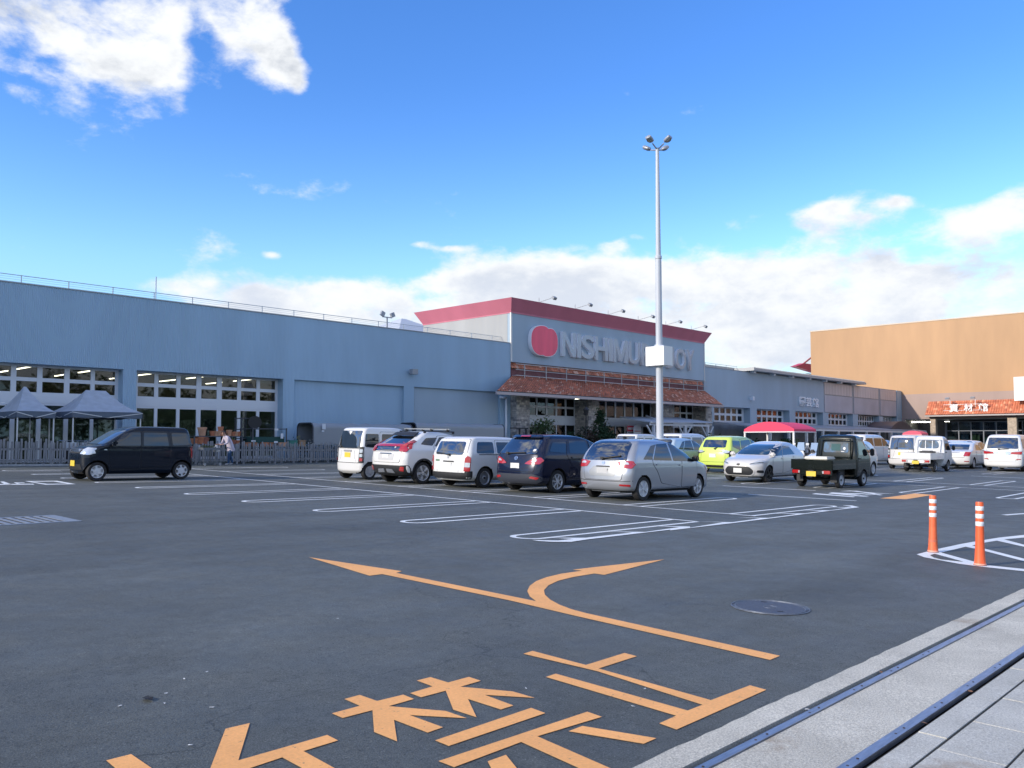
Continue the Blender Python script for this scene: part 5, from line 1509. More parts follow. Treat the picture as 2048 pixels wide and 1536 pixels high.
c.door([(2.30, .36), (3.10, .36), (3.20, .7), (3.14, 1.08), (2.70, 1.42), (2.22, 1.55), (2.30, 1.1)], [(2.28, 1.16), (3.08, 1.12), (2.68, 1.38), (2.22, 1.50)], (2.38, .98))
c.both('quarter_window', rounded([(.74, 1.24), (1.22, 1.20), (1.50, 1.46), (1.02, 1.44)], .05), M_GLASS, .006)
c.sheet('rear_window', rounded([(-.62, 1.24), (.62, 1.24), (.54, 1.50), (-.54, 1.50)], .03), 'B', M_GLASSR, .008, label='upper rear window')
c.sheet('spoiler', rounded([(-.58, 1.46), (.58, 1.46), (.52, 1.575), (-.52, 1.575)], .03), 'B', M_BLK, .06)
c.sheet('rear_window', rounded([(-.62, 1.02), (.62, 1.02), (.66, 1.16), (-.66, 1.16)], .03), 'B', M_GLASSR, .008, label='lower rear window')
c.sheet('light_bar', rounded([(-.74, 1.16), (.74, 1.16), (.70, 1.24), (-.70, 1.24)], .02), 'B', M_TAIL, .020)
c.mirror('tail_light', rounded([(.62, 1.01), (.84, 1.00), (.86, 1.06), (.76, 1.18), (.80, 1.30), (.70, 1.36), (.64, 1.22), (.58, 1.14)], .02), 'B', M_TAIL, .028)
c.both('tail_light', [(.06, 1.03), (.34, 1.10), (.48, 1.34), (.42, 1.36), (.24, 1.20), (.10, 1.08)], M_TAIL, .012)
c.sheet('tailgate_gap', rounded([(-.64, .66), (.64, .66), (.72, 1.0), (-.72, 1.0)], .06), 'B', M_GAP, .0022)
c.sheet('tailgate', rounded([(-.63, .67), (.63, .67), (.71, .99), (-.71, .99)], .06), 'B', P_PEARL, .0045)
c.sheet('plate_recess', rounded([(-.36, .74), (.36, .74), (.40, .94), (-.40, .94)], .04), 'B', mat('pearl_recess', (.55, .55, .55), .4), .010)
c.sheet('plate_trim', rounded([(-.30, .925), (.30, .925), (.28, .955), (-.28, .955)], .01), 'B', M_CHROME, .02)
c.plate(0, .83, M_PLATEW)
c.sheet('rear_bumper', rounded([(-.86, .30), (.86, .30), (.895, .46), (.89, .60), (.66, .58), (-.66, .58), (-.89, .60), (-.895, .46)], .04), 'B', M_BLK, .010)
c.mirror('skid_plate', rounded([(.06, .36), (.42, .34), (.34, .46), (.06, .47)], .02), 'B', mat('skid_silver', (.30, .32, .36), .4, metal=.5), .018)
c.mirror('reflector', rounded([(.62, .42), (.76, .40), (.80, .54), (.68, .55)], .03), 'B', M_TAIL, .018)
tri = [(-.0, 1.12), (-.05, 1.15), (.05, 1.15)]
c.sheet('sticker', rounded([(-.37, 1.10), (-.40, 1.15), (-.33, 1.15)], .005), 'B', M_STICK, .014)
for ax in CROSS['axles']:
    rr = .345 + .06; ring = [(ax + (rr + .055) * math.cos(a), .345 + (rr + .055) * math.sin(a)) for a in np.linspace(R(-8), R(188), 22)] + [(ax + (rr + .002) * math.cos(a), .345 + (rr + .002) * math.sin(a)) for a in np.linspace(R(188), R(-8), 22)]
    c.both('wheel_arch_trim', ring, M_BLK, .008)
c.both('sill_trim', [(1.28, .36), (3.04, .36), (3.04, .44), (1.28, .44)], M_BLK, .006)
for sd in (-1, 1):
    b = MB(); b.tube((1.05, sd * .60, 1.655), (2.35, sd * .60, 1.655), .018); b.obox((1.08, sd * .60, 1.62), (.08, .04, .08)); b.obox((2.30, sd * .60, 1.62), (.08, .04, .08)); b.build('roof_rail', M_BLK, c.t, local=True)
for xx in (1.35, 2.05):
    b = MB(); b.bar((xx, -.72, 1.735), (xx, .72, 1.735), .06, .03); rr_ = b.build('roof_bar', mat('bar_aluminium_%d' % int(xx * 10), (.62, .64, .66), .3, metal=.7), c.t, local=True)
    for sd in (-1, 1): c.box('bar_foot', (xx, sd * .62, 1.69), (.10, .07, .09), M_BLK, parent=rr_)
c.sheet('windscreen', rounded([(-.76, 1.18), (.76, 1.18), (.62, 1.52), (-.62, 1.52)], .05), 'F', M_GLASSL, .006)
c.mirrors(3.18, 1.16, P_PEARL); c.wheels('alloy', 5, width=.21, rim=.70)

# ------------------------------------------------------------------ white kei van (tall)
KEI = dict(L=3.395, tyre=.55, axles=(.44, 2.96), keys=[
    (.20, .10, 3.28, .64, .22, .30), (.32, .00, 3.36, .722, .22, .35), (.50, .00, 3.39, .735, .20, .38), (.70, .02, 3.395, .738, .18, .40), (.86, .03, 3.36, .738, .16, .40),
    (.95, .035, 3.28, .736, .16, .38), (1.02, .04, 3.10, .733, .16, .34), (1.07, .045, 2.90, .728, .16, .32), (1.20, .07, 2.72, .712, .16, .30), (1.36, .10, 2.52, .692, .16, .30), (1.54, .14, 2.28, .668, .16, .28), (1.66, .18, 2.08, .645, .17, .28), (1.735, .26, 1.9, .60, .18, .26), (1.765, .5, 1.6, .48, .2, .25), (1.775, .8, 1.3, .34, .1, .1)])
def make_kei(mw, pm, label, plate=M_PLATEY, group=None, wheel=('alloy', 9), H=None, lights='column'):
    sp = KEI if H is None else dict(KEI, keys=[(k[0] if k[0] < 1.0 else 1.0 + (k[0] - 1.0) * (H - 1.0) / .775, *k[1:]) for k in KEI['keys']])
    f = (lambda z: z) if H is None else (lambda z: z if z < 1.0 else 1.0 + (z - 1.0) * (H - 1.0) / .775)
    Z = lambda P: [(a, f(b)) for a, b in P]
    c = Car(mw, sp, pm, label, 'parked_car', 'kei car', group)
    c.door(Z([(.84, .44), (1.70, .34), (1.72, 1.0), (1.70, 1.62), (.86, 1.62), (.80, 1.0), (.84, .7)]), Z([(.88, 1.05), (1.66, 1.05), (1.64, 1.54), (.94, 1.54)]), (.90, .95))
    c.door(Z([(1.74, .34), (2.60, .34), (2.66, .66), (2.64, 1.02), (2.30, 1.46), (2.02, 1.62), (1.72, 1.62), (1.74, 1.0)]), Z([(1.74, 1.05), (2.56, 1.04), (2.24, 1.46), (2.02, 1.54), (1.74, 1.54)]), (1.80, .93))
    c.both('quarter_window', rounded(Z([(.20, 1.10), (.76, 1.06), (.80, 1.54), (.26, 1.54)]), .05), M_GLASS, .006)
    c.sheet('rear_window', rounded(Z([(-.60, 1.05), (.60, 1.05), (.56, 1.64), (-.56, 1.64)]), .03), 'B', M_GLASSR, .008)
    c.sheet('tailgate_gap', rounded([(-.58, .56), (.58, .56), (.60, 1.04), (-.60, 1.04)], .03), 'B', M_GAP, .0022)
    c.sheet('tailgate', rounded([(-.57, .57), (.57, .57), (.59, 1.03), (-.59, 1.03)], .03), 'B', pm, .0045)
    if lights == 'column':
        for col in c.mirror('light_panel', rounded([(.60, .56), (.72, .56), (.72, 1.10), (.60, 1.10)], .02), 'B', M_BLK, .012): pass
        for z0, z1, m_ in ((.62, .72, M_TAIL), (.76, .86, M_CLEAR), (.90, 1.02, M_CLEAR)): c.mirror('tail_light', rounded([(.615, z0), (.705, z0), (.705, z1), (.615, z1)], .015), 'B', m_, .018)
        c.both('light_panel', [(.03, .56), (.16, .56), (.17, 1.10), (.05, 1.10)], M_BLK, .006)
    else:
        c.mirror('tail_light', rounded([(.60, .68), (.73, .66), (.735, 1.02), (.62, 1.04)], .03), 'B', M_TAIL, .014)
        c.both('tail_light', rounded([(.025, .68), (.16, .72), (.17, .96), (.05, 1.02)], .03), M_TAIL, .010)
        c.both('reversing_light', rounded([(.04, 1.02), (.14, .97), (.14, 1.08), (.06, 1.10)], .02), M_CLEAR, .010)
    c.plate(0, .82, plate)
    c.sheet('bumper_gap', c.stroke([(-.70, .56), (.70, .56)], .014), 'B', M_GAP, .004)
    c.sheet('windscreen', rounded(Z([(-.62, 1.09), (.62, 1.09), (.56, 1.60), (-.56, 1.60)]), .05), 'F', M_GLASSL, .006)
    c.mirror('headlight', rounded([(.42, .78), (.72, .76), (.73, .96), (.52, .97)], .03), 'F', M_CLEAR, .010)
    c.both('headlight', rounded([(3.02, .80), (3.30, .78), (3.34, .90), (3.10, .96)], .03), M_CLEAR, .008)
    c.sheet('grille', rounded([(-.40, .80), (.40, .80), (.46, .94), (-.46, .94)], .03), 'F', M_BLK, .008)
    for zz in (.835, .87, .905): c.sheet('grille_bar', [(-.40, zz - .008), (.40, zz - .008), (.40, zz + .008), (-.40, zz + .008)], 'F', M_CHROME, .014)
    c.sheet('lower_grille', rounded([(-.5, .32), (.5, .32), (.46, .48), (-.46, .48)], .04), 'F', M_BLK, .006)
    c.plate(9, .50, plate)
    c.mirrors(2.55, f(1.10), pm if pm is not P_WHITE else M_BLK); c.both('indicator', rounded([(2.72, .90), (2.80, .90), (2.80, .925), (2.72, .925)], .008), M_CLEAR, .01)
    c.wheels(*wheel); return c
c = make_kei(place(17.62, 23.9, H0, KEI), P_WHITE, 'tall white kei car parked rear to camera, farthest of the front row')
c.sheet('sticker', rounded([(.10, 1.62), (-.08, 1.62), (.0, 1.50)], .01), 'B', M_STICK, .014)
c.sheet('plate_trim', rounded([(-.22, .93), (.22, .93), (.22, .99), (-.22, .99)], .01), 'B', mat('grey_trim_strip', (.30, .30, .32), .5), .016)
make_kei(place(12.27, 26.42, HB, KEI), P_BLACK, 'shiny blue black kei wagon standing side on, facing left in front of the fence', wheel=('cover', 6), H=1.62, lights='side')

# ------------------------------------------------------------------ lime minivan
LIME = dict(L=4.235, tyre=.60, axles=(.63, 3.38), keys=[
    (.20, .14, 4.10, .72, .28, .45), (.32, .02, 4.20, .815, .28, .50), (.50, .00, 4.23, .838, .28, .55), (.70, .01, 4.235, .847, .26, .60), (.86, .03, 4.18, .847, .24, .60),
    (.95, .05, 4.0, .845, .23, .55), (1.02, .06, 3.70, .838, .22, .5), (1.08, .08, 3.42, .825, .22, .45), (1.20, .14, 3.18, .790, .22, .42), (1.36, .23, 2.85, .740, .22, .40), (1.52, .34, 2.45, .685, .24, .38), (1.61, .46, 2.12, .62, .25, .36), (1.65, .75, 1.8, .48, .22, .3), (1.668, 1.0, 1.5, .3, .1, .1)])
c = Car(place(34.55, 19.65, H0, LIME), LIME, P_LIME, 'lime green minivan parked rear to camera behind the lamp post', 'parked_car', 'car')
c.door([(1.10, .42), (2.16, .34), (2.18, 1.04), (2.14, 1.55), (1.16, 1.52), (1.02, 1.08), (1.14, .74)], [(1.10, 1.10), (2.12, 1.12), (2.08, 1.50), (1.22, 1.46)], (1.18, .96))
c.door([(2.20, .34), (3.04, .34), (3.10, .7), (3.02, 1.04), (2.60, 1.44), (2.16, 1.56), (2.20, 1.04)], [(2.18, 1.12), (2.98, 1.08), (2.58, 1.40), (2.16, 1.50)], (2.28, .94))
c.both('quarter_window', rounded([(.40, 1.18), (1.00, 1.02), (1.12, 1.44), (.50, 1.46)], .05), M_GLASS, .006)
c.sheet('rear_window', rounded([(-.58, 1.14), (.58, 1.14), (.55, 1.48), (-.55, 1.48)], .07), 'B', M_GLASSR, .008)
c.mirror('light_panel', rounded([(.40, .98), (.60, .96), (.83, 1.02), (.82, .60), (.72, .52), (.66, .50), (.76, .66), (.76, .86), (.62, .88), (.46, .92)], .03), 'B', M_BLK, .008)
c.mirror('tail_light', rounded([(.44, .96), (.60, .90), (.76, .92), (.78, 1.0), (.60, 1.03)], .03), 'B', M_CLEAR, .016)
c.sheet('tailgate_gap', c.stroke([(-.58, 1.10), (-.62, .50), (.62, .50), (.58, 1.10)], .012), 'B', M_GAP, .004)
c.plate(0, .78, M_PLATEW); c.wiper(-.1, -.2, 1.08, 1.16); c.sheet('rear_bumper', rounded([(-.66, .27), (.66, .27), (.62, .36), (-.62, .36)], .02), 'B', M_BLK, .008)
c.mirrors(3.06, 1.08, P_LIME); c.sheet('windscreen', rounded([(-.70, 1.12), (.70, 1.12), (.60, 1.52), (-.60, 1.52)], .05), 'F', M_GLASSL, .006); c.wheels('alloy', 9)

# ------------------------------------------------------------------ cream hatchback facing the camera
SUPER = dict(L=3.94, tyre=.60, axles=(.60, 3.15), keys=[
    (.19, .16, 3.80, .70, .30, .55), (.28, .05, 3.90, .81, .32, .65), (.45, .00, 3.94, .838, .32, .70), (.60, .00, 3.935, .846, .30, .74), (.74, .02, 3.88, .846, .30, .78),
    (.82, .04, 3.76, .844, .30, .74), (.89, .06, 3.50, .838, .28, .66), (.95, .08, 3.18, .825, .26, .55), (1.00, .11, 2.98, .806, .26, .45), (1.12, .22, 2.76, .750, .26, .42), (1.26, .40, 2.42, .680, .28, .38), (1.38, .62, 2.06, .610, .30, .36), (1.45, .84, 1.78, .54, .30, .34), (1.48, 1.05, 1.60, .43, .2, .3), (1.495, 1.2, 1.45, .30, .1, .1)])
c = Car(ground_frame(28.98, 15.28, HB) @ Matrix.Translation((-3.15, 0, 0)), SUPER, P_CREAM, 'cream white hatchback facing the camera with an open black grille', 'parked_car', 'car')
c.door([(1.26, .42), (2.10, .32), (2.12, .98), (1.80, 1.38), (1.20, 1.34), (.98, 1.05), (1.16, .74)], [(1.06, 1.02), (2.08, .99), (1.78, 1.34), (1.26, 1.30)], (1.10, .92))
c.door([(2.14, .32), (2.90, .32), (2.92, .6), (2.90, .94), (2.50, 1.24), (1.84, 1.39), (2.14, .98)], [(2.12, .98), (2.86, .96), (2.46, 1.23), (1.84, 1.34)], (2.06, .88))
c.sheet('windscreen', rounded([(-.64, 1.00), (.64, 1.00), (.50, 1.38), (-.50, 1.38)], .06), 'F', mat('blue_windscreen', (.02, .05, .085), .03, spec=.9, coat=1.0), .006)
c.mirror('headlight', rounded([(.40, .66), (.56, .655), (.80, .72), (.80, .80), (.68, .82)], .02), 'F', M_CLEAR, .012)
c.mirror('daylight_lamp', rounded([(.44, .672), (.78, .735), (.78, .76), (.44, .69)], .004), 'F', M_BLK, .016)
c.sheet('grille_rim', rounded([(-.50, .26), (.50, .26), (.62, .42), (.46, .60), (-.46, .60), (-.62, .42)], .10), 'F', P_CREAM, .016)
c.sheet('grille', rounded([(-.47, .29), (.47, .29), (.57, .42), (.43, .58), (-.43, .58), (-.57, .42)], .10), 'F', M_BLK, .024)
c.mirror('fog_recess', rounded([(.64, .38), (.80, .36), (.80, .46), (.66, .46)], .03), 'F', M_BLK, .010)
oval = [(.07 * math.cos(a), .655 + .035 * math.sin(a)) for a in [2 * math.pi * i / 14 for i in range(14)]]
eb = c.sheet('badge', oval, 'F', M_BLK, .012)
c.plate(9, .44, M_PLATEW)
for o in c.t.children:
    if o.name.startswith('number_plate'): o.location.x += .03
c.sheet('rear_window', rounded([(-.54, 1.02), (.54, 1.02), (.44, 1.36), (-.44, 1.36)], .05), 'B', M_GLASSR, .008); c.mirror('tail_light', rounded([(.45, .86), (.82, .84), (.82, .96), (.50, .95)], .02), 'B', M_TAIL, .012)
c.mirrors(2.86, .99, P_CREAM); c.wheels('alloy', 5, col=M_BRIM)

# ------------------------------------------------------------------ white one-box minivans and saloons further back
BOX = dict(L=4.70, tyre=.64, axles=(.87, 3.72), keys=[
    (.20, .14, 4.56, .72, .26, .40), (.32, .01, 4.66, .825, .26, .45), (.52, .00, 4.70, .842, .25, .50), (.74, .02, 4.69, .847, .24, .52), (.92, .04, 4.62, .847, .22, .52),
    (1.02, .05, 4.42, .845, .22, .5), (1.09, .06, 4.10, .84, .22, .45), (1.15, .07, 3.92, .83, .22, .42), (1.30, .12, 3.66, .80, .22, .40), (1.48, .19, 3.34, .76, .22, .38), (1.66, .28, 3.02, .715, .24, .36), (1.76, .36, 2.8, .67, .24, .34), (1.82, .5, 2.5, .59, .25, .3), (1.845, .9, 2.1, .44, .2, .3), (1.855, 1.3, 1.7, .28, .1, .1)])
def make_box(mw, pm, label, wide=1.0, tall=1.0, group=None, lights='bar', plate=M_PLATEW):
    sp = dict(BOX, keys=[(k[0] * (tall if k[0] > .5 else 1), k[1], k[2], k[3] * wide, k[4], k[5]) for k in BOX['keys']])
    Z = lambda P: [(a, b * tall) for a, b in P]; Y = lambda P: [(a * wide, b * tall) for a, b in P]
    c = Car(mw, sp, pm, label, 'parked_van', 'minivan', group)
    c.door(Z([(1.36, .44), (2.50, .36), (2.52, 1.1), (2.48, 1.70), (1.40, 1.70), (1.32, 1.1), (1.42, .8)]), Z([(1.40, 1.14), (2.46, 1.14), (2.44, 1.62), (1.46, 1.62)]), (1.46, 1.02 * tall))
    c.door(Z([(2.54, .36), (3.34, .36), (3.42, .7), (3.40, 1.1), (3.05, 1.56), (2.52, 1.70), (2.54, 1.1)]), Z([(2.54, 1.14), (3.34, 1.12), (3.02, 1.54), (2.54, 1.62)]), (2.62, 1.0 * tall))
    c.both('quarter_window', rounded(Z([(.34, 1.16), (1.26, 1.14), (1.30, 1.62), (.44, 1.62)]), .05), M_GLASS, .006)
    c.sheet('rear_window', rounded(Y([(-.68, 1.14), (.68, 1.14), (.62, 1.68), (-.62, 1.68)]), .05), 'B', M_GLASSR, .008)
    if lights == 'bar':
        c.mirror('tail_light', rounded(Y([(.36, .88), (.80, .86), (.83, 1.06), (.76, 1.04), (.40, .98)]), .02), 'B', M_TAIL, .014)
        c.mirror('reversing_light', rounded(Y([(.42, .965), (.82, 1.01), (.82, 1.06), (.44, 1.0)]), .01), 'B', M_CLEAR, .018)
        c.sheet('plate_recess', rounded(Y([(-.36, .84), (.36, .84), (.36, 1.0), (-.36, 1.0)]), .02), 'B', M_CHROME, .008)
        c.plate(0, .91 * tall, plate)
    else:
        c.mirror('tail_light', rounded(Y([(.66, .80), (.82, .80), (.82, 1.5), (.72, 1.5)]), .02), 'B', M_TAIL, .014); c.plate(0, .82 * tall, plate)
    c.sheet('tailgate_gap', c.stroke(Y([(-.68, 1.12), (-.66, .58), (.66, .58), (.68, 1.12)]), .014), 'B', M_GAP, .004)
    c.sheet('bumper_trim', rounded(Y([(-.56, .50), (.56, .50), (.56, .66), (-.56, .66)]), .03), 'B', pm, .012)
    c.mirror('reflector', rounded(Y([(.60, .60), (.78, .60), (.78, .64), (.60, .64)]), .01), 'B', M_TAIL, .010)
    c.wiper(.15, -.3, 1.1 * tall, 1.13 * tall)
    c.sheet('windscreen', rounded(Y([(-.72, 1.16), (.72, 1.16), (.64, 1.66), (-.64, 1.66)]), .05), 'F', M_GLASSL, .006); c.mirror('headlight', rounded(Y([(.42, .82), (.82, .80), (.83, .98), (.5, .97)]), .03), 'F', M_CLEAR, .010)
    c.mirrors(3.34, 1.16 * tall, pm); c.wheels('alloy', 7); return c
c = make_box(place(50.05, 11.75, R(1.5), BOX), P_WHITE, 'large white minivan with wide red tail lights parked rear to camera, at the right edge', 1.06, 1.03)
c.sheet('sticker', [(.15 + .075 * math.cos(a), 1.52 + .075 * math.sin(a)) for a in [2 * math.pi * i / 14 for i in range(14)]], 'B', M_BLK, .014)
make_box(ground_frame(53.3, 20.1, R(-4)) @ Matrix.Translation((-2.2, 0, 0)), P_WHITE, 'white tall minivan with dark side windows, standing beyond the dark kei truck', .98, .99, lights='tall')
SEDAN = dict(L=4.40, tyre=.60, axles=(.98, 3.58), keys=[
    (.19, .18, 4.26, .72, .30, .50), (.30, .04, 4.36, .825, .32, .60), (.48, .00, 4.40, .845, .32, .65), (.64, .01, 4.395, .848, .30, .70), (.78, .03, 4.32, .848, .30, .70),
    (.86, .05, 4.10, .846, .30, .65), (.93, .10, 3.70, .842, .32, .60), (.985, .26, 3.36, .832, .34, .5), (1.01, .48, 3.22, .82, .30, .45), (1.06, .66, 3.10, .80, .28, .42), (1.16, .86, 2.90, .755, .28, .40), (1.28, 1.14, 2.62, .70, .30, .38), (1.38, 1.42, 2.36, .64, .30, .36), (1.435, 1.64, 2.16, .58, .24, .24), (1.455, 1.8, 2.0, .46, .08, .08)])
def make_sedan(mw, pm, label, group=None):
    c = Car(mw, SEDAN, pm, label, 'parked_car', 'car', group)
    c.door([(1.52, .42), (2.34, .32), (2.36, .98), (2.26, 1.36), (1.70, 1.33), (1.30, 1.02), (1.46, .74)], [(1.40, 1.03), (2.32, 1.00), (2.24, 1.32), (1.74, 1.29)], (1.44, .90))
    c.door([(2.38, .32), (3.20, .32), (3.26, .6), (3.22, .96), (2.80, 1.22), (2.30, 1.37), (2.38, .98)], [(2.36, 1.00), (3.14, .97), (2.78, 1.20), (2.30, 1.32)], (2.46, .88))
    c.sheet('rear_window', rounded([(-.64, 1.045), (.64, 1.045), (.54, 1.33), (-.54, 1.33)], .05), 'B', M_GLASSR, .006)
    c.mirror('tail_light', rounded([(.52, .70), (.80, .70), (.84, .92), (.60, .93)], .03), 'B', M_TAIL, .014)
    c.sheet('boot_gap', c.stroke([(-.62, .94), (-.56, .62), (.56, .62), (.62, .94)], .012), 'B', M_GAP, .004); c.plate(0, .78, M_PLATEW)
    c.sheet('chrome_strip', rounded([(-.34, .885), (.34, .885), (.34, .91), (-.34, .91)], .006), 'B', M_CHROME, .012)
    c.mirror('reflector', rounded([(.56, .40), (.78, .40), (.78, .44), (.56, .44)], .01), 'B', M_TAIL, .010)
    c.sheet('windscreen', rounded([(-.68, 1.02), (.68, 1.02), (.54, 1.33), (-.54, 1.33)], .05), 'F', M_GLASSL, .006)
    c.mirror('headlight', rounded([(.46, .66), (.82, .68), (.84, .80), (.62, .80)], .03), 'F', M_CLEAR, .010)
    c.mirrors(3.06, 1.0, pm); c.wheels('alloy', 7); return c
make_sedan(place(51.6, 14.5, R(1.0), SEDAN), P_WHITE, 'white saloon parked rear to camera between white kei truck and large minivan')
make_sedan(ground_frame(62.6, 22.6, R(-3)) @ Matrix.Translation((-2.2, 0, 0)), P_GREYB, 'pale blue grey saloon beyond the white tall minivan')
c = make_hatch(ground_frame(36.6, 14.9, HB) @ Matrix.Translation((-2.0, 0, 0)), P_PEARL, 'white hatchback almost hidden behind the dark kei truck cab')
# cars that show only their roofs
make_kei(place(37.0, 26.4, H0, KEI), P_WHITE, 'white kei wagon seen over the roof of the navy minivan', H=1.70)
make_box(place(40.2, 25.6, H0, BOX), P_PEARL, 'white minivan half hidden behind the tall lamp post', .98, .95)
make_hatch(place(33.6, 22.0, H0, HATCH), P_SKY, 'pale blue hatchback right behind the foot of the lamp post')
make_box(ground_frame(58.4, 18.6, H0) @ Matrix.Translation((-2.2, 0, 0)), P_SILVER, 'silver minivan roof seen behind the white kei truck', .98, .98)
make_hatch(ground_frame(57.0, 16.3, HB) @ Matrix.Translation((-2, 0, 0)), P_WHITE, 'white hatchback seen between kei truck cab and white saloon')
make_hatch(ground_frame(59.2, 15.9, H0) @ Matrix.Translation((-2, 0, 0)), P_PEARL, 'pale car roof just showing above the white saloon')

# ------------------------------------------------------------------ kei trucks
CAB = dict(L=3.395, tyre=.54, axles=(.72, 2.62), keys=[
    (.26, 1.96, 3.30, .62, .06, .20), (.38, 1.94, 3.37, .715, .06, .22), (.60, 1.94, 3.39, .732, .06, .24), (.84, 1.95, 3.395, .735, .06, .24), (.98, 1.96, 3.36, .733, .06, .24),
    (1.08, 1.97, 3.28, .728, .06, .22), (1.24, 1.99, 3.14, .712, .07, .22), (1.42, 2.01, 2.98, .690, .08, .22), (1.60, 2.03, 2.82, .662, .09, .22), (1.70, 2.06, 2.70, .630, .10, .22), (1.75, 2.14, 2.58, .56, .1, .2), (1.775, 2.24, 2.46, .42, .08, .1)])
def kei_truck(mw, pm, label, wheel, triple=False):
    c = Car(mw, CAB, pm, label, 'kei_truck', 'kei truck')
    c.door([(2.06, .50), (2.20, .42), (2.24, .66), (2.95, .98), (3.0, 1.06), (2.72, 1.60), (2.10, 1.62)], [(2.14, 1.08), (2.94, 1.06), (2.72, 1.55), (2.16, 1.56)], (2.12, .96, M_BLK))
    if triple:
        c.sheet('rear_window', rounded([(-.50, 1.14), (.50, 1.14), (.44, 1.54), (-.44, 1.54)], .16), 'B', M_GLASSR, .008)
        for y in (-.165, .165): c.sheet('window_bar', [(y - .015, 1.13), (y + .015, 1.13), (y + .015, 1.55), (y - .015, 1.55)], 'B', pm, .014)
    else:
        c.sheet('rear_window', rounded([(-.44, 1.16), (.44, 1.16), (.42, 1.52), (-.42, 1.52)], .08), 'B', M_GLASSR, .008)
        c.sheet('window_glow', rounded([(-.16, 1.22), (.16, 1.22), (.16, 1.46), (-.16, 1.46)], .02), 'B', mat('tinted_glass_view', (.05, .11, .11), .06), .012)
        c.sheet('sticker', [(-.30 + .045 * math.cos(a), 1.30 + .05 * math.sin(a)) for a in [2 * math.pi * i / 12 for i in range(12)]], 'B', M_STICK, .014)
        c.sheet('sticker', rounded([(-.30, 1.185), (-.19, 1.185), (-.19, 1.205), (-.30, 1.205)], .004), 'B', M_STICK, .014)
    c.sheet('windscreen', rounded([(-.64, 1.06), (.64, 1.06), (.58, 1.62), (-.58, 1.62)], .05), 'F', M_GLASSL, .006); c.mirror('headlight', rounded([(.40, .66), (.70, .66), (.70, .82), (.44, .82)], .03), 'F', M_CLEAR, .010)
    for sd in (-1, 1):
        c.box('side_mirror', (3.02, sd * .86, 1.18), (.10, .14, .26), M_BLK, bevel=.03)
        b = MB(); b.bar((2.98, sd * .70, 1.16), (3.02, sd * .84, 1.2), .02, .02); b.build('mirror_arm', M_BLK, c.t, local=True)
    # bed: floor, three drop sides, frame
    W_ = .70; x0, x1, z0, z1 = 0.0, 1.93, .62, .92
    q = MB(); q.box(x0 + .02, -W_ + .02, z0, x1, W_ - .02, z0 + .05); q.box(.1, -.34, .40, 2.0, -.26, z0); q.box(.1, .26, .40, 2.0, .34, z0); q.box(.05, -W_ + .04, z0 - .06, .12, W_ - .04, z0)
    q.build('load_bed', M_BLK if pm is P_GREEN else pm, c.t, local=True)
    def gate(name, a, d, dirv):
        """drop side with pressed ribs"""
        b = MB(); b.obox(a, d)
        n = 2
        for k in range(n):
            z = z0 + .09 + k * .12
            if dirv == 'y': b.obox((a[0], a[1] + math.copysign(d[1] / 2 + .004, a[1]), z), (d[0] - .16, .010, .055))
            else: b.obox((a[0] - d[0] / 2 - .004, a[1], z), (.010, d[1] - .16, .055))
        b.obox((a[0], a[1], z1 + .008), (d[0] + .012, d[1] + .012, .022))
        return b.build(name, pm, c.t, local=True)
    gate('tailgate', (x0 + .02, 0, (z0 + z1) / 2 + .0), (.035, 2 * W_, z1 - z0), 'x')
    for sd in (-1, 1): gate('side_gate', (x0 + (x1 - x0) / 2 + .02, sd * (W_ - .0), (z0 + z1) / 2), (x1 - x0 - .03, .035, z1 - z0), 'y')
    q = MB()
    for y in (-.55, .55): q.bar((1.90, y, z0), (1.90, y, 1.62), .04, .04)
    for zz in (1.0, 1.62): q.bar((1.90, -.56, zz), (1.90, .56, zz), .04, .04)
    q.build('guard_frame', pm, c.t, local=True)
    q = MB(); q.box(.02, -.68, .44, .07, .68, .60); q.build('rear_panel', pm, c.t, local=True)
    for sd in (-1, 1):
        l_ = c.box('tail_light', (.005, sd * .52, .53), (.05, .26, .11), M_TAIL, bevel=.012); c.box('reversing_light', (-.022, sd * .41, .53), (.012, .05, .08), M_CLEAR, parent=l_, bevel=.004)
        c.box('mud_flap', (.42, sd * .58, .34), (.02, .22, .30), M_BLK, bevel=.004)
    p = c.box('number_plate', (-.01, 0, .47), (.01, .33, .165), M_PLATEY, bevel=.004); c.box('plate_lamp', (.0, 0, .575), (.05, .2, .04), M_BLK, bevel=.01)
    q = MB(); q.box(1.0, -.50, .30, 1.45, -.28, .58); q.box(1.2, .28, .28, 1.6, .5, .55); q.build('under_tank', M_BLK, c.t, local=True)
    q = MB(); q.tube((.72, -.6, .27), (.72, .6, .27), .05); q.tube((2.62, -.6, .27), (2.62, .6, .27), .05); q.build('axle', M_BLK, c.t, local=True)
    c.sp = dict(CAB); wm = [k for k in CAB['keys']]
    c.wheels(*wheel, col=M_STEEL, width=.15, track=1.30, rim=.62); return c
kt1 = kei_truck(place(28.10, 12.18, H0, CAB), P_GREEN, 'dark green kei truck with low load bed and yellow plate, parked rear to camera', ('steel', 6))
kt2 = kei_truck(place(44.95, 14.35, R(-.5), CAB), P_WHITE2, 'white kei truck with low load bed and yellow plate, parked rear to camera', ('steel', 6), True)
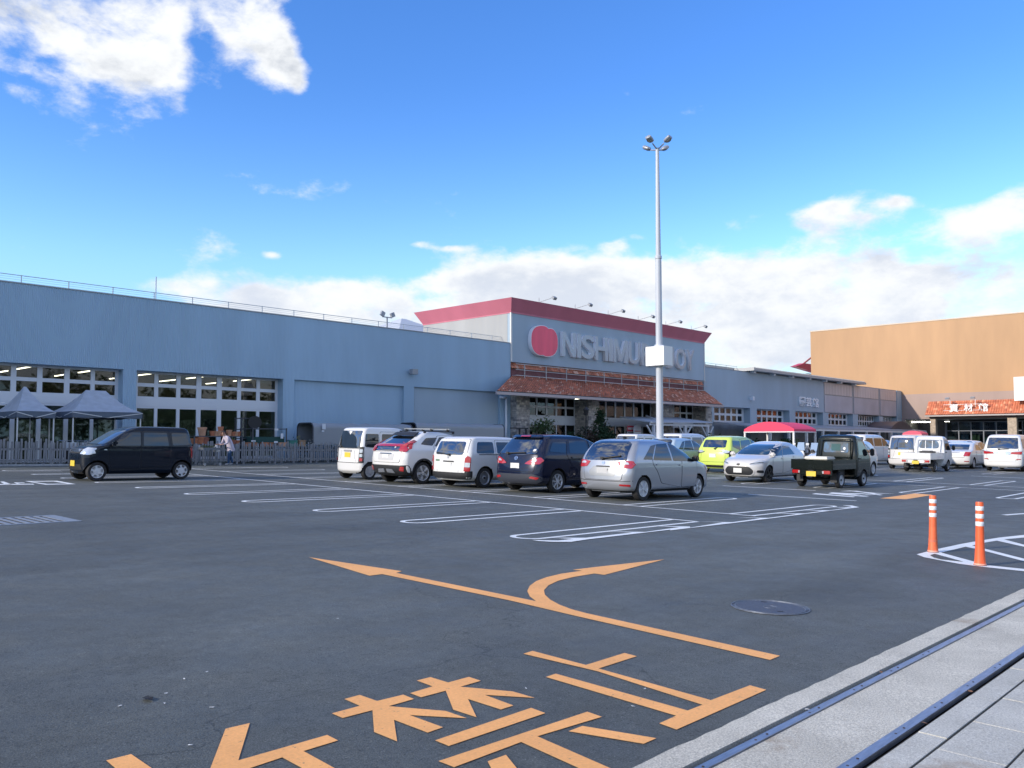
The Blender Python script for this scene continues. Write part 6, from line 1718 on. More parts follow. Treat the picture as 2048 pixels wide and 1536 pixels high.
# loads
def on(mw, name, label, cat): return thing(name, label, cat, mw=mw)
m1 = kt1.t.matrix_basis @ Matrix.Translation((1.35, .30, .675))
t = on(m1, 'foam_box_lid', 'pale foam box lid lying on the load bed of the dark green kei truck', 'box')
b = MB(); b.obox((0, 0, .13), (.62, .78, .26), None, taper=.96); b.build('box', mat('cream_foam', (.66, .64, .55), .8), t, local=True)
b = MB(); b.obox((0, 0, .30), (.66, .82, .08), None, taper=.92); b.build('lid', mat('cream_foam_lid', (.72, .70, .62), .8), t, local=True)
m2 = kt2.t.matrix_basis @ Matrix.Translation((1.2, .1, .675))
t = on(m2, 'tool_box', 'flat black tool case lying on the load bed of the white kei truck', 'case'); b = MB(); b.obox((.1, -.25, .17), (.5, .62, .34)); b.build('case', M_BLK, t, local=True); b = MB(); b.obox((.1, -.25, .36), (.46, .4, .03)); b.build('handle', mat('case_grey', (.2, .2, .22), .5), t, local=True)
t = on(m2 @ Matrix.Translation((-.4, .35, 0)), 'rope_coil', 'brown coil of rope and sticks on the white kei truck', 'rope'); b = MB()
for k in range(3): b.lathe([(.16 - .02 * k, .02 + .05 * k), (.21 - .02 * k, .045 + .05 * k), (.16 - .02 * k, .07 + .05 * k)], n=16)
b.build('coil', mat('rope_brown', (.32, .22, .14), .9), t, local=True)
m3 = kt2.t.matrix_basis
c_ = make_kei(ground_frame(48.6, 15.9, R(-1)) @ Matrix.Translation((-1.7, 0, 0)), P_CREAM, 'cream white kei van standing in front of the white kei truck', H=1.80)
# ================================================================== lamp post
mPOLE = mat('pale_grey_pole_paint', (.50, .53, .58), .45, nscale=3, namt=.08, stretch=(1, 1, .2))
LX, LY = 34.0, 22.45
lz = gz(LX, LY)
t = thing('lamp_post', 'tall grey lamp post with four lamp heads and a white box, behind the silver hatchback', 'lamp post', (LX, LY, lz))
q = MB(); q.tube((LX, LY, lz), (LX, LY, 8.75), .175, .145, 20); q.build('lower_pole', mPOLE, t, smooth=True, angle=40)
q = MB(); q.tube((LX, LY, 8.7), (LX, LY, 14.05), .125, .085, 20); q.build('upper_pole', mPOLE, t, smooth=True, angle=40)
q = MB(); q.lathe([(.15, 8.66), (.165, 8.68), (.165, 8.80), (.13, 8.84)], c=(LX, LY, 0), n=20); q.build('collar', mPOLE, t)
mLH = mat('lamp_head_grey', (.34, .36, .40), .4, metal=.3); mLG = mat('lamp_glass', (.50, .50, .48), .2)
for a, up in ((R(88), .28), (R(178), .28), (R(268), .28), (R(358), .28)):
    d = Vector((math.cos(a), math.sin(a), 0))
    far_ = d.dot(Vector((math.cos(YAW), math.sin(YAW), 0)))
    p0 = Vector((LX, LY, 13.95)); p1 = p0 + d * .38 + Vector((0, 0, .16 - .1 * far_))
    q = MB(); q.tube(p0, p1, .035, .03, 8); q.build('lamp_arm', mLH, t)
    M3 = Matrix.Rotation(a, 3, 'Z') @ Matrix.Rotation(R(-28), 3, 'Y')
    q = MB(); n = 14; prof = [(0, .03), (.08, .08), (.15, .12), (.175, .28), (.16, .44), (.0, .47)]
    q.lathe(prof, axis='X', n=n)
    v = [M3 @ Vector((p[0], p[1], p[2] * .62 + .03)) + p1 for p in q.v]; q.v = [tuple(x) for x in v]
    h_ = q.build('lamp_head', mLH, t, smooth=True, angle=50)
    q = MB(); q.lathe([(0, 0), (.12, 0)], axis='Z', n=12); q.v = [tuple(M3 @ Vector((p[0] * 1.1 + .28, p[1], -.085 + p[2])) + p1) for p in q.v]; q.build('lamp_glass', mLG, h_, fix=False)
q = MB(); zb0, zb1 = 3.55, 4.46
q.box(LX - .37, LY - .50, zb0, LX + .37, LY + .52, zb1); q.build('sign_box', mat('white_sign_box', (.80, .80, .80), .45), t)
q = MB(); q.lathe([(.18, zb1), (.24, zb1 + .01), (.22, zb1 + .09), (.15, zb1 + .10)], c=(LX, LY, 0), n=16); q.build('box_clamp', mPOLE, t)

# ================================================================== orange flexible posts
mOP = mat('orange_post_plastic', (.88, .14, .045), .42, nscale=9, namt=.06, coat=.2); mOP2 = mat('scuffed_orange_post', (.80, .16, .06), .5, nscale=7, namt=.16)
mBAND = mat('white_reflective_band', (.82, .84, .86), .35); mBASE = mat('pale_orange_base', (.86, .36, .26), .5)
for px, py, label, m in ((1866, 1104.5, 'scuffed orange flexible post with tape, at the tip of the white hatched island', mOP2), (1960, 1131, 'clean orange flexible post standing on the near line of the white hatched island', mOP)):
    p = G(px, py); t = thing('flexible_post', label, 'bollard', mw=ground_frame(p.x, p.y, 0), group='orange posts on the hatched island')
    q = MB(); q.lathe([(.068, .03), (.062, .08), (.053, .26), (.048, .50), (.0465, .785), (.043, .80), (.0, .802)], n=28); q.build('post', m, t, local=True, smooth=True, angle=40)
    q = MB(); q.lathe([(.073, .0), (.073, .018), (.071, .028), (.060, .034)], n=28); q.build('base', mBASE, t, local=True, smooth=True, angle=40)
    q = MB(); q.lathe([(.0745, .0), (.0745, .010)], n=28); q.build('base_pad', M_BLK, t, local=True)
    for z in (.498, .595, .692): 
        q = MB(); q.lathe([(.0485, z), (.0496, z + .002), (.0490, z + .053), (.0478, z + .055)], n=28); q.build('reflective_band', mBAND, t, local=True, smooth=True, angle=40)
    if m is mOP2:
        q = MB(); q.lathe([(.0595, .148), (.0602, .150), (.0588, .176), (.0575, .178)], n=28); q.build('tape_wrap', mat('worn_tape', (.62, .16, .09), .6), t, local=True)

# ================================================================== picket fence
mWOOD = mat('weathered_grey_wood', (.235, .245, .265), .85, nscale=6, namt=.3, mottle=.25, mscale=1.5, stretch=(3, 3, .4))
FY = 37.35
fr_ = random.Random(5)
protos = []
for k in range(6):
    q = MB(); h = .80 + .035 * k; w = .062 + .006 * (k % 3)
    q.prism([(-w / 2, 0, 0), (w / 2, 0, 0), (w / 2, 0, h - .02), (w / 2 - .02, 0, h), (-w / 2 + .02, 0, h), (-w / 2, 0, h - .02)], (0, .018, 0)); protos.append(q.mesh('picket', mWOOD))
x = 6.2; k = 0
where = ['far left, half out of frame', 'behind the left tent legs', 'left of the dark kei wagon', 'behind the bonnet of the dark kei wagon', 'behind the middle of the dark kei wagon', 'behind the tail of the dark kei wagon', 'behind the person with the cart',
         'right of the person with the cart', 'below the black barrel rack', 'below the brown planter boxes', 'left of the plastic plant shelter', 'below the plastic plant shelter', 'left of the tall white kei car', 'behind the white kei car', 'behind the white crossover', 'behind the estate van']
while x < 37:
    L_ = 2.05; z = gz(x + 1, FY)
    t = thing('picket_fence', 'weathered grey picket fence panel ' + where[min(k, len(where) - 1)], 'fence', (x, FY, z), group='picket fence panels before the store')
    q = MB(); q.box(0, .02, .17, L_, .05, .25); q.build('rail', mWOOD, t, local=True); q = MB(); q.box(0, .02, .62, L_, .05, .70); q.build('rail', mWOOD, t, local=True)
    q = MB(); q.box(-.04, .0, -.05, .05, .08, .95 + fr_.uniform(-.06, .08)); q.build('post', mWOOD, t, local=True)
    xx = .10
    while xx < L_ - .05:
        o = link('picket', fr_.choice(protos), t); o.location = (xx, fr_.uniform(0, .006), fr_.uniform(.09, .13)); o.rotation_euler = (0, R(fr_.uniform(-1.5, 1.5)), 0)
        xx += fr_.choice((.095, .105, .12, .15))
    for j in range(3):
        q = MB(); q.box(.3 + j * .7, .02, 0, .42 + j * .7, .12, .12); q.build('block_foot', mat('concrete_foot_%d%d' % (k, j), (.16, .17, .19), .9), t, local=True)
    x += L_; k += 1
q = deck('pavement_kerb', FY - .25, FY - .08, mat('pale_kerb_stone', (.34, .36, .38), .85, nscale=8, namt=.2), .07, .1, x0=2, x1=14.2); q['kind'] = 'structure'

# ================================================================== dark pop-up tents
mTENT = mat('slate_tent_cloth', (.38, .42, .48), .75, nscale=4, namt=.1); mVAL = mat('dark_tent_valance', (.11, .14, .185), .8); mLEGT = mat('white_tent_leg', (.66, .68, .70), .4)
def tent(name, label, x0, x1, y0, y1, ze, za, ridge, group=None, cloth=None, val=None):
    zg = gz((x0 + x1) / 2, (y0 + y1) / 2)
    t = thing(name, label, 'tent', ((x0 + x1) / 2, (y0 + y1) / 2, zg), group=group)
    xm, ym = (x0 + x1) / 2, (y0 + y1) / 2
    cs = [(x0, y0), (x1, y0), (x1, y1), (x0, y1)]
    ra, rb = Vector((xm - ridge / 2, ym, za)), Vector((xm + ridge / 2, ym, za))
    q = MB()
    def face(a, b, ta, tb, n=8):
        a = Vector((*a, ze)); b = Vector((*b, ze))
        def fn(u, v):
            lo = a.lerp(b, u); hi = ta.lerp(tb, u); p = lo.lerp(hi, v)
            p.z -= .26 * (za - ze) * 4 * v * (1 - v) * .55 + .05 * math.sin(math.pi * u) * (1 - v) * 0
            return p
        q.grid(fn, n, n)
    face(cs[0], cs[1], ra, rb); face(cs[1], cs[2], rb, rb); face(cs[2], cs[3], rb, ra); face(cs[3], cs[0], ra, ra)
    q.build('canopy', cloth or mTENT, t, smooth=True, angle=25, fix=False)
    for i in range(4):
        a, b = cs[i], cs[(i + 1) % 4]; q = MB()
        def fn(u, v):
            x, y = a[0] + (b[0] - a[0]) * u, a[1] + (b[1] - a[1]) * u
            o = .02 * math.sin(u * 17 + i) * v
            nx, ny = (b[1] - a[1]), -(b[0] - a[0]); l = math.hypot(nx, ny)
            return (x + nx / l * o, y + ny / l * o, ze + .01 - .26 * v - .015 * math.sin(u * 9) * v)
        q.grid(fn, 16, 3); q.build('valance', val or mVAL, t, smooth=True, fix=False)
    for cx, cy in cs:
        ix, iy = cx + math.copysign(.06, xm - cx), cy + math.copysign(.06, ym - cy)
        q = MB(); q.box(ix - .022, iy - .022, gz(ix, iy), ix + .022, iy + .022, ze - .02); q.build('leg', mLEGT, t)
    q = MB()
    for i in range(4):
        a, b = cs[i], cs[(i + 1) % 4]
        q.bar((a[0], a[1], ze - .03), ((a[0] + b[0]) / 2, (a[1] + b[1]) / 2, ze - .24), .02, .03); q.bar((b[0], b[1], ze - .03), ((a[0] + b[0]) / 2, (a[1] + b[1]) / 2, ze - .24), .02, .03)
    q.build('scissor_frame', mLEGT, t, kind='stuff'); return t
ty = 37.75
c0, c1 = atY(33, 822, ty), atY(112, 824, ty)
zt_ = atY(15, 772, ty + 1.5).z
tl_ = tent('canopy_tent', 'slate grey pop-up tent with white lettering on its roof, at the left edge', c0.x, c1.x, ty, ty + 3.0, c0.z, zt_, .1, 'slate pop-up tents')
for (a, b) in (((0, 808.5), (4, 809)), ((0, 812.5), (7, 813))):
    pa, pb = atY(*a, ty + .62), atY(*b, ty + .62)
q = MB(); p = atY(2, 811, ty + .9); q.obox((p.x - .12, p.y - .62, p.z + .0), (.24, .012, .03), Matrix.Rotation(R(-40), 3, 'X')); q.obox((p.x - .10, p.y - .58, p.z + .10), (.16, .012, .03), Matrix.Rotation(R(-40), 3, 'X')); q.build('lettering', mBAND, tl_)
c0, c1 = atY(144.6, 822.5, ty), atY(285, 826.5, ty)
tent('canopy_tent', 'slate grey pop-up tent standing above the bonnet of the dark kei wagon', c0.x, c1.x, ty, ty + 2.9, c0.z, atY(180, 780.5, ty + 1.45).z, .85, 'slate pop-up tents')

# ================================================================== shopping goods behind the fence
mTC = mat('terracotta_pot', (.50, .19, .10), .8, nscale=5, namt=.2); mTC2 = mat('pale_terracotta_pot', (.58, .32, .20), .8, nscale=5, namt=.2); mTC3 = mat('brown_clay_pot', (.34, .13, .09), .8, nscale=5, namt=.2)
def pot(px, py, r, h, m, Y, label, k=None):
    p = atY(px, py, Y)
    q = MB(); q.lathe([(r * .66, 0), (r * .92, h * .80), (r, h * .80), (r * 1.02, h), (r * .90, h), (r * .86, h * .80), (r * .6, .03), (0, .03)], n=14)
    o = q.build('flower_pot', m, smooth=True, angle=40); o.location = p
    tag(o, label, 'flower pot', 'terracotta pots for sale behind the fence')
mRACK = mat('dark_rack_steel', (.07, .08, .10), .5)
def rack(name, label, x0, x1, y0, y1, levels, cat='rack', m=None):
    z = gz(x0, y0); t = thing(name, label, cat, ((x0 + x1) / 2, (y0 + y1) / 2, z))
    for x in (x0, x1):
        for y in (y0, y1): q = MB(); q.box(x - .025, y - .025, z, x + .025, y + .025, levels[-1] + .02); q.build('leg', m or mRACK, t)
    for l in levels: q = MB(); q.box(x0 - .03, y0 - .03, l - .04, x1 + .03, y1 + .03, l); q.build('shelf', m or mRACK, t)
    return t
ys_ = 38.5
a, b = atY(384, 905, ys_), atY(480, 905, ys_)
l1 = atY(430, 888, ys_ + .0).z; l2 = atY(430, 872, ys_ + .5).z
rack('pot_rack', 'low dark rack of terracotta pots behind the person with the cart', a.x, b.x, ys_ - .2, ys_ + .9, [l1 - .25, l1, l2], 'rack')
rp = random.Random(11)
for i, (px, r, h) in enumerate(((388, .20, .26), (392, .14, .22), (400, .22, .34), (408, .20, .32), (396, .16, .16), (412, .15, .28), (458, .17, .22), (466, .17, .20), (474, .15, .18), (452, .17, .25))):
    pot(px, 888, r, h, (mTC, mTC3)[i % 2], ys_ - .02, 'dark red terracotta pot on the lower shelf behind the fence')
for i, (px, r, h) in enumerate(((404, .22, .42), (424, .13, .24), (431, .12, .22), (441, .14, .46), (458, .15, .30), (466, .12, .2), (472, .13, .22), (477, .12, .22), (436, .16, .24), (448, .13, .2))):
    pot(px, 872, r, h, (mTC2, mTC)[i % 2], ys_ + .45, 'orange terracotta pot on the upper shelf behind the fence')
# black barrel on a rack with green boxes
yb = 38.6
a, b = atY(499, 900, yb), atY(566, 900, yb)
zt2 = atY(530, 857, yb).z
rk = rack('barrel_rack', 'black steel rack with green netting carrying a barrel, left of the wall corner', a.x, b.x, yb - .3, yb + .9, [zt2 - .75, zt2], 'rack')
q = MB(); q.box(a.x + .05, yb - .2, zt2 - .74, b.x - .05, yb + .8, zt2 - .42); q.build('netting', mat('dark_green_netting', (.02, .075, .07), .8), rk)
p = atY(508, 845, yb + .4); ax_ = (Vector((-.45, -1, 0))).normalized()
q = MB(); q.tube(p - ax_ * .5, p + ax_ * .5, .30, .30, 20); q.tube(p + ax_ * .5, p + ax_ * .52, .32, .32, 20); q.tube(p + ax_ * .2, p + ax_ * .23, .315, .315, 20); q.tube(p - ax_ * .25, p - ax_ * .22, .315, .315, 20)
o = q.build('barrel_drum', M_BLK, smooth=True, angle=40); tag(o, 'large black plastic barrel lying on top of the steel rack', 'barrel')
def card(px, py, Y, w, h, label):
    p = atY(px, py, Y); q = MB(); q.box(-w / 2, 0, -h / 2, w / 2, .012, h / 2); o = q.build('price_card', mWIN); o.location = p; tag(o, label, 'sign', 'white price cards')
card(553, 859, yb - .34, .22, .09, 'small white price card on the front rail of the barrel rack'); card(564, 872, yb - .36, .15, .26, 'tall white notice on the corner of the barrel rack')
card(507, 882, 38.0, .24, .07, 'white price card above the fence below the barrel, left of two'); card(552, 884, 38.0, .20, .09, 'white price card above the fence below the barrel, right of two')
# dim tall frame left of it
a2 = atY(478, 900, 39.2); b2 = atY(497, 900, 39.2)
rack('pole_stand', 'tall dark stand of garden poles between the pots and the barrel', a2.x, b2.x, 39.0, 39.6, [.15, .6, atY(488, 836, 39.2).z])
# brown planter boxes
mPB = mat('brown_planter', (.36, .17, .10), .8, nscale=4, namt=.2)
for i, (p0, p1, m, lb) in enumerate(((489, 499, mPB, 'brown planter box behind the fence, leftmost of the row'), (503, 513, mPB, 'brown planter box behind the fence, second of the row'), (524, 536, mTC, 'wide terracotta planter box behind the fence below the barrel'), (537, 546, mPB, 'brown planter box behind the fence, left of the orange one'), (557, 572, mTC2, 'orange planter box behind the fence, at the right end of the row'), (578, 594, mat('green_crate', (.05, .20, .17), .7), 'dark green crate behind the fence, right of the orange planter'), (597, 610, mat('tan_box', (.34, .22, .14), .8), 'tan box behind the fence, right of the dark green crate'))):
    A, B_ = atY(p0, 892, 38.2), atY(p1, 892, 38.2); top = .20 if i < 5 else .32
    q = MB(); q.obox((0, 0, top / 2), ((B_.x - A.x) * .92, .35, top), None, taper=1.0); q.obox((0, 0, top - .02), ((B_.x - A.x), .38, .04)); o = q.build('planter_box', m); o.location = ((A.x + B_.x) / 2, 38.3, A.z - .02); tag(o, lb, 'planter', 'planter boxes behind the fence')
    if i in (5,): pass
bench = rack('goods_bench', 'long dark bench behind the fence that carries the planter boxes', atY(486, 895, 38.2).x, atY(616, 895, 38.2).x, 38.1, 38.55, [atY(540, 893, 38.2).z - .02], 'bench')

# ---- leaves
mLF = [mat('leaf_green_%s' % n, c, .8, spec=.2) for n, c in (('deep', (.022, .050, .026)), ('mid', (.045, .085, .035)), ('light', (.085, .125, .05)))]
mBARK = mat('bark', (.09, .065, .05), .9, nscale=6, namt=.3)
def leaf_crown(parent, c, size, n, leaf, mats, seed, shape='ball', name='crown'):
    """many leaf-sized faces gathered in clumps through the volume"""
    r = random.Random(seed); q = MB()
    cl = []
    for i in range(max(6, n // 26)):
        while True:
            v = Vector((r.uniform(-1, 1), r.uniform(-1, 1), r.uniform(-1, 1)))
            if v.length < 1: break
        if shape == 'cone':
            h = (v.z + 1) / 2; k = (1 - h) ** .9 + .05; v = Vector((v.x * k, v.y * k, v.z))
        if shape == 'ball': v = v * (.55 + .45 * r.random())
        cl.append((v, r.choice((0, 0, 1, 1, 2))))
    for i in range(n):
        v, mi = r.choice(cl)
        o = Vector((r.gauss(0, 1), r.gauss(0, 1), r.gauss(0, 1))) * (.16 if shape != 'cone' else .10)
        p = Vector(((v.x + o.x) * size[0], (v.y + o.y) * size[1], (v.z + o.z) * size[2])) + Vector(c)
        a = Vector((r.uniform(-1, 1), r.uniform(-1, 1), r.uniform(-.6, 1))).normalized(); b_ = a.cross(Vector((r.uniform(-1, 1), r.uniform(-1, 1), r.uniform(-1, 1)))).normalized()
        l = leaf * r.uniform(.6, 1.3)
        q.add([p - a * l, p + b_ * l * .45, p + a * l, p - b_ * l * .45], [(0, 1, 2, 3)], mi if r.random() < .75 else r.randrange(3))
    return q.build(name, mats, parent, kind='stuff', fix=False)
def shrub(px, py, Y, w, h, label, n=420, leaf=.055, mats=None, shape='ball', name='shrub', cat='shrub', trunk=.03, lift=.0, seed=None, clear=.15):
    p = atY(px, py, Y); z = gz(p.x, Y)
    t = thing(name, label, cat, (p.x, Y, z))
    leaf_crown(t, (p.x, Y, z + lift + h * (clear + (1 - clear) / 2)), (w / 2, w / 2, h * (1 - clear) / 2), n, leaf, mats or mLF, seed or int(px), shape)
    q = MB(); q.tube((p.x, Y, z), (p.x + .03, Y, z + lift + h * .6), trunk, trunk * .5, 7)
    for k in range(4):
        a = k * 1.7; q.tube((p.x, Y, z + h * (.25 + .1 * k)), (p.x + math.cos(a) * w * .3, Y + math.sin(a) * w * .3, z + h * (.5 + .1 * k)), trunk * .5, trunk * .2, 5)
    q.build('trunk', mBARK, t); return t
YF_ = [mLF[0], mLF[1], mat('yellow_green_leaf', (.26, .25, .07), .6)]
for px, py, h, w, lb, ms in ((600, 872, 1.15, .9, 'yellow green bushy plant behind the fence, left of the plastic shelter', YF_), (582, 880, .9, .6, 'small dark plant in front of the grey wall corner', mLF), (612, 880, .8, .7, 'low yellow green plant beside the plastic shelter', YF_)):
    shrub(px, py, 38.6, w, h, lb, 260, .045, ms, lift=0.25)
# plastic covered plant shelters
mPLAS = glass('clear_plastic_sheet', (.80, .82, .84), 1.6, .12)
mPLASG = mat('cloudy_plastic_sheet', (.26, .29, .33), .3, spec=.6)
def shelter(x0, x1, y0, y1, zt, label, seed):
    z = gz(x0, y0); t = thing('plant_shelter', label, 'shelter', ((x0 + x1) / 2, (y0 + y1) / 2, z))
    q = MB(); n = 8; rr = .28
    prof = [(y0, z + .9)] + [(y0 + rr - rr * math.cos(R(90) * i / n), zt - rr + rr * math.sin(R(90) * i / n)) for i in range(n + 1)] + [(y1 - rr + rr * math.sin(R(90) * i / n), zt - rr + rr * math.cos(R(90) * i / n)) for i in range(n + 1)] + [(y1, z + .9)]
    rs = random.Random(seed)
    nx = max(4, int((x1 - x0) / .5))
    for i in range(nx):
        xa, xb = x0 + (x1 - x0) * i / nx, x0 + (x1 - x0) * (i + 1) / nx
        for (ya, za), (yb_, zb_) in zip(prof, prof[1:]):
            s0 = .03 * math.sin(xa * 5.1 + ya * 3); s1 = .03 * math.sin(xb * 5.1 + ya * 3); s2 = .03 * math.sin(xb * 5.1 + yb_ * 3); s3 = .03 * math.sin(xa * 5.1 + yb_ * 3)
            q.quad((xa, ya, za + s0), (xb, ya, za + s1), (xb, yb_, zb_ + s2), (xa, yb_, zb_ + s3))
    q.build('plastic_sheet', mPLASG, t, smooth=True, fix=False)
    q = MB()
    for x in (x0, x1):
        q = MB()
        for (ya, za), (yb_, zb_) in zip(prof, prof[1:]): q.bar((x, ya, za), (x, yb_, zb_), .05, .05)
        q.build('hoop', mRACK, t)
    for x in (x0, (x0 + x1) / 2, x1):
        for y in (y0, y1): q = MB(); q.box(x - .03, y - .03, z, x + .03, y + .03, z + .92); q.build('leg', mRACK, t)
    q = MB(); q.box(x0, y0 + .05, z + .5, x1, y1 - .05, z + .56); q.build('shelf', mRACK, t)
    r = random.Random(seed + 1); q = MB()
    for i in range(int((x1 - x0) * 240)):
        p = Vector((r.uniform(x0, x1), r.uniform(y0, y1), z + .56 + abs(r.gauss(0, .28)))); a = Vector((r.uniform(-1, 1), r.uniform(-1, 1), r.uniform(-1, 1))).normalized(); b_ = a.orthogonal().normalized(); l = r.uniform(.03, .07)
        q.add([p - a * l, p + b_ * l * .5, p + a * l, p - b_ * l * .5], [(0, 1, 2, 3)], 3 if r.random() < .12 else r.randrange(3))
    q.build('seedlings', mLF + [mat('flower_white_%d' % seed, (.75, .75, .72), .6)], t, kind='stuff', fix=False)
    return t
xa, xb = atY(622, 850, 38.7).x, atY(820, 850, 38.7).x
shelter(xa, xb, 38.5, 40.0, atY(640, 846, 38.7).z, 'grey plastic covered plant shelter against the wall, behind the white kei car', 3)
shelter(xb + .3, atY(1004, 855, 38.7).x, 38.5, 40.0, atY(900, 847, 38.7).z, 'longer grey plastic plant shelter behind the white estate van, near the downpipe', 5)
card(648, 853, 38.4, .22, .30, 'white notice hung on the end of the plastic plant shelter'); card(646, 862, 38.35, .16, .08, 'small white tag under the notice on the plant shelter')
for px, lb in ((945, 'green post box shaped tag'), ):
    pass
for i, (px, h, ms) in enumerate(((968, .9, YF_), (985, .75, mLF), (1010, .8, mLF), (930, .7, YF_))):
    shrub(px, 880, 38.1, .7, 1.0 + h * .5, ['yellow flowering plant seen over the roof of the estate van', 'dark green plant near the grey downpipe', 'dark green plant left of the first stone pier', 'pale green plant behind the estate van roof'][i], 200, .045, ms)
# small black rail gate by the first pier
p = atY(1040, 866, F - 1.6); t = thing('barrier_rail', 'small black metal rail stand in front of the first stone pier', 'rail', (p.x, F - 1.6, gz(p.x, F)))
q = MB()
a, b = atY(1021, 856, F - 1.6), atY(1056, 857, F - 1.6)
q.bar((a.x, F - 1.6, a.z), (b.x, F - 1.6, b.z), .07, .08); q.build('top_rail', M_BLK, t)
for x in (a.x + .9, b.x - .2): q = MB(); q.box(x - .05, F - 1.64, gz(x, F), x + .05, F - 1.56, a.z); q.build('leg', M_BLK, t)

# ================================================================== planting and signs at the entrance
shrub(1088, 868, F - 1.9, 2.6, 3.2, 'loose leafy shrub with thin stems before the entrance windows', 520, .11, [mLF[1], mLF[2], mat('olive_leaf', (.10, .105, .06), .6)], clear=.25, seed=2)
shrub(1143, 868, F - 1.7, 1.7, 1.9, 'dark rounded shrub left of the middle stone pier', 800, .12, [mLF[0], mLF[0], mLF[1]], seed=3)
shrub(1201, 862, F - 2.2, 2.3, 3.5, 'dark green conifer with a pointed top before the entrance', 1800, .12, [mLF[0], mLF[0], mLF[1]], 'cone', 'conifer_tree', 'tree', .05, clear=.05, seed=4)
shrub(1176, 866, F - 2.1, 2.0, 2.2, 'reddish brown bush beside the lantern at the entrance', 800, .12, [mat('russet_leaf', (.075, .045, .04), .7), mLF[0], mat('dull_leaf', (.06, .06, .045), .7)], seed=6)
shrub(1222, 868, F - 2.0, 1.6, 1.8, 'dark green bush right of the conifer at the entrance', 700, .12, [mLF[0], mLF[0], mLF[1]], seed=7)
shrub(1117, 870, F - 1.7, 1.3, 1.6, 'low dark bush between the loose shrub and the rounded shrub', 500, .12, [mLF[0], mLF[1], mLF[1]], seed=8)
p = atY(1172, 828, F - 2.6); zg = gz(p.x, F - 2.6)
t = thing('lantern', 'black old style garden lantern on a post before the middle pier', 'lantern', (p.x, F - 2.6, zg))
q = MB(); q.tube((p.x, F - 2.6, zg), (p.x, F - 2.6, p.z - .1), .05, .04, 8); q.build('post', M_BLK, t)
q = MB(); q.lathe([(.10, p.z - .1), (.20, p.z + .28), (.24, p.z + .30), (.08, p.z + .48), (.05, p.z + .52), (.05, p.z + .6), (0, p.z + .62)], c=(p.x, F - 2.6, 0), n=6); q.build('lamp', M_BLK, t)
def board(name, px0, px1, py0, py1, Y, m, label, arch=False, extra=None):
    a, b = atY(px0, py1, Y), atY(px1, py0, Y); zg = gz(a.x, Y)
    t = thing(name, label, 'sign', ((a.x + b.x) / 2, Y, zg))
    q = MB()
    if arch:
        w = (b.x - a.x) / 2; xm = (a.x + b.x) / 2; zt = b.z - w * .8
        q.prism([(a.x, Y, zg + .4), (b.x, Y, zg + .4)] + [(xm + w * math.cos(R(180) * i / 10), Y, zt + w * .8 * math.sin(R(180) * i / 10)) for i in range(11)], (0, .05, 0))
    else: q.box(a.x, Y, a.z, b.x, Y + .05, b.z)
    q.build('board', m, t)
    for x in (a.x + .1, b.x - .1): q = MB(); q.box(x - .03, Y + .05, zg, x + .03, Y + .1, b.z - .3); q.build('leg', mGREYT, t)
    return t, a, b
t, a, b = board('shop_sign', 1255, 1268, 851, 872, F - 1.4, mWIN, 'white shop sign with a red header, left of the arched sign')
q = MB(); q.box(a.x - .03, F - 1.44, b.z - .48, b.x + .03, F - 1.40, b.z - .02); hd_ = q.build('header', mat('sign_red', (.62, .05, .08), .5), t)
q = MB()
for i in range(4): q.box(a.x + .06 + i * (b.x - a.x - .1) / 4, F - 1.452, b.z - .34, a.x + .06 + (i + .7) * (b.x - a.x - .1) / 4, F - 1.442, b.z - .16)
q.build('lettering', mWL, hd_, kind='stuff')
q = MB(); q.box(a.x + .05, F - 1.42, a.z + .25, b.x - .05, F - 1.405, a.z + .30); q.build('text_bar', M_BLK, t)
t, a, b = board('arched_sign', 1268, 1283, 848, 872, F - 1.8, mWIN, 'white round topped sign board before the entrance', True)
for z, m in ((-.62, mat('text_rose', (.55, .2, .25), .6)), (-.92, mat('text_teal', (.15, .4, .4), .6))): q = MB(); q.box(a.x + .1, F - 1.82, b.z + z, b.x - .1, F - 1.805, b.z + z + .07); q.build('text_bar', m, t)
# white timber pergola right of the entrance
mPG = mat('white_painted_timber', (.62, .66, .72), .6)
YP = F - 3.6
a, b = atY(1322, 846, YP), atY(1422, 846, YP); zg = gz(a.x, YP)
t = thing('pergola', 'white timber shelter with a pale flat roof and braced posts, right of the lamp post', 'shelter', ((a.x + b.x) / 2, YP, zg))
px0 = atY(1300, 846, YP).x
q = MB(); q.add([(px0, YP - .2, a.z - .02), (b.x, YP - .2, b.z - .02), (b.x - .5, F - .7, b.z + .45), (px0, F - .7, a.z + .45), (px0, YP - .2, a.z + .06), (b.x, YP - .2, b.z + .06), (b.x - .5, F - .7, b.z + .53), (px0, F - .7, a.z + .53)], [(0, 3, 2, 1), (4, 5, 6, 7), (0, 1, 5, 4), (1, 2, 6, 5), (2, 3, 7, 6), (3, 0, 4, 7)])
q.build('roof', mat('pale_blue_grey_sheet', (.42, .48, .56), .5), t)
part_box('beam', mPG, t, (px0, YP - .05, a.z - .2, b.x - .3, YP + .07, a.z - .03))
for x in (px0 + .5, atY(1370, 860, YP).x, b.x - .6):
    q = MB(); q.box(x - .1, YP - .1, zg, x + .1, YP + .1, a.z - .2); q.build('post', mPG, t)
    for s in (-1, 1): q = MB(); q.bar((x + s * .1, YP, a.z - 1.1), (x + s * .95, YP, a.z - .2), .1, .1); q.build('brace', mPG, t)
q = MB(); c0 = atY(1292, 834, F - .8); c1 = atY(1316, 842, F - 3.2)
q.bar((c0.x, F - .8, c0.z + .1), (c1.x, F - 3.2, c1.z), .08, .14); q.build('eave_trim', mPG, t)
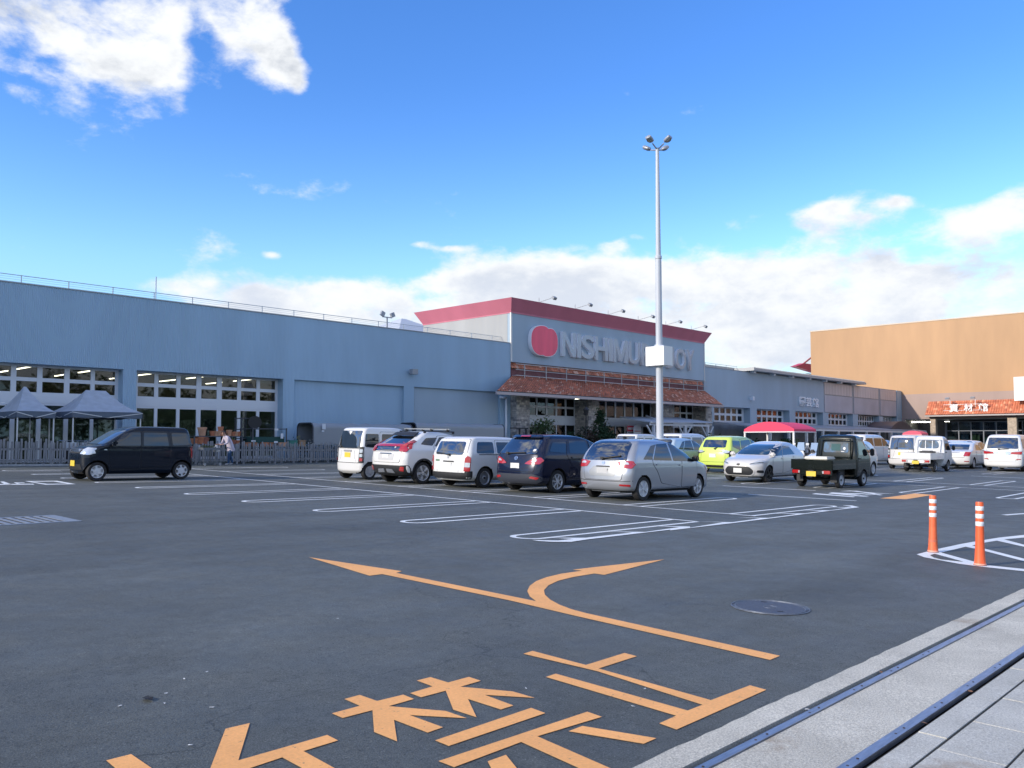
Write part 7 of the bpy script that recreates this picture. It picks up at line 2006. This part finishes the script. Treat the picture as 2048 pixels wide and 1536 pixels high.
for i, (px, py, h, w, ms) in enumerate(((1432, 872, 1.9, 2.2, [mLF[1], mLF[2], mLF[0]]), (1462, 876, 1.5, 1.5, mLF), (1516, 880, 1.5, 1.7, [mLF[0], mLF[0], mLF[1]]), (1545, 882, 1.3, 1.3, mLF), (1478, 880, 1.3, 1.3, [mat('rust_leaf', (.16, .06, .06), .7), mLF[0], mLF[1]]), (1570, 880, 1.4, 1.6, mLF), (1660, 885, 1.3, 1.5, mLF), (1350, 868, 1.5, 1.3, mLF), (1395, 872, 1.4, 1.3, mLF))):
    shrub(px, py, F - 4.9 if i < 7 else F - 2.6, w, h, ['big light green bush under the walkway canopy, right of the white shelter', 'green plant at the first canopy post', 'dark bush under the left end of the red canopy', 'small green plant under the red canopy', 'red leaved plant near the canopy post', 'green plant at the right leg of the red canopy', 'green plant right of the red canopy', 'green plant under the white shelter, left', 'green plant under the white shelter, right'][i], 620, .12, ms, seed=40 + i)
# dim goods under the walkway canopy
for i, x in enumerate((73, 77.5, 82, 87, 92, 97, 102, 107)):
    q = MB(); q.box(0, 0, 0, 2.6, .8, .9 + .2 * (i % 3)); o = q.build('goods_stand', mat('stand_goods_%d' % i, [(.10, .12, .14), (.20, .15, .10), (.12, .15, .10)][i % 3], .8, nscale=3, namt=.8)); o.location = (x, F - 2.2, gz(x, F)); tag(o, 'low stand of goods in the shade under the walkway canopy', 'stand', 'goods stands under the walkway canopy')

# ================================================================== red barrel canopies, brown awning
mREDC = mat('red_canopy_cloth', (.78, .045, .12), .6); mREDT = mat('red_canopy_cloth_worn', (.78, .10, .17), .55)
def barrel(name, label, x0, x1, y0, y1, ze, zt, drop, cloth, leg, along='X', cat='canopy', n=14, legs=True):
    """barrel roof; the arch spans Y and the barrel runs along X (or the other way round)"""
    xm, ym = (x0 + x1) / 2, (y0 + y1) / 2; zg = gz(xm, ym)
    t = thing(name, label, cat, (xm, ym, zg))
    q = MB()
    s0, s1, l0, l1 = (y0, y1, x0, x1) if along == 'X' else (x0, x1, y0, y1)
    P = lambda l, s, z: (l, s, z) if along == 'X' else (s, l, z)
    arc = [(s0 + (s1 - s0) * i / n, ze + (zt - ze) * math.sin(math.pi * (i / n)) ** .8) for i in range(n + 1)]
    for (sa, za), (sb, zb_) in zip(arc, arc[1:]): q.quad(P(l0, sa, za), P(l1, sa, za), P(l1, sb, zb_), P(l0, sb, zb_))
    for l in (l0, l1): q.add([P(l, s, z) for s, z in arc] + [P(l, s1, ze - drop), P(l, s0, ze - drop)], [tuple(range(len(arc) + 2))])
    for s in (s0, s1): q.quad(P(l0, s, ze), P(l1, s, ze), P(l1, s, ze - drop), P(l0, s, ze - drop))
    q.build('cloth', cloth, t, smooth=True, angle=30, fix=False)
    q = MB()
    for a, b in ((P(l0, s0, 0), P(l1, s0, 0)), (P(l0, s1, 0), P(l1, s1, 0)), (P(l0, s0, 0), P(l0, s1, 0)), (P(l1, s0, 0), P(l1, s1, 0))): q.bar((a[0], a[1], ze - drop - .03), (b[0], b[1], ze - drop - .03), .07, .07)
    q.build('frame', leg, t)
    if legs:
        for l in (l0 + .05, l1 - .05):
            for s in (s0 + .05, s1 - .05): a = P(l, s, 0); q = MB(); q.box(a[0] - .06, a[1] - .06, gz(a[0], a[1]), a[0] + .06, a[1] + .06, ze - drop - .03); q.build('leg', leg, t)
    return t
def solve_depth(px, py, D):
    r = ray(px, py); return r * (D / (r.x * math.cos(YAW) + r.y * math.sin(YAW)))
n_ = solve_depth(1588, 858, 58)
r0 = ray(1488, 857); yl = r0.y / r0.x * n_.x
r1 = ray(1632, 858); xr_ = r1.x / r1.y * n_.y
barrel('red_canopy', 'bright red barrel shaped canopy on white legs, standing in the lot beyond the lime minivan', n_.x, xr_, n_.y, yl, n_.z, n_.z + .52, .16, mREDC, mPOST)
n_ = solve_depth(1843, 864, 96)
xr_ = n_.x; r0 = ray(1805, 868); yl = r0.y / r0.x * n_.x
barrel('red_canopy', 'small faded red canopy before the dark shopfront, above the white kei truck', n_.x, n_.x + 2.2, n_.y, yl, n_.z - .16, n_.z + .16, .16, mREDT, mPOST)
mBRA = mat('brown_awning_sheet', (.085, .065, .07), .35, spec=.5)
n_ = solve_depth(1783, 857, 104)
xr_ = ray(1824, 857).x / ray(1824, 857).y * n_.y
r0 = ray(1712, 855); yl = min(F - .3, r0.y / r0.x * n_.x)
barrel('brown_awning', 'dark brown barrel shaped awning at the far end of the walkway canopy', n_.x, xr_, n_.y, yl, n_.z, n_.z + .95, .02, mBRA, mRACK, along='Y')
q = MB()
# ================================================================== person with a trolley
def figure(mw, label):
    t = thing('person', label, 'person', mw=mw)
    J = {'pel': (0, 0, .82), 'waist': (.07, 0, 1.0), 'chest': (.20, 0, 1.20), 'neck': (.30, 0, 1.34), 'head0': (.36, 0, 1.40), 'head1': (.40, 0, 1.50)}
    E_ = [('pel', 'waist'), ('waist', 'chest'), ('chest', 'neck'), ('neck', 'head0'), ('head0', 'head1')]
    Rd = {'pel': (.155, .13), 'waist': (.15, .115), 'chest': (.165, .125), 'neck': (.055, .055), 'head0': (.075, .085), 'head1': (.078, .085)}
    for s, sd in ((1, 'l'), (-1, 'r')):
        st = .16 * s
        J.update({'hip' + sd: (.0, .09 * s, .76), 'knee' + sd: (.05 + st * .5, .10 * s, .45), 'ank' + sd: (-.02 + st, .10 * s, .08), 'toe' + sd: (.15 + st, .11 * s, .035),
                  'sh' + sd: (.24, .19 * s, 1.25), 'elb' + sd: (.30, .24 * s, 1.0), 'wri' + sd: (.50, .20 * s, .94), 'han' + sd: (.58, .19 * s, .94)})
        E_ += [('pel', 'hip' + sd), ('hip' + sd, 'knee' + sd), ('knee' + sd, 'ank' + sd), ('ank' + sd, 'toe' + sd), ('chest', 'sh' + sd), ('sh' + sd, 'elb' + sd), ('elb' + sd, 'wri' + sd), ('wri' + sd, 'han' + sd)]
        Rd.update({'hip' + sd: (.10, .10), 'knee' + sd: (.068, .068), 'ank' + sd: (.045, .045), 'toe' + sd: (.042, .03), 'sh' + sd: (.065, .065), 'elb' + sd: (.048, .048), 'wri' + sd: (.03, .03), 'han' + sd: (.034, .022)})
        for k in range(4):
            J['f%d' % k + sd] = (.655 - .008 * abs(k - 1), (.175 + .012 * k) * s, .915); E_.append(('han' + sd, 'f%d' % k + sd)); Rd['f%d' % k + sd] = (.009, .009)
        J['th' + sd] = (.61, .155 * s, .955); E_.append(('han' + sd, 'th' + sd)); Rd['th' + sd] = (.01, .01)
    names = list(J); me = bpy.data.meshes.new('body'); me.from_pydata([J[n] for n in names], [(names.index(a), names.index(b)) for a, b in E_], [])
    o = bpy.data.objects.new('tmp', me); COL.objects.link(o)
    md = o.modifiers.new('s', 'SKIN'); md.use_smooth_shade = True
    for i, n in enumerate(names): me.skin_vertices[0].data[i].radius = Rd[n]; me.skin_vertices[0].data[i].use_root = (n == 'pel')
    sb = o.modifiers.new('d', 'SUBSURF'); sb.levels = sb.render_levels = 2
    dg = bpy.context.evaluated_depsgraph_get(); dg.update()
    nm = bpy.data.meshes.new_from_object(o.evaluated_get(dg)); bpy.data.objects.remove(o)
    skin, shirt, trou, shoe = mat('skin', (.50, .30, .22), .6), mat('lilac_blouse', (.52, .47, .56), .8, nscale=14, namt=.12), mat('navy_trousers', (.025, .07, .16), .85), mat('pale_shoe', (.45, .45, .46), .6)
    nm.materials.clear()
    for m in (skin, shirt, trou, shoe): nm.materials.append(m)
    for p in nm.polygons:
        c = p.center; p.use_smooth = True
        p.material_index = 3 if c.z < .085 else (2 if c.z < .86 and c.x < .40 else (0 if (c.z > 1.335 or c.x > .47) else 1))
    link('body', nm, t)
    q = MB(); q.lathe([(.175, .64), (.185, .72), (.16, .95), (.165, 1.1), (.14, 1.25), (.075, 1.345)], n=18)
    q.v = [(p[0] * .92 + max(0, (p[2] - .8)) * .46 - .02, p[1] * 1.12, p[2]) for p in q.v]; q.f = [f for f in q.f if len(f) <= 4]; q.m = q.m[:len(q.f)]; q.build('blouse', shirt, t, local=True, smooth=True, fix=False)
    q = MB(); q.lathe([(0, -.105), (.06, -.09), (.095, -.03), (.098, .03), (.06, .085), (0, .105)], n=14); q.v = [(p[0] + .375, p[1] * .92, p[2] + 1.475) for p in q.v]
    keep = [i for i, f in enumerate(q.f) if not (sum(q.v[k][0] for k in f) / len(f) > .42 and sum(q.v[k][2] for k in f) / len(f) < 1.50)]
    q.f = [q.f[i] for i in keep]; q.m = [0] * len(q.f); q.build('hair', mat('dark_brown_hair', (.05, .03, .028), .6), t, local=True, smooth=True, fix=False)
    for s in (-1, 1):
        q = MB(); q.lathe([(0, -.008), (.008, 0), (0, .008)], n=6); q.v = [(p[0] + .482, p[1] + .03 * s, p[2] + 1.475) for p in q.v]; q.build('eye', M_BLK, t, local=True)
        q = MB(); q.obox((.385, .083 * s, 1.46), (.035, .016, .05)); q.build('ear', skin, t, local=True)
    q = MB(); q.obox((.487, 0, 1.452), (.03, .022, .035)); q.build('nose', skin, t, local=True); q = MB(); q.obox((.474, 0, 1.418), (.012, .04, .01)); q.build('mouth', mat('lip', (.42, .15, .14), .6), t, local=True)
    return t
pp = G(452, 930.5)
figure(ground_frame(pp.x + .2, pp.y, R(180)), 'person in a lilac blouse and navy trousers leaning over a shopping trolley')
cm = ground_frame(pp.x - .78, pp.y, R(180))
t = thing('shopping_trolley', 'dark shopping trolley with a tray of plants, pushed along the fence', 'trolley', mw=cm)
mTR = mat('trolley_steel', (.16, .18, .21), .4, metal=.5)
q = MB()
for y in (-.24, .24): q.bar((-.42, y, .12), (.42, y, .12), .03, .03); q.bar((-.40, y, .12), (-.52, y, .92), .03, .03); q.bar((-.1, y, .12), (-.14, y, .72), .03, .03); q.bar((.40, y, .12), (.40, y, .72), .03, .03)
q.bar((-.52, -.26, .93), (-.52, .26, .93), .035, .035); q.build('frame', mTR, t, local=True)
q = MB(); q.box(-.42, -.27, .70, .46, .27, .73); q.box(-.42, -.27, .73, .46, -.25, .80); q.box(-.42, .25, .73, .46, .27, .80); q.box(.44, -.27, .73, .46, .27, .80); q.build('tray', mTR, t, local=True)
q = MB(); q.box(-.40, -.25, .20, .42, .25, .23); q.build('lower_shelf', mTR, t, local=True)
for x in (-.36, .36):
    for y in (-.24, .24):
        q = MB(); q.lathe([(.02, -.02), (.062, -.02), (.062, .02), (.02, .02)], c=(x, y, .062), axis='Y', n=14); w = q.build('caster', mat('grey_caster', (.30, .31, .33), .5), t, local=True)
t = thing('plant_tray', 'tray of small green bedding plants standing on the shopping trolley', 'plants', mw=cm @ Matrix.Translation((.08, 0, .735)))
q = MB(); q.box(-.30, -.2, 0, .32, .2, .05); q.build('tray', mat('black_tray', (.03, .03, .03), .7), t, local=True)
r = random.Random(2); q = MB()
for i in range(220):
    p = Vector((r.uniform(-.3, .32), r.uniform(-.2, .2), r.uniform(.05, .15))); a = Vector((r.uniform(-1, 1), r.uniform(-1, 1), r.uniform(-.3, 1))).normalized(); b_ = a.orthogonal().normalized()
    q.add([p - a * .03, p + b_ * .015, p + a * .03, p - b_ * .015], [(0, 1, 2, 3)], r.randrange(3))
q.build('leaves', [mLF[1], mLF[2], YF_[2]], t, local=True, kind='stuff', fix=False)
t = thing('carrier_bag', 'white plastic carrier bag hung on the handle of the shopping trolley', 'bag', mw=cm @ Matrix.Translation((-.46, -.30, .58)))
q = MB(); n = 10
for k, (z, w_, d_) in enumerate(((0, .11, .07), (.05, .16, .09), (.16, .17, .09), (.26, .13, .06), (.33, .04, .03))):
    for i in range(n): a = 2 * math.pi * i / n; q.v.append((w_ * math.cos(a) * (1 + .08 * math.sin(3 * a + k)), d_ * math.sin(a), z))
q.f = [(k * n + i, k * n + (i + 1) % n, (k + 1) * n + (i + 1) % n, (k + 1) * n + i) for k in range(4) for i in range(n)] + [tuple(range(n))[::-1]]; q.m = [0] * len(q.f)
q.build('bag', mat('white_plastic_bag', (.80, .81, .83), .4), t, local=True, smooth=True)

# ================================================================== bicycles by the tents, scooters by the dark truck
def bicycle(x, y, rot, label, col):
    t = thing('bicycle', label, 'bicycle', mw=ground_frame(x, y, rot), group='bicycles parked under the tents')
    m = mat('bike_paint', col, .35)
    for wx in (-.52, .52):
        q = MB(); q.lathe([(.31, -.018), (.335, 0), (.31, .018), (.295, 0), (.31, -.018)], c=(wx, 0, .335), axis='Y', n=24)
        for k in range(8): a = math.pi * k / 8; q.bar((wx + .3 * math.cos(a), 0, .335 + .3 * math.sin(a)), (wx - .3 * math.cos(a), 0, .335 - .3 * math.sin(a)), .004, .004)
        q.build('wheel', M_TYRE, t, local=True)
    q = MB()
    for a, b in (((-.52, 0, .335), (-.08, 0, .30)), ((-.08, 0, .30), (-.18, 0, .82)), ((-.08, 0, .30), (.36, 0, .72)), ((-.52, 0, .335), (-.16, 0, .70)), ((.52, 0, .335), (.34, 0, .92))): q.tube(a, b, .018, n=6)
    q.build('frame', m, t, local=True)
    q = MB(); q.tube((.30, -.26, 1.0), (.30, .26, 1.0), .014, n=6); q.tube((.34, 0, .92), (.30, 0, 1.0), .014, n=6); q.build('handlebar', M_CHROME, t, local=True)
    q = MB(); q.obox((-.19, 0, .86), (.24, .14, .06)); q.build('saddle', M_BLK, t, local=True)
    q = MB(); q.box(.42, -.16, .70, .68, .16, .94); q.build('basket', mat('basket_pale', (.55, .60, .66), .5), t, local=True)
for px, lb in ((128, 'bicycle with a pale basket behind the fence, left of three'), (143, 'bicycle with a pale basket behind the fence, middle of three'), (166, 'bicycle with a pale basket behind the fence, right of three')):
    p = atY(px, 890, 38.7); bicycle(p.x, 38.7, R(-100), lb, (.10, .14, .20))
def scooter(x, y, rot, label):
    t = thing('scooter', label, 'scooter', mw=ground_frame(x, y, rot))
    mw_ = mat('scooter_white', (.74, .75, .77), .3, coat=.8)
    for wx in (-.62, .62):
        q = MB(); q.lathe([(.12, -.05), (.24, -.055), (.27, 0), (.24, .055), (.12, .05)], c=(wx, 0, .27), axis='Y', n=20); q.build('wheel', M_TYRE, t, local=True)
    q = MB()
    def loft(rings, n=12):
        o = len(q.v)
        for cx, cz, ry, rz in rings:
            for i in range(n): a = 2 * math.pi * i / n; q.v.append((cx, ry * math.cos(a), cz + rz * math.sin(a)))
        for k in range(len(rings) - 1):
            for i in range(n): q.f.append((o + k * n + i, o + k * n + (i + 1) % n, o + (k + 1) * n + (i + 1) % n, o + (k + 1) * n + i)); q.m.append(0)
        q.f += [tuple(o + i for i in range(n))[::-1], tuple(o + (len(rings) - 1) * n + i for i in range(n))]; q.m += [0, 0]
    loft([(-.85, .62, .05, .05), (-.7, .62, .15, .14), (-.35, .58, .19, .18), (0, .38, .16, .10), (.3, .36, .15, .08), (.42, .60, .2, .22), (.5, .86, .17, .14), (.46, 1.02, .10, .06)])
    q.build('body', mw_, t, local=True, smooth=True)
    q = MB(); q.lathe([(.30, .05), (.30, .12)], c=(.62, 0, .27), axis='X', n=4) if False else q.obox((.62, 0, .56), (.42, .13, .06), Matrix.Rotation(R(8), 3, 'Y')); q.build('mudguard', mw_, t, local=True)
    q = MB(); q.obox((-.38, 0, .80), (.62, .28, .10)); q.build('seat', M_BLK, t, local=True)
    q = MB(); q.tube((.44, -.33, 1.06), (.44, .33, 1.06), .018, n=8); q.build('handlebar', M_BLK, t, local=True)
    for s in (-1, 1): q = MB(); q.tube((.44, .22 * s, 1.06), (.46, .30 * s, 1.26), .008, n=6); q.obox((.46, .33 * s, 1.30), (.03, .13, .09)); q.build('mirror', mw_, t, local=True)
    q = MB(); q.prism([(.52, -.20, .98), (.52, .20, .98), (.40, .15, 1.38), (.40, -.15, 1.38)], (-.01, 0, 0)); q.build('screen', mat('scooter_screen', (.30, .40, .55), .1), t, local=True)
    q = MB(); q.lathe([(0, .60), (.07, .60), (.06, .56)], c=(0, 0, .80), axis='X', n=14); q.build('headlight', M_CLEAR, t, local=True)
sp_ = solve_depth(1606, 905, 43); scooter(sp_.x, sp_.y, R(190), 'white scooter with mirrors between cream hatchback and dark kei truck')
sp_ = solve_depth(1630, 905, 41); scooter(sp_.x, sp_.y, R(200), 'white scooter with a windshield right behind the dark kei truck bed')

# ================================================================== trees across the road behind the viewpoint (they show in the shop windows)
mTRK = mat('street_tree_bark', (.10, .075, .06), .9)
for i in range(9):
    x, y, h = -22 + i * 12.5, -30 - 3 * (i % 2), 10 + (i * 7) % 3
    t = thing('street_tree', 'leafy street tree across the road, number %d along the kerb' % (i + 1), 'tree', (x, y, -1.9), group='street trees across the road')
    t['label'] = 'leafy street tree across the road, ' + ['first', 'second', 'third', 'fourth', 'fifth', 'sixth', 'seventh', 'eighth', 'last'][i] + ' along the kerb'
    leaf_crown(t, (x, y, -1.9 + h * .52), (7.2, 5.0, h * .46), 2600, .42, mLF, 90 + i)
    q = MB(); q.tube((x, y, -2), (x, y, -1.9 + h * .6), .22, .1, 8); q.build('trunk', mTRK, t)
q = MB(); q.box(-60, -120, -2.3, 120, -5.99, -1.95); q.build('road', mASPH, kind='structure')
